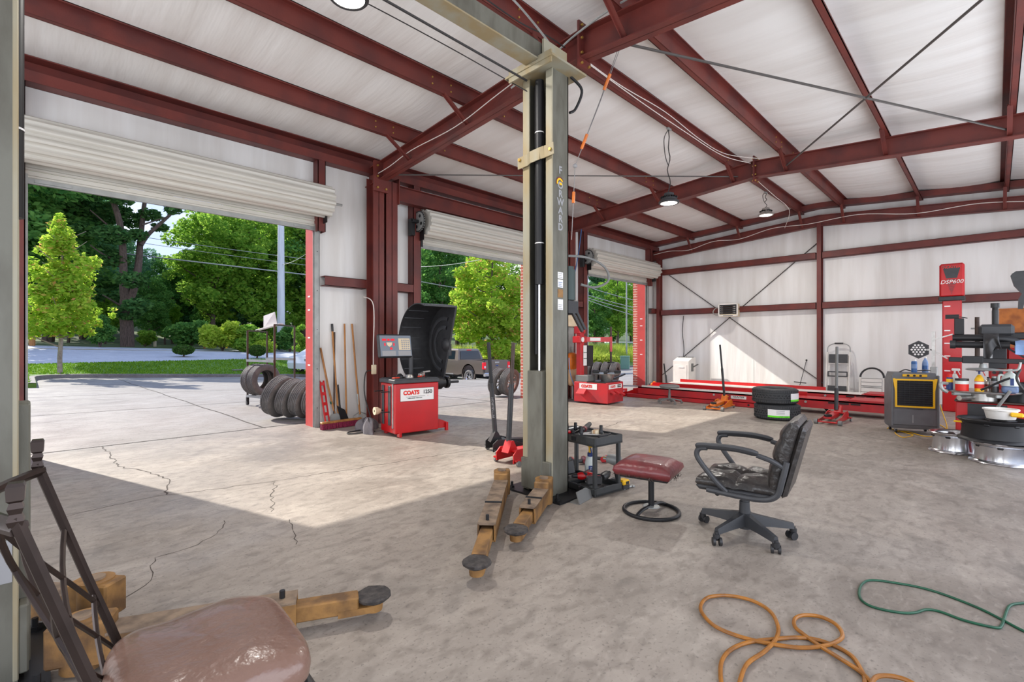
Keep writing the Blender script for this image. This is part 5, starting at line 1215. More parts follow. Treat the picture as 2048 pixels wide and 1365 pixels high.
# monitor head
mn = thing('press_control_head', 'black curved control head on an arm at the upper right edge', 'control head', (8.1, -.2, 1.6))
p0 = [atX(x, y, 8.0) for x, y in ((2021, 552), (2024, 548), (2032, 543), (2060, 541), (2075, 585), (2050, 600), (2046, 618), (2036, 618), (2037, 598), (2044, 588), (2028, 572))]
W(mn).prism([(-p.y, p.z) for p in p0], 0, .10, frame((8.08, 0, 0), (0, -1, 0), (0, 0, 1))).build('housing', 'black_plastic', mn, 30)
p1 = [atX(x, y, 7.99) for x, y in ((2032, 552), (2064, 545), (2070, 580), (2042, 574))]
W(mn).prism([(-p.y, p.z) for p in p1], 0, .01, frame((7.995, 0, 0), (0, -1, 0), (0, 0, 1))).build('screen', 'seat_brown', mn, 0)
W(mn).bx(8.1, 8.18, -.9, -.25, 1.72, 1.80, .01).build('arm', 'black_metal', mn)
W(mn).bx(8.1, 8.2, -1.0, -.9, 0, 1.8, .01).build('pole', 'black_metal', mn)
# bottles on the turntable
tz = .7235
bottle('blue and yellow lubricant spray can with red cap at the left of the turntable', (8.06, .40, tz), [(0, 0), (.032, 0), (.033, .01), (.033, .13), (.028, .15), (0, .15)], 'ink_blue', [(.026, .148), (.026, .19), (0, .195)], 'ink_red', [(.0335, .09), (.0335, .13)], 'yellow')
t = bottle('white trigger spray bottle standing behind the red jar on the turntable', (8.22, .36, tz), [(0, 0), (.04, 0), (.042, .12), (.03, .16), (.014, .19), (0, .19)], 'clear_plastic', None, name='spray_bottle'); spraytrig(t, .225, 'sign_white', 'sign_white')
bottle('wide clear jar half full of red compound on the turntable', (7.98, .285, tz), [(0, .06), (.062, .06), (.062, .115), (.058, .125), (0, .125)], 'clear_plastic', [(.064, .118), (.064, .145), (0, .147)], 'black_plastic', [(0, 0), (.062, 0), (.0625, .08), (0, .08)], 'ink_red', name='compound_jar', cat='jar')
t = bottle('yellow, red and white degreaser spray bottle in the middle of the turntable', (8.0, .135, tz), [(0, 0), (.042, 0), (.043, .14), (.03, .17), (.014, .195), (0, .195)], 'yellow', None, band=[(.0435, .035), (.0435, .12)], bandm='ink_red', name='spray_bottle'); MB().lathe([(.044, .085), (.044, .115)], 18).build('label_band', 'sign_white', t); spraytrig(t, .235, 'ink_blue', 'ink_red'); MB().lathe([(0, .245), (.02, .245), (.02, .262), (0, .268)], 12).build('cap', 'yellow', t)
bottle('silver domed bottle beside the degreaser on the turntable', (8.14, .06, tz), [(0, 0), (.038, 0), (.038, .11), (.03, .135), (.012, .15), (0, .15)], 'alu', [(.012, .148), (.012, .165), (0, .165)], 'ink_black', [(.0385, .03), (.0385, .08)], 'seat_maroon')
bottle('black and grey aerosol can left of the clear jug on the turntable', (7.98, .005, tz), [(0, 0), (.034, 0), (.035, .01), (.035, .15), (.028, .165), (0, .165)], 'black_plastic', [(.026, .163), (.026, .185), (0, .188)], 'galv', [(.0355, .07), (.0355, .13)], 'ink_grey')
jg = thing('washer_jug', 'clear plastic gallon jug with blue fluid in the bottom on the turntable', 'jug', (7.98, -.12, tz))
MB().sph((0, 0, .04), (.072, .072, .045), 20, 8, e=.5).build('fluid', 'blue_fluid', jg)
m = MB(); m.lathe([(.0, .08), (.075, .08), (.077, .10), (.077, .15), (.066, .19), (.035, .225), (.018, .24), (.018, .26), (0, .26)], 22); m.build('body', 'clear_plastic', jg)
MB().lathe([(.02, .25), (.02, .275), (0, .275)], 14).build('cap', 'sign_white', jg)
m = MB(); m.tube(smoothpath([(-.055, -.0, .20), (-.09, 0, .2), (-.095, 0, .13), (-.07, 0, .10)], 5), .012, 8, Mx=RZ(-PI / 2 + .3)); m.build('handle', 'clear_plastic', jg)
MB().bx(-.079, -.076, -.03, .0, .09, .17).build('label', 'ink_blue', jg, 0)
# black jacket-like lump and mallet on the cabinet right
bg = MB()
def lump(u, v):
    th = 2 * PI * u; ph = PI * .5 * v; r = .16 * math.cos(ph) ** .6; w = 1 + .2 * math.sin(3 * th + 1) + .12 * math.sin(7 * th)
    return (8.24 + r * w * math.cos(th) * .6, -.27 + r * w * math.sin(th), .602 + .2 * math.sin(ph) * (1 + .2 * math.sin(4 * th)))
bg.grid(lump, 36, 10); tag(bg.build('black_rag', 'ink_black', None, 80), 'heap of black rags on the right tyre changer deck', 'rags')
gr_ = MB().sph((8.24, -.53, .70), (.10, .09, .10), 14, 8, e=.6).build('grey_canister', 'dark_plastic', None); tag(gr_, 'rounded dark grey canister at the right edge beside the white bucket', 'canister')
# ---- loose rims
def rim(lab, loc, r, w, m, tilt=0, hub='black_metal'):
    t = thing('alloy_wheel', lab, 'wheel rim', loc, rnd.random() * 6); t.rotation_euler[1] = tilt; h = w
    MB().lathe([(r + .012, 0), (r + .02, .006), (r + .012, .02), (r - .015, .035), (r - .025, h * .5), (r - .02, h * .8), (r + .01, h - .02), (r + .018, h - .006), (r + .01, h), (r - .004, h - .008), (r - .03, h * .78), (r - .035, h * .5), (r - .03, .04), (r, .008)], 56, None, True).build('barrel', m, t)
    q = MB(); q.lathe([(0, h * .86), (.06, h * .86), (.065, h * .78), (0, h * .76)], 22); q.build('hub', hub, t)
    for k in range(7): MB(RZ(2 * PI * k / 7)).bx(.05, r - .012, -.025, .025, h * .74, h * .88, .008).build('spoke', hub, t)
    return t
c1r = FL(1912, 909); rim('chrome wheel rim lying on the floor, left one of the two', (c1r.x + .17, c1r.y + .02, 0), .225, .235, 'chrome')
c2r = FL(2010, 932); rim('chrome wheel rim lying under the black rim, right one of the two', (c2r.x + .18, c2r.y + .02, 0), .255, .225, 'chrome')
rim('large black wheel rim resting on top of the chrome rims', (c2r.x + .15, c2r.y + .08, .236), .29, .235, 'black_metal')
bk = thing('white_bucket', 'white plastic tub resting on top of the black wheel rim', 'bucket', (c2r.x + .20, c2r.y + .03, .472)); MB().lathe([(0, 0), (.115, 0), (.135, .09), (.148, .095), (.148, .11), (.13, .11), (.11, .01), (0, .01)], 32).build('tub', 'white_paint', bk)
MB().bx(-.145, -.10, -.17, -.07, .04, .085, .01).build('yellow_grip', 'yellow', bk)
ys = tag(MB().bar((7.42, .33, .415), (7.36, .22, .42), .03, .02, bev=.005).build('yellow_strap', 'yellow', None), 'yellow plastic clip on the rim of the black wheel', 'clip')

# ================================================================== OFFICE CHAIR
oc = thing('office_chair', 'black leather office chair on a five star base in the middle of the floor', 'office chair', (3.43, 1.20, 0), math.radians(98))   # local +x = the way it faces
casters = [(3.46, 1.5), (3.14, 1.27), (3.24, .93), (3.6, .94), (3.73, 1.28)]
Lm = LM(oc)
for cx_, cy_ in casters:
    e = Lm @ Vector((cx_, cy_, 0)); d = Vector((e.x, e.y, 0)); L = d.length; d.normalize()
    q = d * .30; n = Vector((-d.y, d.x, 0)); v = []
    for r, w, zt, zb in ((.03, .032, .155, .075), (.16, .024, .13, .075), (.30, .019, .105, .07)):
        p = d * r; v += [tuple(p + n * w + UP * zb), tuple(p - n * w + UP * zb), tuple(p - n * w * .6 + UP * zt), tuple(p + n * w * .6 + UP * zt)]
    f = [(k * 4 + i, k * 4 + (i + 1) % 4, k * 4 + 4 + (i + 1) % 4, k * 4 + 4 + i) for k in range(2) for i in range(4)] + [(0, 3, 2, 1), (8, 9, 10, 11)]
    lg = MB().add(v, f).build('base_leg', 'dark_plastic', oc, 25)
    m = MB(); a = rnd.uniform(0, 6); u = Vector((math.cos(a), math.sin(a), 0)); c = q + n * .0
    for s in (-1, 1): m.cyl(c + u * .012 * s + Vector((0, 0, .026)) + u.cross(UP) * .012, c + u * .028 * s + Vector((0, 0, .026)) + u.cross(UP) * .012, .026, n=18)
    m.cyl(c + UP * .03, c + UP * .085, .013, n=10); m.cyl(c + UP * .045, c + UP * .07, .022, n=12); m.build('caster', 'black_plastic', lg)
m = MB(); m.cyl((0, 0, .05), (0, 0, .15), .04, n=18); m.cyl((0, 0, .15), (0, 0, .23), .035, .032, n=18); m.cyl((0, 0, .23), (0, 0, .29), .026, n=18); m.cyl((0, 0, .28), (0, 0, .34), .02, n=14); m.build('gas_column', 'dark_plastic', oc)
m = MB(); m.bx(-.13, .13, -.10, .10, .30, .335, .01); m.build('tilt_mechanism', 'black_metal', oc); MB().cyl((.13, 0, .30), (.19, 0, .26), .034, n=16).build('tension_knob', 'black_plastic', oc)
# seat
def cushion(x0, x1, y0, y1, z0, z1, puff, seams=(), nx=28, ny=28, fx=None):
    m = MB()
    def top(u, v):
        x = x0 + (x1 - x0) * u; y = y0 + (y1 - y0) * v; ed = min(u, 1 - u) * 6; ev = min(v, 1 - v) * 6
        k = min(1, ed) ** .5 * min(1, ev) ** .5; z = z1 - puff * (1 - k)
        for (ax, pos, dep) in seams:
            t = (u if ax == 'x' else v) - pos; z -= dep * math.exp(-(t * 26) ** 2)
        if fx: z += fx(u, v)
        return (x, y, z)
    m.grid(top, nx, ny); k = ny + 1
    o = len(m.v); V = [top(i / nx, j / ny) for i in range(nx + 1) for j in range(ny + 1)]
    bot = [(x0 + (x1 - x0) * (.03 + .94 * i / nx), y0 + (y1 - y0) * (.03 + .94 * j / ny), z0) for i in range(nx + 1) for j in range(ny + 1)]
    m.add(bot, [(i * k + j, i * k + j + 1, (i + 1) * k + j + 1, (i + 1) * k + j) for i in range(nx) for j in range(ny)])
    per = [(i, 0) for i in range(nx)] + [(nx, j) for j in range(ny)] + [(i, ny) for i in range(nx, 0, -1)] + [(0, j) for j in range(ny, 0, -1)]
    mid = []; n = len(per); v = []
    for (i, j) in per: v.append(V[i * k + j])
    for (i, j) in per:
        a = Vector(V[i * k + j]); b = Vector(bot[i * k + j]); c = (a + b) / 2; cc = Vector(((x0 + x1) / 2, (y0 + y1) / 2, c.z)); v.append(tuple(c + (c - cc).normalized() * .018))
    for (i, j) in per: v.append(bot[i * k + j])
    m.add(v, [(r * n + i, r * n + (i + 1) % n, (r + 1) * n + (i + 1) % n, (r + 1) * n + i) for r in range(2) for i in range(n)])
    return m
cushion(-.22, .25, -.235, .235, .345, .435, .035, (('x', .5, .018), ('y', .5, .022)), fx=lambda u, v: .006 * math.sin(19 * u + 5 * v) * math.sin(13 * v)).build('seat', 'black_leather', oc, 60)
m = MB(); m.bx(-.23, .255, -.24, .24, .325, .37, .02); m.build('seat_shell', 'dark_plastic', oc)
# back: padded, leaning back
bm_ = T(-.20, 0, .36) @ RY(math.radians(-14))
m = cushion(0, .47, -.225, .225, -.035, .05, .035, (('x', .42, .02), ('x', .72, .012)), fx=lambda u, v: .02 * math.sin(PI * u)); mm = MB(bm_ @ RY(-PI / 2) @ Matrix.Diagonal((1, 1, -1, 1)))
mm.add([tuple(p) for p in m.v], m.f); mm.build('backrest', 'black_leather', oc, 60)
m = MB(bm_); m.bx(-.075, -.03, -.215, .215, .0, .46, .03); m.build('back_shell', 'black_leather', oc)
for s in (-1, 1):
    y = s * .255
    m = MB(); m.tube(smoothpath([(.06, y * .93, .34), (.12, y, .40), (.20, y * 1.06, .50), (.235, y * 1.08, .56), (.22, y * 1.08, .605), (.17, y * 1.08, .615)], 6), .017, 10); m.build('arm_support', 'dark_plastic', oc); m = MB(); m.tube(smoothpath([(-.12, y * 1.04, .605), (-.20, y * 1.0, .58), (-.265, y * .92, .54)], 5), .016, 10); m.build('arm_support', 'dark_plastic', oc)
    m = MB(); m.tube(smoothpath([(.24, y * 1.08, .618), (.18, y * 1.08, .628), (.0, y * 1.08, .632), (-.13, y * 1.06, .615)], 6), [.016, .02] + [.026] * 15 + [.022, .018], 10, flat=.7); m.build('arm_pad', 'dark_plastic', oc)
    m = MB(); m.tube(smoothpath([(.18, y * .95, .335), (-.1, y * .95, .325), (-.22, y * .95, .36), (-.255, y * .95, .46), (-.28, y * .93, .58)], 6), .018, 8); m.build('side_frame', 'dark_plastic', oc)

# ================================================================== OTTOMAN
ot = thing('footstool', 'maroon leather footstool on a round black ring base', 'footstool', (3.39, 1.87, 0), math.radians(12))
cushion(-.19, .19, -.19, .23, .30, .405, .04, (), fx=lambda u, v: .012 * math.sin(PI * u) * math.sin(PI * v)).build('cushion', 'seat_maroon', ot, 70)
m = MB(); m.bx(-.16, .16, -.17, .20, .28, .31, .01); m.build('underside', 'ink_black', ot)
m = MB()
for k in range(60):
    a = rnd.uniform(0, 4); s = rnd.uniform(-.18, .18)
    p = [(s, -.195, .315), (s, .235, .315), (-.195, s, .315), (.195, s, .315)][int(a)]; m.tube([p, (p[0] + rnd.uniform(-.012, .012), p[1] + rnd.uniform(-.012, .012), p[2] - rnd.uniform(.008, .03)), (p[0] + rnd.uniform(-.02, .02), p[1] + rnd.uniform(-.02, .02), p[2] - rnd.uniform(.0, .03))], .0015, 4)
m.build('frayed_threads', 'frame_brown', ot, 0)['kind'] = 'stuff'
MB().cyl((0, .0, .05), (0, .0, .30), .022, n=16).build('stem', 'black_metal', ot)
MB().lathe([(0, .055), (.06, .05), (.065, .045), (0, .04)], 20).build('stem_flange', 'galv', ot)
MB().tube([(.205 * math.cos(2 * PI * k / 48), .205 * math.sin(2 * PI * k / 48), .014) for k in range(48)], .014, 10, True).build('ring', 'black_metal', ot)
MB().tube(smoothpath([(-.2, .05, .018), (-.12, .03, .045), (0, 0, .05), (.12, -.03, .045), (.2, -.05, .018)], 5), .013, 8).build('spreader', 'black_metal', ot)

# ================================================================== FOREGROUND CHAIR
fc = thing('dining_chair', 'old brown leather dining chair with a lattice metal back in the foreground', 'chair', (.385, 1.43, 0), -.067)
def seatfn(u, v): return .035 * math.sin(PI * u) ** .7 * math.sin(PI * v) ** .7
m = MB(); n = 40
def sq(a, r, e=4.6):
    c, s = math.cos(a), math.sin(a); return (math.copysign(abs(c) ** (2 / e), c) * r, math.copysign(abs(s) ** (2 / e), s) * r)
rings = [(0, .088), (.08, .087), (.13, .085), (.17, .081), (.195, .074), (.212, .062), (.222, .045), (.227, .02), (.224, -.005), (.212, -.022), (.19, -.03), (0, -.03)]
v = []; k = 56
for r, z in rings:
    for i in range(k):
        x, y = sq(2 * PI * i / k, max(r, .0005)); v.append((x * .93 - .052, y * (.97 + .06 * (x / .23)), .46 + z + (.006 * math.sin(3 * x * 9) * (z > .03))))
m.add(v, [(j * k + i, j * k + (i + 1) % k, (j + 1) * k + (i + 1) % k, (j + 1) * k + i) for j in range(len(rings) - 1) for i in range(k)])
m.build('seat', 'seat_brown', fc, 60)
MB().bx(-.22, .16, -.19, .19, .40, .425, .01).build('seat_base', 'black_plastic', fc)
def BP(u, v):       # back surface: u across (0 near, 1 far), v up
    y = -.25 + .50 * u; bulge = .075 * math.sin(PI * u); x = -.215 - .155 * v - bulge * (0.35 + .65 * v)
    return Vector((x, y, .44 + .515 * v))
for u in (0, 1):
    p = [Vector((-.16, (-.215 if u == 0 else .215), .0)), Vector((-.19, (-.225 if u == 0 else .225), .22)), BP(u, 0), BP(u, .5), BP(u, 1.0), BP(u, 1.08)]
    MB().tube(smoothpath(p, 5), .0112, 6).build('back_post', 'chair_frame', fc, 30)
    q = BP(u, 1.07); m = MB()
    for dz, r in ((0, .017), (.012, .022), (.024, .016), (.036, .021), (.05, .023), (.07, .023), (.078, .018)): pass
    m.lathe([(0, -.01), (.012, -.01), (.016, .0), (.011, .012), (.015, .022), (.011, .032), (.016, .036), (.0175, .06), (.014, .066), (0, .066)], 4, T(*q) @ RZ(PI / 4)); m.build('finial', 'chair_frame', fc, 20)
MB().tube([BP(k / 16, 1.04) for k in range(17)], .0155, 8, flat=.7).build('top_rail', 'chair_frame', fc)
MB().tube([BP(k / 16, .02) for k in range(17)], .014, 8).build('lower_rail', 'chair_frame', fc)
for (u0, v0, u1, v1) in ((0, .30, .55, 1.04), (0, .0 + .02, .85, 1.04), (.28, .02, 1, .75), (.62, .02, 1, .38), (1, .30, .45, 1.04), (1, .02, .15, 1.04), (.72, .02, 0, .75), (.38, .02, 0, .38)):
    MB().tube([BP(u0 + (u1 - u0) * k / 10, v0 + (v1 - v0) * k / 10) for k in range(11)], .006, 6).build('lattice_bar', 'chair_frame', fc)
for s in (-1, 1): MB().tube([(.17, s * .19, .375), (.185, s * .2, .2), (.2, s * .21, 0)], [.016, .014, .012], 8).build('front_leg', 'chair_frame', fc)
MB().tube(smoothpath([(-.20, .22, .45), (-.14, .235, .47), (-.08, .23, .45), (-.05, .21, .42)], 5), .012, 8).build('seat_bracket', 'chair_frame', fc)

# ================================================================== UTILITY CART with tools
A = FL(1183, 1000); B = FL(1236, 985); dx = (B - A); cwid = dx.length; ang = math.atan2(dx.y, dx.x)
cart = thing('utility_cart', 'black plastic two-shelf utility cart beside the lift post', 'utility cart', (A.x + .05, A.y, 0), ang)
CL = .55; CH = .50; LW = .035
def shelf(z0, z1, nm):
    m = MB(); t_ = .02
    m.bx(-.01, cwid + .01, -.01, CL + .01, z0, z0 + .02, .004); m.bx(-.01, cwid + .01, -.01, t_ - .01, z0, z1, .006); m.bx(-.01, cwid + .01, CL - t_ + .01, CL + .01, z0, z1, .006); m.bx(-.01, t_ - .01, -.01, CL + .01, z0, z1, .006); m.bx(cwid - t_ + .01, cwid + .01, -.01, CL + .01, z0, z1, .006)
    return m.build(nm, 'cart_black', cart)
shelf(.01, .075, 'lower_shelf'); shelf(CH - .075, CH, 'upper_shelf')
MB().bx(.01, cwid - .01, .01, CL - .01, CH - .03, CH - .015).build('tray_floor', 'cart_black', cart)
for x in (.0, cwid - LW):
    for y in (.0, CL - LW): MB().bx(x, x + LW, y, y + LW, .07, CH - .07, .006).build('leg', 'cart_black', cart)
for x, y in ((-.0, .22), (-.0, .36)): MB().bx(x - .012, x + .0, y, y + .05, CH - .055, CH - .02).build('side_clip', 'ink_black', cart)
CM = Matrix.Translation(cart.location) @ RZ(ang)
def onc(x, y, z): return CM @ Vector((x, y, z))
def plug(lab, x, y, h=.07, r=.016):
    t = thing('impact_socket', lab, 'socket', onc(x, y, CH - .012)); MB().lathe([(0, 0), (r, 0), (r, h * .55), (r * .9, h * .6), (r * .9, h), (r * .55, h), (r * .55, h - .015), (0, h - .015)], 16).build('body', 'black_metal', t); MB().lathe([(r * 1.02, h * .3), (r * 1.04, h * .32), (r * 1.04, h * .4), (r * 1.02, h * .42)], 16).build('knurl_band', 'dark_plastic', t)
plug('tall black socket standing at the front right corner of the cart tray', cwid * .62, .12, .085); plug('black socket at the left front edge of the cart tray', .06, .22, .075, .018); plug('black socket at the left rear of the cart tray', .10, .44, .07); plug('black socket in the middle rear of the cart tray', .17, .40, .075)
def wrench(lab, x, y, a, L, m, z=None, r=.009):
    t = thing('hand_tool', lab, 'tool', onc(x, y, (CH - .014) if z is None else z), ang + a)
    MB().tube([(-L / 2, 0, r), (0, 0, r * 1.2), (L / 2, 0, r)], r, 8).build('shank', m, t); MB().lathe([(r, 0), (r * 2.2, 0), (r * 2.2, r * 1.8), (r, r * 1.8)], 14, T(-L / 2, 0, 0), True).build('ring_end', m, t); MB().bx(L / 2 - r, L / 2 + r * 2.5, -r * 2, r * 2, 0, r * 2, r * .5).build('jaw', m, t)
wrench('silver ratchet lying at the front of the cart tray', .12, .14, 2.2, .2, 'alu'); wrench('second silver wrench crossing the ratchet on the cart tray', .17, .20, 2.6, .18, 'alu'); wrench('long black impact bit lying across the cart tray', .10, .33, .4, .16, 'black_metal'); wrench('silver wrench at the back of the cart tray', .20, .48, .1, .2, 'alu')
hd_ = thing('hammer', 'red handled hammer poking from the left of the cart tray', 'hammer', onc(-.02, .30, CH + .0), ang + 2.9); MB().tube([(-.02, 0, .012), (.16, 0, .02)], .014, 8).build('handle', 'red_paint', hd_); MB().bx(-.05, -.02, -.04, .04, .0, .03, .006).build('head', 'black_metal', hd_)
ai = thing('air_ratchet', 'red and black air ratchet lying at the back of the cart tray', 'air ratchet', onc(.20, .30, CH - .0), ang + .5); MB().tube([(-.12, 0, .02), (.0, 0, .025), (.05, 0, .028), (.14, 0, .04)], [.016, .022, .026, .02], 10).build('body', 'black_plastic', ai); MB().cyl((-.07, 0, .022), (-.03, 0, .024), .024, n=12).build('collar', 'seat_maroon', ai)
tp = thing('tape_roll_box', 'small beige box on the cart tray', 'box', onc(.17, .15, CH - .013), ang + .3); MB().bx(-.035, .035, -.025, .025, 0, .045, .006).build('body', 'cream', tp); MB().bx(-.036, .036, -.01, .01, .0, .046, .002).build('band', 'brown_card', tp)
gl = thing('black_pliers', 'black pliers at the front edge of the cart tray', 'pliers', onc(.14, .04, CH - .012), ang); MB().bx(-.05, .05, -.012, .022, 0, .022, .006).build('jaw', 'black_plastic', gl); MB().tube([(.05, .0, .012), (.12, .02, .012)], .008, 8).build('handle', 'ink_black', gl)
# lower shelf
def drill(lab, x, y, z, a, roll, body='red_paint', nm='impact_driver', off=None):
    t = thing(nm, lab, 'power tool', off if off else onc(x, y, z), ang + a); R_ = RX(roll)
    MB(R_).tube([(-.07, 0, .05), (-.03, 0, .055), (.05, 0, .055), (.075, 0, .055)], [.028, .036, .034, .024], 14).build('housing', body, t)
    MB(R_).cyl((.07, 0, .055), (.12, 0, .055), .02, .014, n=12).build('chuck', 'black_metal', t)
    MB(R_).tube([(-.03, 0, .04), (-.045, 0, -.03), (-.05, 0, -.07)], [.022, .019, .022], 10).build('grip', 'black_plastic', t)
    MB(R_).bx(-.11, .02, -.036, .036, -.12, -.07, .01).build('battery', 'black_plastic', t); MB(R_).bx(-.10, .0, -.037, .037, -.09, -.082).build('battery_stripe', 'red_paint', t); return t
drill('red impact driver lying at the front of the lower cart shelf', .05, .14, .135, 2.5, PI / 2 * 1.02)
drill('second red and black drill lying right of the other on the lower shelf', .19, .13, .135, .4, PI / 2 * .98, 'black_plastic', 'cordless_drill')
sb = thing('spray_bottle', 'white trigger spray bottle with yellow head on the lower cart shelf', 'spray bottle', onc(.235, .28, .031)); MB().lathe([(0, 0), (.045, 0), (.047, .02), (.047, .18), (.036, .22), (.018, .24), (0, .24)], 20).build('body', 'clear_plastic', sb)
MB().lathe([(.024, .235), (.024, .265), (.018, .27), (0, .27)], 14).build('collar', 'ink_blue', sb); MB().cyl((0, 0, .265), (0, 0, .32), .013, n=10).build('neck', 'yellow', sb)
m = MB(); m.bar((.035, .035, .325), (-.045, -.045, .345), .03, .035, bev=.008); m.build('spray_head', 'yellow', sb); MB().tube(smoothpath([(-.035, -.03, .33), (-.05, -.05, .29), (-.075, -.07, .26)], 4), .006, 6).build('trigger', 'ink_blue', sb)
lbm = frame((-.034, -.0335, .11), (.7, -.7, 0), (0, 0, 1)); MB(lbm).bx(-.02, .02, -.06, .05, 0, .003).build('label', 'ink_blue', sb, 0); text('lettering', 'Z', .03, 'sign_white', sb, lbm @ T(0, .025, .004))
tb = thing('socket_case', 'open black socket case on the lower cart shelf', 'tool case', onc(.12, .40, .031), ang); MB().bx(-.13, .13, -.08, .08, 0, .04, .006).build('tray', 'black_plastic', tb); MB(T(0, .08, .04) @ RX(-.25)).bx(-.13, .13, 0, .015, 0, .12, .004).build('lid', 'black_plastic', tb)
for k in range(6): MB().cyl((-.1 + k * .04, 0, .04), (-.1 + k * .04, 0, .055), .014, n=10).build('socket', 'alu', tb)
# bits around the cart foot
im = thing('impact_wrench', 'large impact wrench leaning on the right side of the cart', 'power tool', onc(cwid + .09, .16, .0), ang + 1.9); MB().tube([(-.06, 0, .22), (0, 0, .23), (.06, 0, .235)], [.045, .05, .04], 14).build('housing', 'galv', im); MB().cyl((.06, 0, .235), (.10, 0, .237), .018, n=10).build('anvil', 'chrome', im); MB().tube([(-.02, 0, .2), (-.03, 0, .1), (-.04, 0, .06)], .024, 10).build('grip', 'black_plastic', im); MB().bx(-.09, .03, -.04, .04, 0, .06, .01).build('battery', 'black_plastic', im)
bt = thing('battery_pack', 'yellow and black battery pack on the floor right of the cart', 'battery', onc(cwid + .06, .03, 0), ang); MB().bx(-.04, .05, -.04, .04, 0, .045, .008).build('base', 'black_plastic', bt); MB().bx(-.042, .052, -.042, .042, .04, .085, .012).build('shell', 'yellow', bt); MB().bx(-.01, .03, -.045, -.04, .05, .075).build('window', 'ink_black', bt)
wrench('flat steel bar lying under the battery pack by the cart', cwid + .10, .01, 0, .12, 'galv', .002)
lg_ = thing('angle_bracket', 'folded grey steel bracket on the floor against the cart', 'bracket', onc(-.10, .03, 0), ang + .3)
MB().prism([(-.14, .0), (.12, 0), (.12, .05), (.02, .10), (-.14, .10)], -.004, .004, frame((0, -.03, 0), (1, 0, 0), (0, .3, 1))).build('plate', 'grey_plastic', lg_, 30); MB().bx(-.14, .12, -.03, .06, 0, .006).build('base', 'grey_plastic', lg_)
CLUT = [('parts_tray', 'shallow grey parts tray at the front left of the lower cart shelf', .06, .06, .031, (.05, .035, .02), 'galv'),
        ('screwdriver_case', 'flat dark case lying at the front right of the lower cart shelf', .2, .05, .031, (.05, .03, .018), 'ink_black')]
for nm, lab, x, y, z, (sx_, sy_, sz_), mm in CLUT:
    t = thing(nm, lab, 'tool', onc(x, y, z), ang + rnd.uniform(-.4, .4)); MB().bx(-sx_, sx_, -sy_, sy_, 0, sz_, .008).build('body', mm, t); MB().bx(-sx_ * .6, sx_ * .6, -sy_ * .6, sy_ * .6, sz_, sz_ + .006, .002).build('top_panel', 'dark_plastic', t); MB().cyl((sx_ * .7, 0, sz_ * .5), (sx_ * 1.2, 0, sz_ * .5), .006, n=8).build('stud', 'galv', t)
for k, (x, y, lab) in enumerate([(.24, .22, 'short silver socket standing near the right edge of the cart tray'), (.05, .36, 'short silver socket standing near the left edge of the cart tray'), (.13, .50, 'short silver socket at the far end of the cart tray')]):
    t = thing('chrome_socket', lab, 'socket', onc(x, y, CH - .012)); MB().lathe([(0, 0), (.013, 0), (.013, .035), (.009, .035), (.009, .02), (0, .02)], 14).build('body', 'alu', t); MB().lathe([(.0132, .012), (.014, .014), (.014, .02), (.0132, .022)], 14).build('band', 'black_metal', t)
drill('red grinder lying beyond the cart beside the lift post', 0, 0, 0, 1.0, PI / 2, 'seat_maroon', 'angle_grinder', Vector((4.2, 3.16, .04)))
drill('second dark red tool lying behind the cart on the floor', 0, 0, 0, .2, PI / 2, 'red_dusty', 'polisher', Vector((4.45, 3.05, .04)))

# ================================================================== GREY STOOL
sl = thing('rolling_stool', 'grey round rolling stool in front of the red alignment rack', 'stool', (9.75, 4.95, 0))
MB().lathe([(0, .40), (.17, .40), (.205, .385), (.21, .36), (.19, .335), (0, .33)], 32).build('seat', 'grey_plastic', sl); m = MB(); m.cyl((0, 0, .06), (0, 0, .22), .028, n=14); m.cyl((0, 0, .22), (0, 0, .34), .02, n=14); m.build('column', 'grey_plastic', sl)
for k in range(5):
    a = 2 * PI * k / 5 + .3; d = Vector((math.cos(a), math.sin(a), 0)); l_ = MB(); l_.bar(d * .02 + UP * .10, d * .25 + UP * .07, .035, .03, bev=.006); lo = l_.build('base_leg', 'grey_plastic', sl); c = d * .25; m = MB(); m.cyl(c + Vector((-.012, .0, .026)), c + Vector((.012, 0, .026)), .026, n=14); m.cyl(c + UP * .03, c + UP * .06, .01, n=8); m.build('caster', 'grey_plastic', lo)

# ================================================================== HOSES ON THE FLOOR
yp = [(1445, 1380), (1441, 1350), (1444, 1322), (1462, 1300), (1495, 1286), (1540, 1280), (1600, 1276), (1650, 1285), (1700, 1310), (1722, 1340), (1730, 1362), (1728, 1400)]
yp2 = [(1476, 1400), (1480, 1365), (1495, 1330), (1530, 1305), (1552, 1280), (1556, 1255), (1540, 1225), (1505, 1204), (1460, 1194), (1420, 1196), (1403, 1210), (1404, 1228), (1430, 1255), (1480, 1276), (1540, 1290), (1600, 1298), (1650, 1294), (1680, 1282), (1684, 1268), (1670, 1250), (1640, 1236), (1608, 1233), (1590, 1240), (1590, 1256), (1608, 1272), (1640, 1295), (1680, 1320), (1720, 1346), (1745, 1372), (1760, 1400)]
yp3 = [(1742, 1400), (1744, 1370), (1756, 1358), (1780, 1357), (1810, 1364), (1840, 1380)]
def hose(pix, r, lift_=0): 
    return smoothpath([FL(x, y, r) + UP * (lift_) for k, (x, y) in enumerate(pix)], 5)
hs = thing('air_hose', 'dirty orange air hose looped on the floor in the foreground', 'hose', FL(1560, 1300))
for k, p in enumerate((yp, yp2, yp3)): W(hs).tube(hose(p, .0085, .004 * k), .0085, 8).build('hose_loop', 'hose_orange', hs)
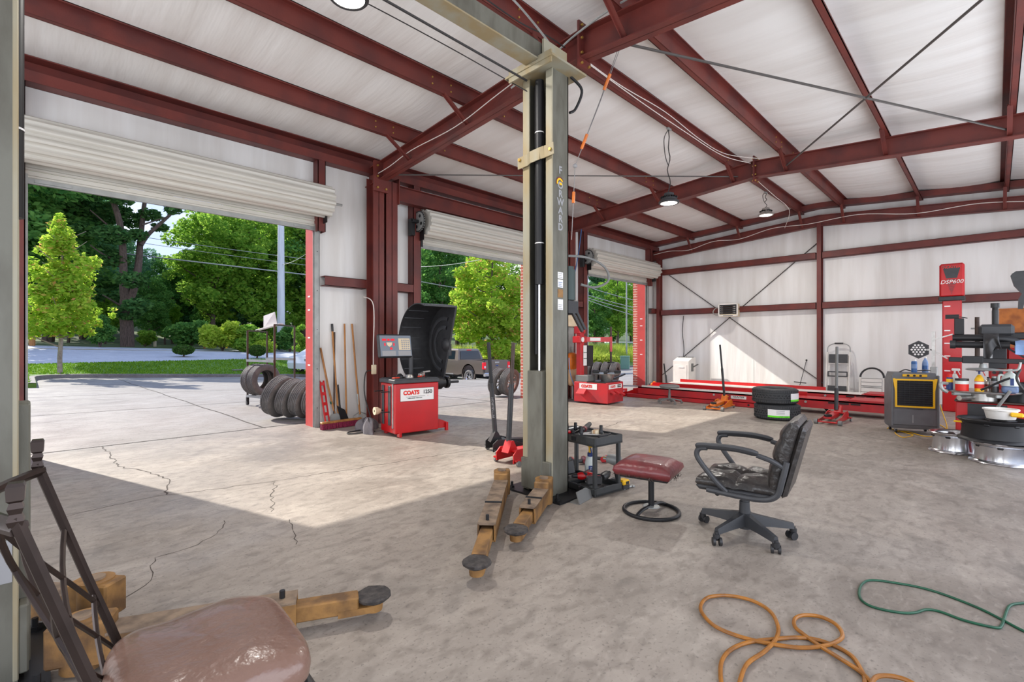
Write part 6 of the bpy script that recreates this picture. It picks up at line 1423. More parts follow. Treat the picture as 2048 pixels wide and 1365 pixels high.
gp = [(2140, 1290), (2060, 1268), (2004, 1240), (1960, 1218), (1900, 1194), (1850, 1178), (1800, 1168), (1745, 1161), (1725, 1168), (1718, 1185), (1724, 1202), (1750, 1216), (1800, 1226), (1830, 1226), (1852, 1220), (1880, 1224), (1930, 1242), (1990, 1256), (2003, 1252), (2010, 1232), (2018, 1214), (2035, 1208), (2080, 1206), (2140, 1210)]
tag(MB().tube(hose(gp, .006), .006, 8).build('air_hose', 'hose_green', None), 'thin green hose looped on the floor at the right', 'hose')

# ================================================================== OUTDOORS
def clamp(x, a, b): return max(a, min(b, x))
KY = 25.6
def gz(x, y):
    s = clamp((y - 8.2) / 14, 0, 1); lot = -.047 * clamp(x, 0, 24) * s
    if y <= KY: return lot
    lotk = -.047 * clamp(x, 0, 24) + .12
    if y <= 31.0: t = (y - KY) / 5.4; return lotk + (.32 - lotk) * (t * t * (3 - 2 * t))
    far = clamp(1.15 - .037 * x, .1, 1.2)
    if y <= 42: return .32 + (far - .32) * (y - 31) / 11
    return far + .02 * min(y - 42, 40) + .09 * max(0, y - 64)
def G(px, py):
    v = ray(px, py); lo = 7.0
    for k in range(4000):
        w = 7 + k * .03; p = CAMP + v * (w / FPX)
        if p.z <= gz(p.x, p.y): return p
    return p
def ground(name, x0, x1, y0, y1, nx, ny, m, lab, cat, dz=0.0, kind='structure'):
    mb = MB(); mb.grid(lambda u, v: (x0 + (x1 - x0) * u, y0 + (y1 - y0) * v, gz(x0 + (x1 - x0) * u, y0 + (y1 - y0) * v) + dz), nx, ny)
    return tag(mb.build(name, m, None, 60), lab, cat, kind=kind)
def grassmat():
    m = mat('lawn_green', (108, 142, 50), .9, 0, var=(74, 112, 36), vscale=.7, vamt=.9, bump=.5, bscale=30); return m
grassmat()
mat('woods_floor', (84, 104, 48), .95, 0, var=(60, 62, 36), vscale=.6, vamt=.9)
drv = ground('driveway', -30, 60, YD + .42, KY, 60, 30, 'lot_concrete', 'pale cracked concrete lot outside the doors', 'driveway', -.012)
def joint(pts, w=.025):
    m = MB(); v = []; f = []
    for i, (x, y) in enumerate(pts):
        a = pts[max(i - 1, 0)]; b = pts[min(i + 1, len(pts) - 1)]; d = Vector((b[0] - a[0], b[1] - a[1], 0)).normalized(); n = Vector((-d.y, d.x, 0)) * w / 2
        v += [(x + n.x, y + n.y, gz(x, y) - .008), (x - n.x, y - n.y, gz(x, y) - .008)]
        if i: k = 2 * i; f.append((k - 2, k - 1, k + 1, k))
    return m.add(v, f).build('slab_joint', 'crack_dark', drv, 0)
for y in (8.0, 12.2, 16.4, 20.8): joint([(x * 1.0, y + .02 * math.sin(x * 3)) for x in range(-6, 30)])
for x in (-2.2, 2.6, 7.4, 12.2, 17, 21.8): joint([(x + .02 * math.sin(y * 2), y) for y in [7.9 + k * .9 for k in range(20)]])
lawn = ground('lawn', -30, 60, KY, 31.0, 60, 14, 'lawn_green', 'mown green lawn between the lot and the road', 'lawn', 0, None); lawn['kind'] = 'structure'
# grassy tongue at the left, inside the kerb corner
mb = MB(); mb.bx(-30, .23, 19.9, KY, -.1, .11); tag(mb.build('lawn_strip', 'lawn_green', None, 0), 'bright patch of grass left of the kerb corner', 'lawn', kind='structure')
road = ground('road', -40, 80, 31.0, 42.0, 60, 10, 'asphalt', 'pale grey road running behind the lawn', 'road')
for y in (39.4, 39.6): 
    m = MB(); m.grid(lambda u, v: (-40 + 120 * u, y + .1 * v, gz(-40 + 120 * u, y + .1 * v) + .01), 60, 1); m.build('centre_line', 'yellow_line' if 'yellow_line' in MATS else mat('yellow_line', (206, 176, 110), .8), road, 0)
ground('woods_ground', -60, 220, 42.0, 130, 60, 20, 'woods_floor', 'shaded ground under the trees beyond the road', 'ground')
# kerb
kp = [(.22, 19.9)] + [(.22, 19.9 + k * .7) for k in range(1, 6)] + [(.22 + 1.6 * (1 - math.cos(t * PI / 12)), 23.6 + 2.0 * math.sin(t * PI / 12)) for t in range(1, 7)] + [(1.9 + k * 1.5, KY) for k in range(1, 36)]
m = MB(); v = []; f = []
for i, (x, y) in enumerate(kp):
    a = kp[max(i - 1, 0)]; b = kp[min(i + 1, len(kp) - 1)]; d = Vector((b[0] - a[0], b[1] - a[1], 0)).normalized(); n = Vector((-d.y, d.x, 0)) * .16; z = gz(x, min(y, KY))
    v += [(x - n.x * 0, y - n.y * 0, z - .02), (x, y, z + .13), (x + n.x, y + n.y, z + .14), (x + n.x, y + n.y, z - .05)]
    if i: k = 4 * i; f += [(k - 4 + j, k - 3 + j, k + 1 + j, k + j) for j in range(3)]
tag(m.add(v, f).build('kerb', 'kerb_concrete', None, 30), 'low concrete kerb curving around the lawn edge', 'kerb', kind='structure')
# corner infill between kerb curve and lawn
mb = MB(); P = [(x, y) for x, y in kp[5:13]]; v = [(.2, KY, .115)] + [(x, y, gz(x, y) + .125) for x, y in P]; mb.add(v, [(0, i, i + 1) for i in range(1, len(P))]); tag(mb.build('lawn_corner', 'lawn_green', None, 0), 'grass inside the kerb corner by the young maple', 'lawn', kind='structure')
# grass blades
NR = np.random.default_rng(5)
def blades(n, xs, ys, h, wdt, zf):
    x = NR.uniform(*xs, n); y = NR.uniform(*ys, n); a = NR.uniform(0, 2 * PI, n); hh = h * NR.uniform(.5, 1.3, n); t = NR.normal(0, .35, (n, 2)) * hh[:, None]
    z = np.array([zf(p, q) for p, q in zip(x, y)]); V = np.zeros((n, 3, 3))
    V[:, 0] = np.stack([x + np.cos(a) * wdt, y + np.sin(a) * wdt, z], 1); V[:, 1] = np.stack([x - np.cos(a) * wdt, y - np.sin(a) * wdt, z], 1); V[:, 2] = np.stack([x + t[:, 0], y + t[:, 1], z + hh], 1)
    return V.reshape(-1, 3)
def trimesh(name, V, m, parent=None, k=3):
    n = len(V) // k; me = bpy.data.meshes.new(name); me.vertices.add(len(V)); me.vertices.foreach_set('co', V.astype(np.float32).ravel())
    me.loops.add(n * k); me.loops.foreach_set('vertex_index', np.arange(n * k, dtype=np.int32)); me.polygons.add(n); me.polygons.foreach_set('loop_start', np.arange(0, n * k, k, dtype=np.int32))
    try: me.polygons.foreach_set('loop_total', np.full(n, k, dtype=np.int32))
    except Exception: pass
    me.update(calc_edges=True); me.materials.append(MATS[m]); o = bpy.data.objects.new(name, me); COL.objects.link(o); o.parent = parent; return o
V = np.concatenate([blades(38000, (-3, 26), (KY + .16, 31), .07, .02, gz), blades(5000, (-4, .1), (20, KY), .07, .015, lambda x, y: .11)])
tag(trimesh('grass_blades', V, 'leaf_grass'), 'short blades of grass all over the lawn', 'grass', kind='stuff')
V = np.concatenate([blades(9000, (21, 36), (26, 32), .75, .03, gz), blades(6000, (32, 52), (27, 34), .9, .04, gz)])
tag(trimesh('tall_weeds', V, 'leaf_weed'), 'tall yellow-green weeds growing behind the pickup truck', 'weeds', kind='stuff')

# ---- foliage
def leaves(cl, n, size, flat=.5, seed=1):
    """n leaf quads spread over clusters cl = [(centre, (rx, ry, rz))]"""
    g = np.random.default_rng(seed); w = np.array([max(c[1]) ** 2 for c in cl]); w = w / w.sum(); idx = g.choice(len(cl), n, p=w)
    C = np.array([c[0] for c in cl])[idx]; R = np.array([c[1] for c in cl])[idx]
    d = g.normal(size=(n, 3)); d /= np.linalg.norm(d, axis=1)[:, None]; r = g.uniform(.25, 1, n) ** .45
    P = C + d * R * r[:, None]
    a = g.normal(size=(n, 3)); a[:, 2] *= flat; a /= np.linalg.norm(a, axis=1)[:, None]
    b = np.cross(a, g.normal(size=(n, 3))); b /= np.linalg.norm(b, axis=1)[:, None]
    s = size * g.uniform(.6, 1.4, n)[:, None]; a = a * s; b = b * s * .6
    Q = np.stack([P - a, P + b * .9, P + a, P - b * .9], 1); return Q.reshape(-1, 3)
def blobs(n, c, R, r0, r1, seed, cone=0.0):
    g = random.Random(seed); out = []
    for k in range(n):
        t = g.uniform(0, 2 * PI); u = g.uniform(-1, 1); q = g.uniform(.15, 1) ** .6; s = math.sqrt(1 - u * u); k2 = 1 - cone * (u + 1) / 2
        p = (c[0] + R[0] * q * s * math.cos(t) * k2, c[1] + R[1] * q * s * math.sin(t) * k2, c[2] + R[2] * q * u); r = g.uniform(r0, r1) * (.6 + .4 * k2)
        out.append((p, (r, r, r * .75)))
    return out
def branches(m, base, top, r, n, spread, seed, lo=.3):
    g = random.Random(seed); b = Vector(base); t = Vector(top)
    pts = [b + (t - b) * (k / 8) + Vector((g.uniform(-.03, .03), g.uniform(-.03, .03), 0)) * (t - b).length * .3 for k in range(9)]; pts[0] = b
    m.tube(pts, [r * (1 - .8 * k / 8) for k in range(9)], 8)
    for k in range(n):
        q = lo + (1 - lo) * k / n; p = b + (t - b) * q; a = g.uniform(0, 2 * PI); L = spread * (1.1 - .6 * q) * g.uniform(.7, 1.2)
        e = p + Vector((math.cos(a) * L, math.sin(a) * L, L * g.uniform(.3, .8))); mid = (p + e) / 2 + Vector((0, 0, -.05 * L)); m.tube([p, mid, e], [r * .45 * (1 - .6 * q), r * .3 * (1 - .6 * q), r * .1], 6)
# young maple on the lawn
p = G(120, 748); mp_ = thing('young_maple', 'young bright green maple tree on the lawn at the left', 'tree', p)
m = MB(); branches(m, (0, 0, -.1), (.05, 0, 5.6), .085, 14, 1.2, 3, .2); m.build('trunk', 'bark_pale', mp_)
cl = [((0, 0, z), (r, r, .6)) for z, r in ((2.0, .8), (2.8, .9), (3.6, .7), (4.6, .4))] + blobs(60, (0, 0, 3.25), (1.75, 1.75, 2.45), .22, .5, 8, .45) + blobs(16, (0, 0, 2.6), (2.0, 2.0, 1.6), .15, .3, 9, .3) + [((.1 * k % .3 - .1, 0, 5.0 + .25 * k), (.55 - .09 * k, .5 - .09 * k, .35)) for k in range(5)]
trimesh('foliage', leaves(cl, 12000, .078, .5, 4), 'leaf_maple', mp_, 4)
# big pine across the road
p = G(255, 694); pn = thing('pine_tree', 'tall old pine with a forked bare trunk across the road', 'tree', p)
m = MB(); s_ = atW(1, 1, 1)
wpn = (p - CAMP).dot(FW)
def pp(px, py, off=0.0): q = atW(px, py, wpn + off) - p; return q
def limb(pix, r0, r1, off=0.0): 
    P = smoothpath([pp(x, y, off * k / len(pix)) for k, (x, y) in enumerate(pix)], 4); n = len(P); m.tube(P, [r0 + (r1 - r0) * i / (n - 1) for i in range(n)], 10)
limb([(255, 700), (254, 660), (252, 625), (252, 600)], .44, .38)
limb([(253, 612), (248, 585), (247, 545), (245, 490), (238, 440), (222, 395), (200, 360), (170, 320)], .30, .12, -2)
limb([(255, 610), (268, 575), (277, 530), (280, 490), (284, 450), (290, 400), (300, 350)], .30, .10, 1)
limb([(282, 490), (296, 470), (318, 450), (345, 425), (365, 400), (372, 380)], .16, .05, 2)
limb([(290, 400), (300, 385), (320, 375), (335, 360)], .10, .04, 1)
limb([(284, 450), (300, 445), (330, 435)], .07, .03, 1)
limb([(246, 540), (225, 520), (200, 505), (180, 490)], .10, .03, -3); limb([(253, 620), (230, 605), (205, 590)], .10, .03, -3); limb([(245, 480), (220, 455), (180, 420)], .10, .03, -3)
m.build('trunk', 'bark', pn)
cl = []
for (x, y, s) in [(110, 380, 1.6), (150, 400, 1.6), (190, 430, 1.4), (170, 460, 1.1), (225, 470, 1.2), (260, 440, 1.0), (140, 360, 1.7), (200, 370, 1.5), (240, 395, .9), (205, 505, 1.1), (180, 520, 1.0), (230, 520, .9), (265, 560, 1.0), (215, 570, 1.1), (250, 595, 1.0), (300, 430, .8), (330, 400, .7), (345, 420, .6), (255, 625, 1.0), (275, 610, .9), (310, 375, .8), (275, 470, .7), (320, 455, .6), (190, 590, .9), (170, 555, 1.0), (230, 420, 1.0)]:
    q = pp(x, y, rnd.uniform(-2, 2)); cl.append((tuple(q), (s, s, s * .55)))
trimesh('foliage', leaves(cl, 15000, .16, .35, 9), 'leaf_pine', pn, 4)
# background trees: three prototypes, copied with turns and sizes
def proto(seed, H, R, n, lm, size, cone=.2, base=.12):
    m = MB(); branches(m, (0, 0, -.3), (0, 0, H * .85), .02 * H, 12, R * .7, seed, .25); me_t = m.build('t', 'bark', None)
    cl = blobs(95, (0, 0, H * (.5 + base / 2)), (R, R, H * (.5 - base / 2) * .95), R * .13, R * .30, seed + 1, cone)
    me_f = trimesh('f', leaves(cl, n, size, .5, seed + 2), lm, None, 4); a, b = me_t.data, me_f.data; bpy.data.objects.remove(me_t); bpy.data.objects.remove(me_f); return a, b
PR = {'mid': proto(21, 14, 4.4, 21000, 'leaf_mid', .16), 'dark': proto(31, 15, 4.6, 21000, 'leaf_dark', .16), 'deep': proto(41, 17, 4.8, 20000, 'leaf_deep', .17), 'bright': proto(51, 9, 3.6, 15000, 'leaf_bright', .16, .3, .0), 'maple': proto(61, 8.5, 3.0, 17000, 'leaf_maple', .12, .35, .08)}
def tree(kind, px, y, s, lab, w=None, pos=None, name='woodland_tree', group='trees beyond the road'):
    """placed on the ground in the direction of pixel column px at distance y from the door side"""
    if pos is None:
        v = ray(px, 700); q = CAMP + v * (y / v.y); pos = Vector((q.x, q.y, gz(q.x, q.y)))
    t = thing(name, lab, 'tree', pos, rnd.uniform(0, 6.28), group); a, b = PR[kind]
    for nm, me in (('trunk', a), ('foliage', b)):
        o = bpy.data.objects.new(nm, me); COL.objects.link(o); o.parent = t
    t.scale = (s, s, s * rnd.uniform(.92, 1.08)); return t
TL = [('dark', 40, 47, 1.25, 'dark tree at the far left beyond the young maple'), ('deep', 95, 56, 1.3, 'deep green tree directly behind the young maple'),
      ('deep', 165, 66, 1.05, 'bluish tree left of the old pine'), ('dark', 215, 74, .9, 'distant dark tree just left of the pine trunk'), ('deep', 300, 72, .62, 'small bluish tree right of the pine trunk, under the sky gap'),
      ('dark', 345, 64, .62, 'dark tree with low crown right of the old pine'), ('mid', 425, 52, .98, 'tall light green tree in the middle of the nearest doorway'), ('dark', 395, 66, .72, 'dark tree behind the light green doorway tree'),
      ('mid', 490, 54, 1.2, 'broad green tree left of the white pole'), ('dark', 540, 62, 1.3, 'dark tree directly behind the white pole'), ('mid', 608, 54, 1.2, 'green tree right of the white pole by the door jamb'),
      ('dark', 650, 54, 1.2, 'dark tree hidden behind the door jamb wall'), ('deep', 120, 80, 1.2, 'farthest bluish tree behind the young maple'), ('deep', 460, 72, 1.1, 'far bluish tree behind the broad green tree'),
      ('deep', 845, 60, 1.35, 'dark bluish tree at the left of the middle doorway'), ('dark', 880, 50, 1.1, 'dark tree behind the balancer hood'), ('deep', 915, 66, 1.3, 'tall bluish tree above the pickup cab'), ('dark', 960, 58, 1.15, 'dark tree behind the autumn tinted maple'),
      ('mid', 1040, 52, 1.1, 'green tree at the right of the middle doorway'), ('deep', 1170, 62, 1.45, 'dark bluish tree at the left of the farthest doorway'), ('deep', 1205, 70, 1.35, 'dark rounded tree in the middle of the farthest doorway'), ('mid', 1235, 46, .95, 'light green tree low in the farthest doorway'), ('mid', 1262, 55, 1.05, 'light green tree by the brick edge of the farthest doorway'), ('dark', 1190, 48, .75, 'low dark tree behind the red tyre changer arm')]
for a in TL: tree(*a)
UL = {1: 'at the left door edge behind the young maple', 2: 'behind the left half of the young maple', 3: 'behind the right half of the young maple', 4: 'just right of the young maple', 5: 'just left of the pine trunk',
      6: 'directly behind the pine trunk', 7: 'just right of the pine trunk', 8: 'between the pine and the clipped lawn shrub', 9: 'above the left clipped shrub on the lawn', 10: 'beside the thin yellow post', 11: 'behind the yellow guy marker',
      12: 'left of the tyre rack uprights', 13: 'above the tyre rack board', 14: 'behind the white pole', 15: 'beside the red door jamb', 21: 'at the left edge of the middle doorway', 22: 'behind the balancer hood', 23: 'above the pickup cab',
      24: 'behind the pickup bed', 25: 'behind the trunk of the tinted maple', 26: 'beside the brick edge of the middle doorway', 30: 'behind the red changer arm', 31: 'above the row of wheels in the farthest doorway', 32: 'beside the brick edge of the farthest doorway'}
for k, where in UL.items():
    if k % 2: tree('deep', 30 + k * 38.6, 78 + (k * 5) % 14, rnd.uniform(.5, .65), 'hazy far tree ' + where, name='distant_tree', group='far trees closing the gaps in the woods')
    tree(('deep', 'dark', 'mid')[k % 3], 20 + k * 39 + rnd.uniform(-8, 8), 50 + (k * 7) % 16, rnd.uniform(.28, .44), 'low undergrowth tree ' + where, name='undergrowth_tree', group='undergrowth beneath the woodland trees')
tree('maple', 1000, 0, 1.18, 'maple with orange tinted leaf tips behind the pickup truck', pos=Vector((24.6, 26.6, gz(24.6, 26.6))), name='tinted_maple', group=None)
# bushes under the trees
def bush(px, py, w_px, h, kind, lab, sq=1.0):
    p = G(px, py); w = (p - CAMP).dot(FW); R = w_px * w / FPX / 2
    t = thing('bush', lab, 'bush', p, 0, 'bushes beyond the road'); cl = blobs(16, (0, 0, h * .45), (R * .8, R * .7, h * .42), R * .25, R * .5, int(px)); m = MB()
    for k in range(5): a = k * 1.3; m.tube([(0, 0, -.05), (math.cos(a) * R * .3, math.sin(a) * R * .3, h * .4)], [.04, .015], 5)
    m.build('stems', 'bark', t); trimesh('foliage', leaves(cl, 3600, R * .075 + .03, .6, int(px) + 1), kind, t, 4); return t
bush(445, 702, 90, 2.6, 'leaf_bright', 'bright yellow-green bush beyond the road beside the yellow guy marker'); bush(495, 704, 80, 2.3, 'leaf_mid', 'green bush beyond the road right of the yellow guy marker')
bush(290, 694, 40, 1.6, 'leaf_mid', 'small pale bush beyond the road right of the pine trunk'); bush(515, 705, 60, 1.0, 'leaf_bright', 'low yellow bush behind the round clipped shrub'); bush(600, 712, 40, 2.6, 'leaf_mid', 'loose bush with pale blossom above the white car'); bush(200, 695, 60, 2.4, 'leaf_dark', 'dark bush beyond the road left of the pine'); bush(380, 697, 80, 2.2, 'leaf_dark', 'dark bush beyond the road behind the clipped shrub'); bush(580, 704, 60, 2.4, 'leaf_dark', 'dark bush at the foot of the white pole')
bush(1020, 742, 90, 1.4, 'leaf_weed', 'clump of bright weeds behind the pickup tailgate'); bush(1205, 738, 70, 1.5, 'leaf_weed', 'yellow-green weeds behind the farthest door wheels')
def shrub(px, py, w_px, h_px, lab):
    p = G(px, py); w = (p - CAMP).dot(FW); R = w_px * w / FPX / 2; H = h_px * w / FPX
    t = thing('clipped_shrub', lab, 'shrub', p, 0, 'clipped shrubs on the lawn'); MB().sph((0, 0, H * .58), (R * .85, R * .8, H * .36), 18, 10).build('core', 'woods_floor', t); trimesh('foliage', leaves([((0, 0, H * .58), (R, R * .95, H * .43))], 3500, .05, .8, int(px)), 'leaf_shrub', t, 4); MB().tube([(0, 0, -.02), (.03, 0, H * .3)], .05, 6).build('stem', 'bark', t)
shrub(367, 714, 38, 24, 'clipped green shrub on the lawn, farther left one'); shrub(514, 717, 34, 27, 'round clipped shrub on the lawn behind the tyre rack')
# utility poles and wires
def pole(lab, px, py, y1, wpx, m='pole_white', name='utility_pole', H=14, w=None):
    p = G(px, py)
    if p.y > 42.3: v = ray(px, py); p = CAMP + v * (42.3 / v.y); p.z = gz(p.x, p.y)
    w_ = (p - CAMP).dot(FW); r = wpx * w_ / FPX / 2; t = thing(name, lab, 'pole', p, .4); MB().cyl((0, 0, -.2), (0, 0, H), r * 1.1, r * .75, n=12).build('shaft', m, t); MB().cyl((0, 0, -.1), (0, 0, .35), r * 1.25, n=12).build('footing', 'galv', t); return t, p
tp1, pp1 = pole('tall white steel utility pole across the road in the nearest doorway', 562, 701, 0, 14)
tp2, pp2 = pole('slim grey utility pole at the left edge of the middle doorway', 838, 712, 0, 9, 'galv', H=11)
tp3, pp3 = pole('grey wooden utility pole in the farthest doorway', 1253, 718, 0, 3.2, 'galv', H=9)
tp4, pp4 = pole('slim pole at the left edge of the farthest doorway', 1174, 720, 0, 6, 'galv', H=11)
def span(lab, a, b, sag, r, m='wire_white'):
    A, B = Vector(a), Vector(b); return tag(MB().tube([A + (B - A) * (k / 14) - UP * sag * 4 * (k / 14) * (1 - k / 14) for k in range(15)], r, 6).build('overhead_wire', m, None), lab, 'wire')
span('thick overhead wire crossing the nearest doorway', atW(-40, 474, 36), atW(640, 553, 42), .0, .05, 'galv'); span('thin overhead wire above the thick one in the nearest doorway', atW(100, 446, 36), atW(640, 522, 42), .1, .02, 'galv'); span('thinnest overhead wire near the white pole', atW(180, 470, 38), atW(640, 534, 42), .1, .018, 'galv'); span('slanting service wire right of the white pole', atW(562, 530, 41), atW(640, 485, 30), .3, .02, 'galv')
PW2 = (pp2 - CAMP).dot(FW); PW4 = (pp4 - CAMP).dot(FW)
span('overhead wire low in the middle doorway', atW(838, 563, PW2), atW(1000, 586, 44), .1, .035, 'galv'); span('overhead wire high in the middle doorway', atW(838, 534, PW2), atW(960, 520, 30), .1, .02, 'galv')
for k, (a, b, lab) in enumerate([((1165, 588), (1300, 622), 'uppermost wire of the bundle in the farthest doorway'), ((1165, 594), (1300, 628), 'middle wire of the bundle in the farthest doorway'), ((1165, 598), (1300, 640), 'lowest wire of the bundle in the farthest doorway'), ((1165, 572), (1300, 608), 'single wire above the bundle in the farthest doorway')]):
    span(lab, atW(1174, a[1] + 2, PW4), atW(*b, PW4 + 6), .1, .035, 'galv')
# road-side markers
def post(lab, px, py, h, mm, tilt=0, r=.05, name='marker_post'):
    p = G(px, py); t = thing(name, lab, 'post', p); MB().cyl((0, 0, -.1), (tilt, 0, h), r, n=8).build('shaft', mm, t); MB().cyl((tilt * .98, 0, h * .98), (tilt, 0, h + .03), r * 1.15, n=8).build('cap', mm, t)
post('yellow guy wire marker leaning before the bright bush', 452, 697, 1.3, 'yellow', .45, .07); post('thin yellow post beyond the road left of the bright bush', 409, 698, 1.3, 'wood', 0, .07); post('short pale post beyond the road right of the pine', 310, 694, 1.0, 'cream', 0, .10)
post('wooden fence post at the left edge of the doorway beyond the road', 64, 692, 1.8, 'wood', 0, .15)
st_ = G(475, 742); tag(MB(T(*st_)).bx(-.25, .25, -.1, .1, 0, .07, .02).build('flat_stone', 'kerb_concrete', None), 'flat grey stone lying on the lawn left of the tyre rack', 'stone')
# gas station canopy and green utility box far right
q = atW(1262, 690, 95); cn = thing('station_canopy', 'green and white station canopy far away in the farthest doorway', 'canopy', (q.x, q.y, gz(q.x, q.y)), HEAD); zc = q.z - gz(q.x, q.y)
MB().bx(-2, 6, -8, 4, zc - .2, zc + .35).build('fascia', 'sky_green', cn, 0); MB().bx(-2.05, 6.05, -8.05, 4.05, zc - .45, zc - .2).build('band', 'sign_white', cn, 0); MB().bx(-2.05, 6.05, -8.05, 4.05, zc + .35, zc + .6).build('band', 'sign_white', cn, 0)
for x, y in ((0, -6), (0, 2), (4, -6), (4, 2)): MB().bx(x - .2, x + .2, y - .2, y + .2, 0, zc - .4).build('pillar', 'galv', cn, 0)
q = G(1250, 738); ub = thing('utility_box', 'pale green utility box standing in the weeds outside the farthest door', 'utility box', q, .5); mat('box_green', (112, 150, 132), .6); MB().bx(-.65, .65, -.4, .4, 0, 1.15, .03).build('body', 'box_green', ub); MB().bx(-.68, .68, -.43, .43, 1.13, 1.2, .02).build('lid', 'box_green', ub); MB().bx(.2, .32, -.41, -.4, .7, .82).build('sticker', 'sign_white', ub, 0)

# ---- pickup truck
tk = thing('pickup_truck', 'brown-grey pickup truck parked outside the middle door', 'pickup truck', (18.2, 19.3, gz(18.2, 20.5) - .26), 0); tk.rotation_euler[0] = math.radians(.3)
TW = .99
def slab(prof, y0=None, x0=-TW, x1=TW, m_='truck_paint', nm='body', ins=0): 
    return MB().prism(prof, x0, x1, Matrix(((0, 0, 1, 0), (1, 0, 0, 0), (0, 1, 0, 0), (0, 0, 0, 1)))).build(nm, m_, tk, 30)
def archcut(c, r, z0):
    return [(c + r * math.cos(t), z0 + (r * math.sin(t))) for t in [PI - k * PI / 10 for k in range(11)]]
bed = [(.05, .62), (.75, .62)] + [(y, z) for y, z in archcut(1.25, .50, .58)] + [(2.15, .5), (2.15, 1.35), (.0, 1.35), (0, .70)]
for s in (-1, 1): slab(bed, x0=min(s * TW, s * (TW - .12)), x1=max(s * TW, s * (TW - .12)), nm='bed_side')
MB().bx(-TW, TW, -.0, .06, .70, 1.36, .015).build('tailgate', 'truck_paint', tk); MB().bx(-TW + .1, TW - .1, .06, 2.1, .68, .74).build('bed_floor', 'black_plastic', tk)
cab = [(2.15, .5), (4.45, .5)] + archcut(4.9, .5, .58) + [(5.75, .55), (5.85, .8), (5.8, 1.12), (4.45, 1.28), (2.15, 1.30)]
slab(cab, nm='cab_lower')
v = []
for z, w, y0, y1 in ((1.28, .96, 2.18, 4.45), (1.88, .78, 2.38, 3.75), (1.95, .70, 2.5, 3.6)): v += [(-w, y0, z), (w, y0, z), (w, y1, z), (-w, y1, z)]
MB().add(v, [(k * 4 + i, k * 4 + (i + 1) % 4, k * 4 + 4 + (i + 1) % 4, k * 4 + 4 + i) for k in range(2) for i in range(4)] + [(8, 9, 10, 11)]).build('cab_roof', 'truck_paint', tk, 25)
MB(frame((0, 2.27, 1.585), (1, 0, 0), (0, .33, 1))).prism([(-.78, -.24), (.78, -.24), (.68, .24), (-.68, .24)], -.0, .02).build('rear_window', 'glass_dark', tk, 0)
for s in (-1, 1):
    for y0, y1, y2, y3 in ((2.52, 3.32, 3.28, 2.62), (3.4, 4.15, 3.75, 3.36)):
        MB().add([(s * .945, y0, 1.36), (s * .945, y1, 1.36), (s * .805, y2, 1.83), (s * .805, y3, 1.83)], [(0, 1, 2, 3)]).build('side_window', 'glass_dark', tk, 0)
    MB().bx(s * .985 - .02, s * .985 + .02, 3.25, 3.40, 1.12, 1.16).build('door_handle', 'black_plastic', tk); MB().bx(s * (TW + .005) - .01, s * (TW + .005) + .01, 2.55, 4.3, .5, .56).build('side_step', 'chrome', tk)
    l_ = MB().bx(s * .9 - .10, s * .9 + .095, -.02, .12, .88, 1.26, .02).build('tail_light', 'led_red', tk); MB().bx(s * .9 - .05, s * .9 + .06, -.025, -.02, .95, 1.06).build('reverse_lamp', 'sign_white', l_)
    for y in (1.25, 4.9):
        w_ = bpy.data.objects.new('wheel', None); COL.objects.link(w_); w_.parent = tk; w_.location = (s * .86, y, .40); w_.rotation_euler = (0, s * PI / 2, 0)
        o = bpy.data.objects.new('tyre', TYM); COL.objects.link(o); o.parent = w_; o.scale = (1.21, 1.21, 1.2)
        m = MB(); rim_mesh(m, .24, .22, 6); m.build('rim', 'chrome', w_)
    MB().lathe([(.50, -.04), (.56, -.04), (.56, .0), (.50, .0)], 24, T(s * TW, 1.25, .58) @ RY(s * PI / 2), True, a0=0 if s > 0 else 0).build('fender_flare', 'truck_paint', tk)
MB().bx(-TW + .02, TW - .02, -.12, .05, .50, .70, .03).build('rear_bumper', 'chrome', tk); MB().bx(-.3, .3, -.13, -.10, .55, .67, .01).build('plate_recess', 'black_plastic', tk); MB().bx(-.18, .18, -.14, -.13, .57, .66).build('licence_plate', 'sign_white', tk, 0)
MB().bx(-.16, .16, -.012, 0, 1.20, 1.28, .01).build('tailgate_handle', 'alu', tk)
em = MB(frame((0, -.004, 1.07), (1, 0, 0), (0, 0, 1))); em.prism([(.12 * math.cos(k * PI / 12), .05 * math.sin(k * PI / 12)) for k in range(24)], 0, .008); e_ = em.build('emblem', 'ink_grey', tk); em = MB(frame((0, -.012, 1.07), (1, 0, 0), (0, 0, 1))); em.prism([(.105 * math.cos(k * PI / 12), .04 * math.sin(k * PI / 12)) for k in range(24)], 0, .002); em.build('emblem_centre', 'ink_blue', e_, 0)
MB().bx(-.15, .15, 2.34, 2.42, 1.86, 1.90).build('brake_lamp', 'led_red', tk)
MB().bx(-.55, .55, .2, 5.4, .35, .55).build('underbody', 'ink_black', tk, 0)
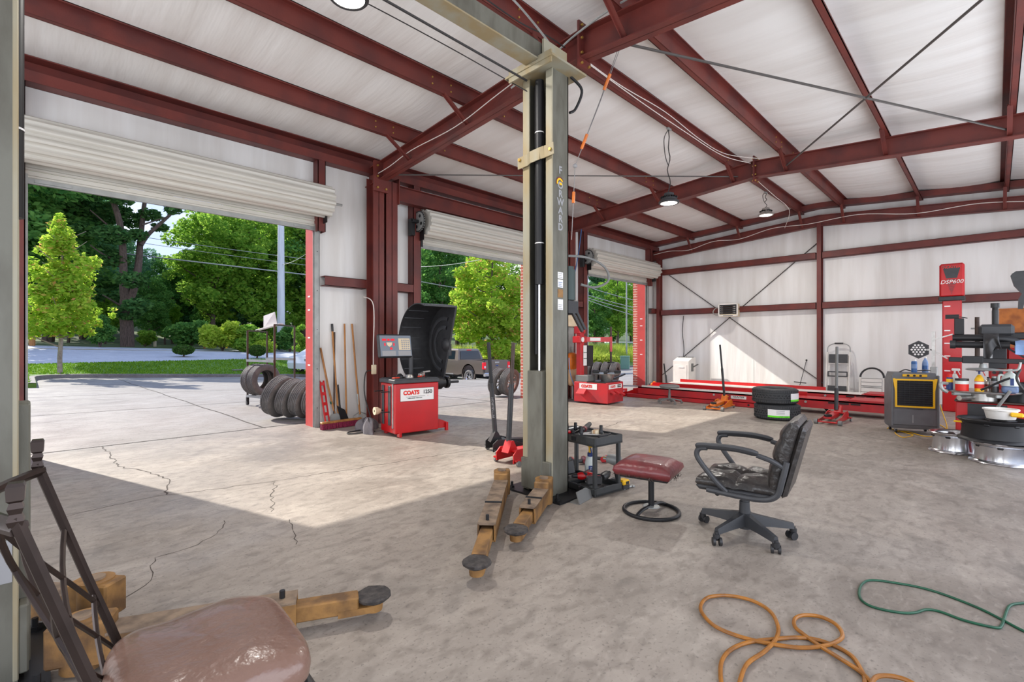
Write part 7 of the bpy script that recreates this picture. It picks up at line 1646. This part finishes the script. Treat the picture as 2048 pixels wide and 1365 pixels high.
# ---- white car
q = G(600, 750); wc = thing('white_car', 'white car parked outside, mostly hidden behind the door jamb', 'car', (q.x + .55, q.y + .5, gz(q.x + .6, q.y + .4)), math.radians(8))
prof = [(-.55, .30), (-.35, .28)] + archcut(0, .36, .32) + [(2.3, .26)] + archcut(2.75, .36, .32) + [(3.5, .28), (3.6, .5), (3.5, .82), (2.9, .95), (2.2, 1.38), (1.3, 1.47), (.5, 1.35), (-.15, 1.0), (-.5, .92), (-.6, .6)]
MB().prism(prof, -.9, .9, Matrix(((1, 0, 0, 0), (0, 0, 1, 0), (0, 1, 0, 0), (0, 0, 0, 1)))).build('body', 'car_white', wc, 25)
for s in (-1, 1):
    MB().add([(x, s * .905, z) for x, z in ((-.0, 1.0), (2.2, .98), (1.95, 1.32), (1.3, 1.41), (.6, 1.31))], [(0, 1, 2, 3, 4)]).build('side_window', 'glass_dark', wc, 0)
    MB().bx(-.58, -.3, s * .82 - .1, s * .82 + .09, .72, .86, .02).build('lamp', 'galv', wc)
    for x in (0, 2.75):
        w_ = bpy.data.objects.new('wheel', None); COL.objects.link(w_); w_.parent = wc; w_.location = (x, s * .8, .32); w_.rotation_euler = (-s * PI / 2, 0, 0); o = bpy.data.objects.new('tyre', TYM); COL.objects.link(o); o.parent = w_; m = MB(); rim_mesh(m, .2, .2, 5); m.build('rim', 'black_metal', w_)
# ---- tyre rack outside
rkx = thing('tyre_rack', 'tall bare metal tyre rack on casters outside the nearest door', 'tyre rack', (5.2, 11.2, 0))
def rk_(px, py, w): return atW(px, py, w)
w1, w2 = 10.3, 10.7
FLb, FRb = rk_(495, 795, w1), rk_(550, 790, w1 - .5); BLb, BRb = rk_(534, 780, w2 + .6), rk_(590, 770, w2 + .2)
zt = 1.9; z0 = .12
cols = [(FL(495, 800, z0)), None]
c00 = atW(495, 700, 10.4); c10 = atW(549, 700, 9.9); c01 = atW(534, 700, 11.6); c11 = atW(589, 700, 11.1)
zA = {}
for c, (pyt) in ((c00, 662), (c10, 650), (c01, 664), (c11, 653)):
    w_ = (c - CAMP).dot(FW); ztop = HC + (HYP - pyt) * w_ / FPX; zA[id(c)] = ztop
    W(rkx).bar((c.x, c.y, z0), (c.x, c.y, ztop), .032, .032, up=(1, 0, 0)).build('upright', 'frame_brown', rkx)
    m = W(rkx); m.cyl((c.x - .02, c.y, .05 + gz(c.x, c.y)), (c.x + .02, c.y, .05 + gz(c.x, c.y)), .05, n=12); m.bx(c.x - .025, c.x + .025, c.y - .025, c.y + .025, .05, .13); m.build('caster', 'black_metal', rkx)
zT = lambda c: zA[id(c)]
for a, b in ((c00, c01), (c10, c11)):
    W(rkx).bar((a.x, a.y, zT(a)), (b.x, b.y, zT(b)), .03, .03).build('top_rail', 'frame_brown', rkx); W(rkx).bar((a.x, a.y, .14), (b.x, b.y, .14), .03, .03).build('bottom_rail', 'frame_brown', rkx)
for z in (.92, .16):
    for a, b in ((c00, c10), (c01, c11)): W(rkx).bar((a.x, a.y, z), (b.x, b.y, z), .06, .05).build('tyre_bar', 'galv', rkx)
a, b = c00 + (c01 - c00) * .5, c10 + (c11 - c10) * .3; W(rkx).bar((a.x, a.y, zT(c00) + .03), (b.x, b.y, zT(c10) + .03), .10, .02).build('top_board', 'white_paint', rkx)
bd = thing('white_board', 'square white board standing on top of the tyre rack', 'board', ((a.x + b.x) / 2, (a.y + b.y) / 2, zT(c00))); pa, pb = atW(527, 657, 10.8), atW(554, 650, 10.5)
m = W(bd); zt1 = atW(540, 628, 10.65).z; m.add([(pa.x, pa.y, pa.z), (pb.x, pb.y, pb.z), (pb.x - .05, pb.y, zt1 + .03), (pa.x, pa.y, zt1 - .04), (pa.x + .02, pa.y + .03, pa.z), (pb.x + .02, pb.y + .03, pb.z), (pb.x - .03, pb.y + .03, zt1 + .03), (pa.x + .02, pa.y + .03, zt1 - .04)], [(0, 1, 2, 3), (4, 7, 6, 5), (0, 4, 5, 1), (1, 5, 6, 2), (2, 6, 7, 3), (3, 7, 4, 0)]); m.build('panel', 'white_paint', bd, 0)
for x in (0.1, .8): W(bd).cyl(pa + (pb - pa) * x + UP * .02, pa + (pb - pa) * x + UP * .02 - FW * .01, .01, n=6).build('screw', 'galv', bd)
d_ = (c10 - c00); d_.z = 0; u = d_.normalized(); ctr = (c00 + c01) / 2; yaw = math.atan2(u.y, u.x)
for k, lab in enumerate(['front tyre of the pair standing in the metal tyre rack', 'second tyre standing behind the front one in the tyre rack']):
    c = c00 + (c11 - c00) * .42 + u * (-.14 + .225 * k); c = Vector((c.x, c.y, 0)); cc = atW(528, 760, 10.3) + Vector((-.064, .21, 0)) * k
    o = tyre(lab, TYM, (cc.x, cc.y, .185 + .33), (0, PI / 2, -1.28), 'tyres on the rack')
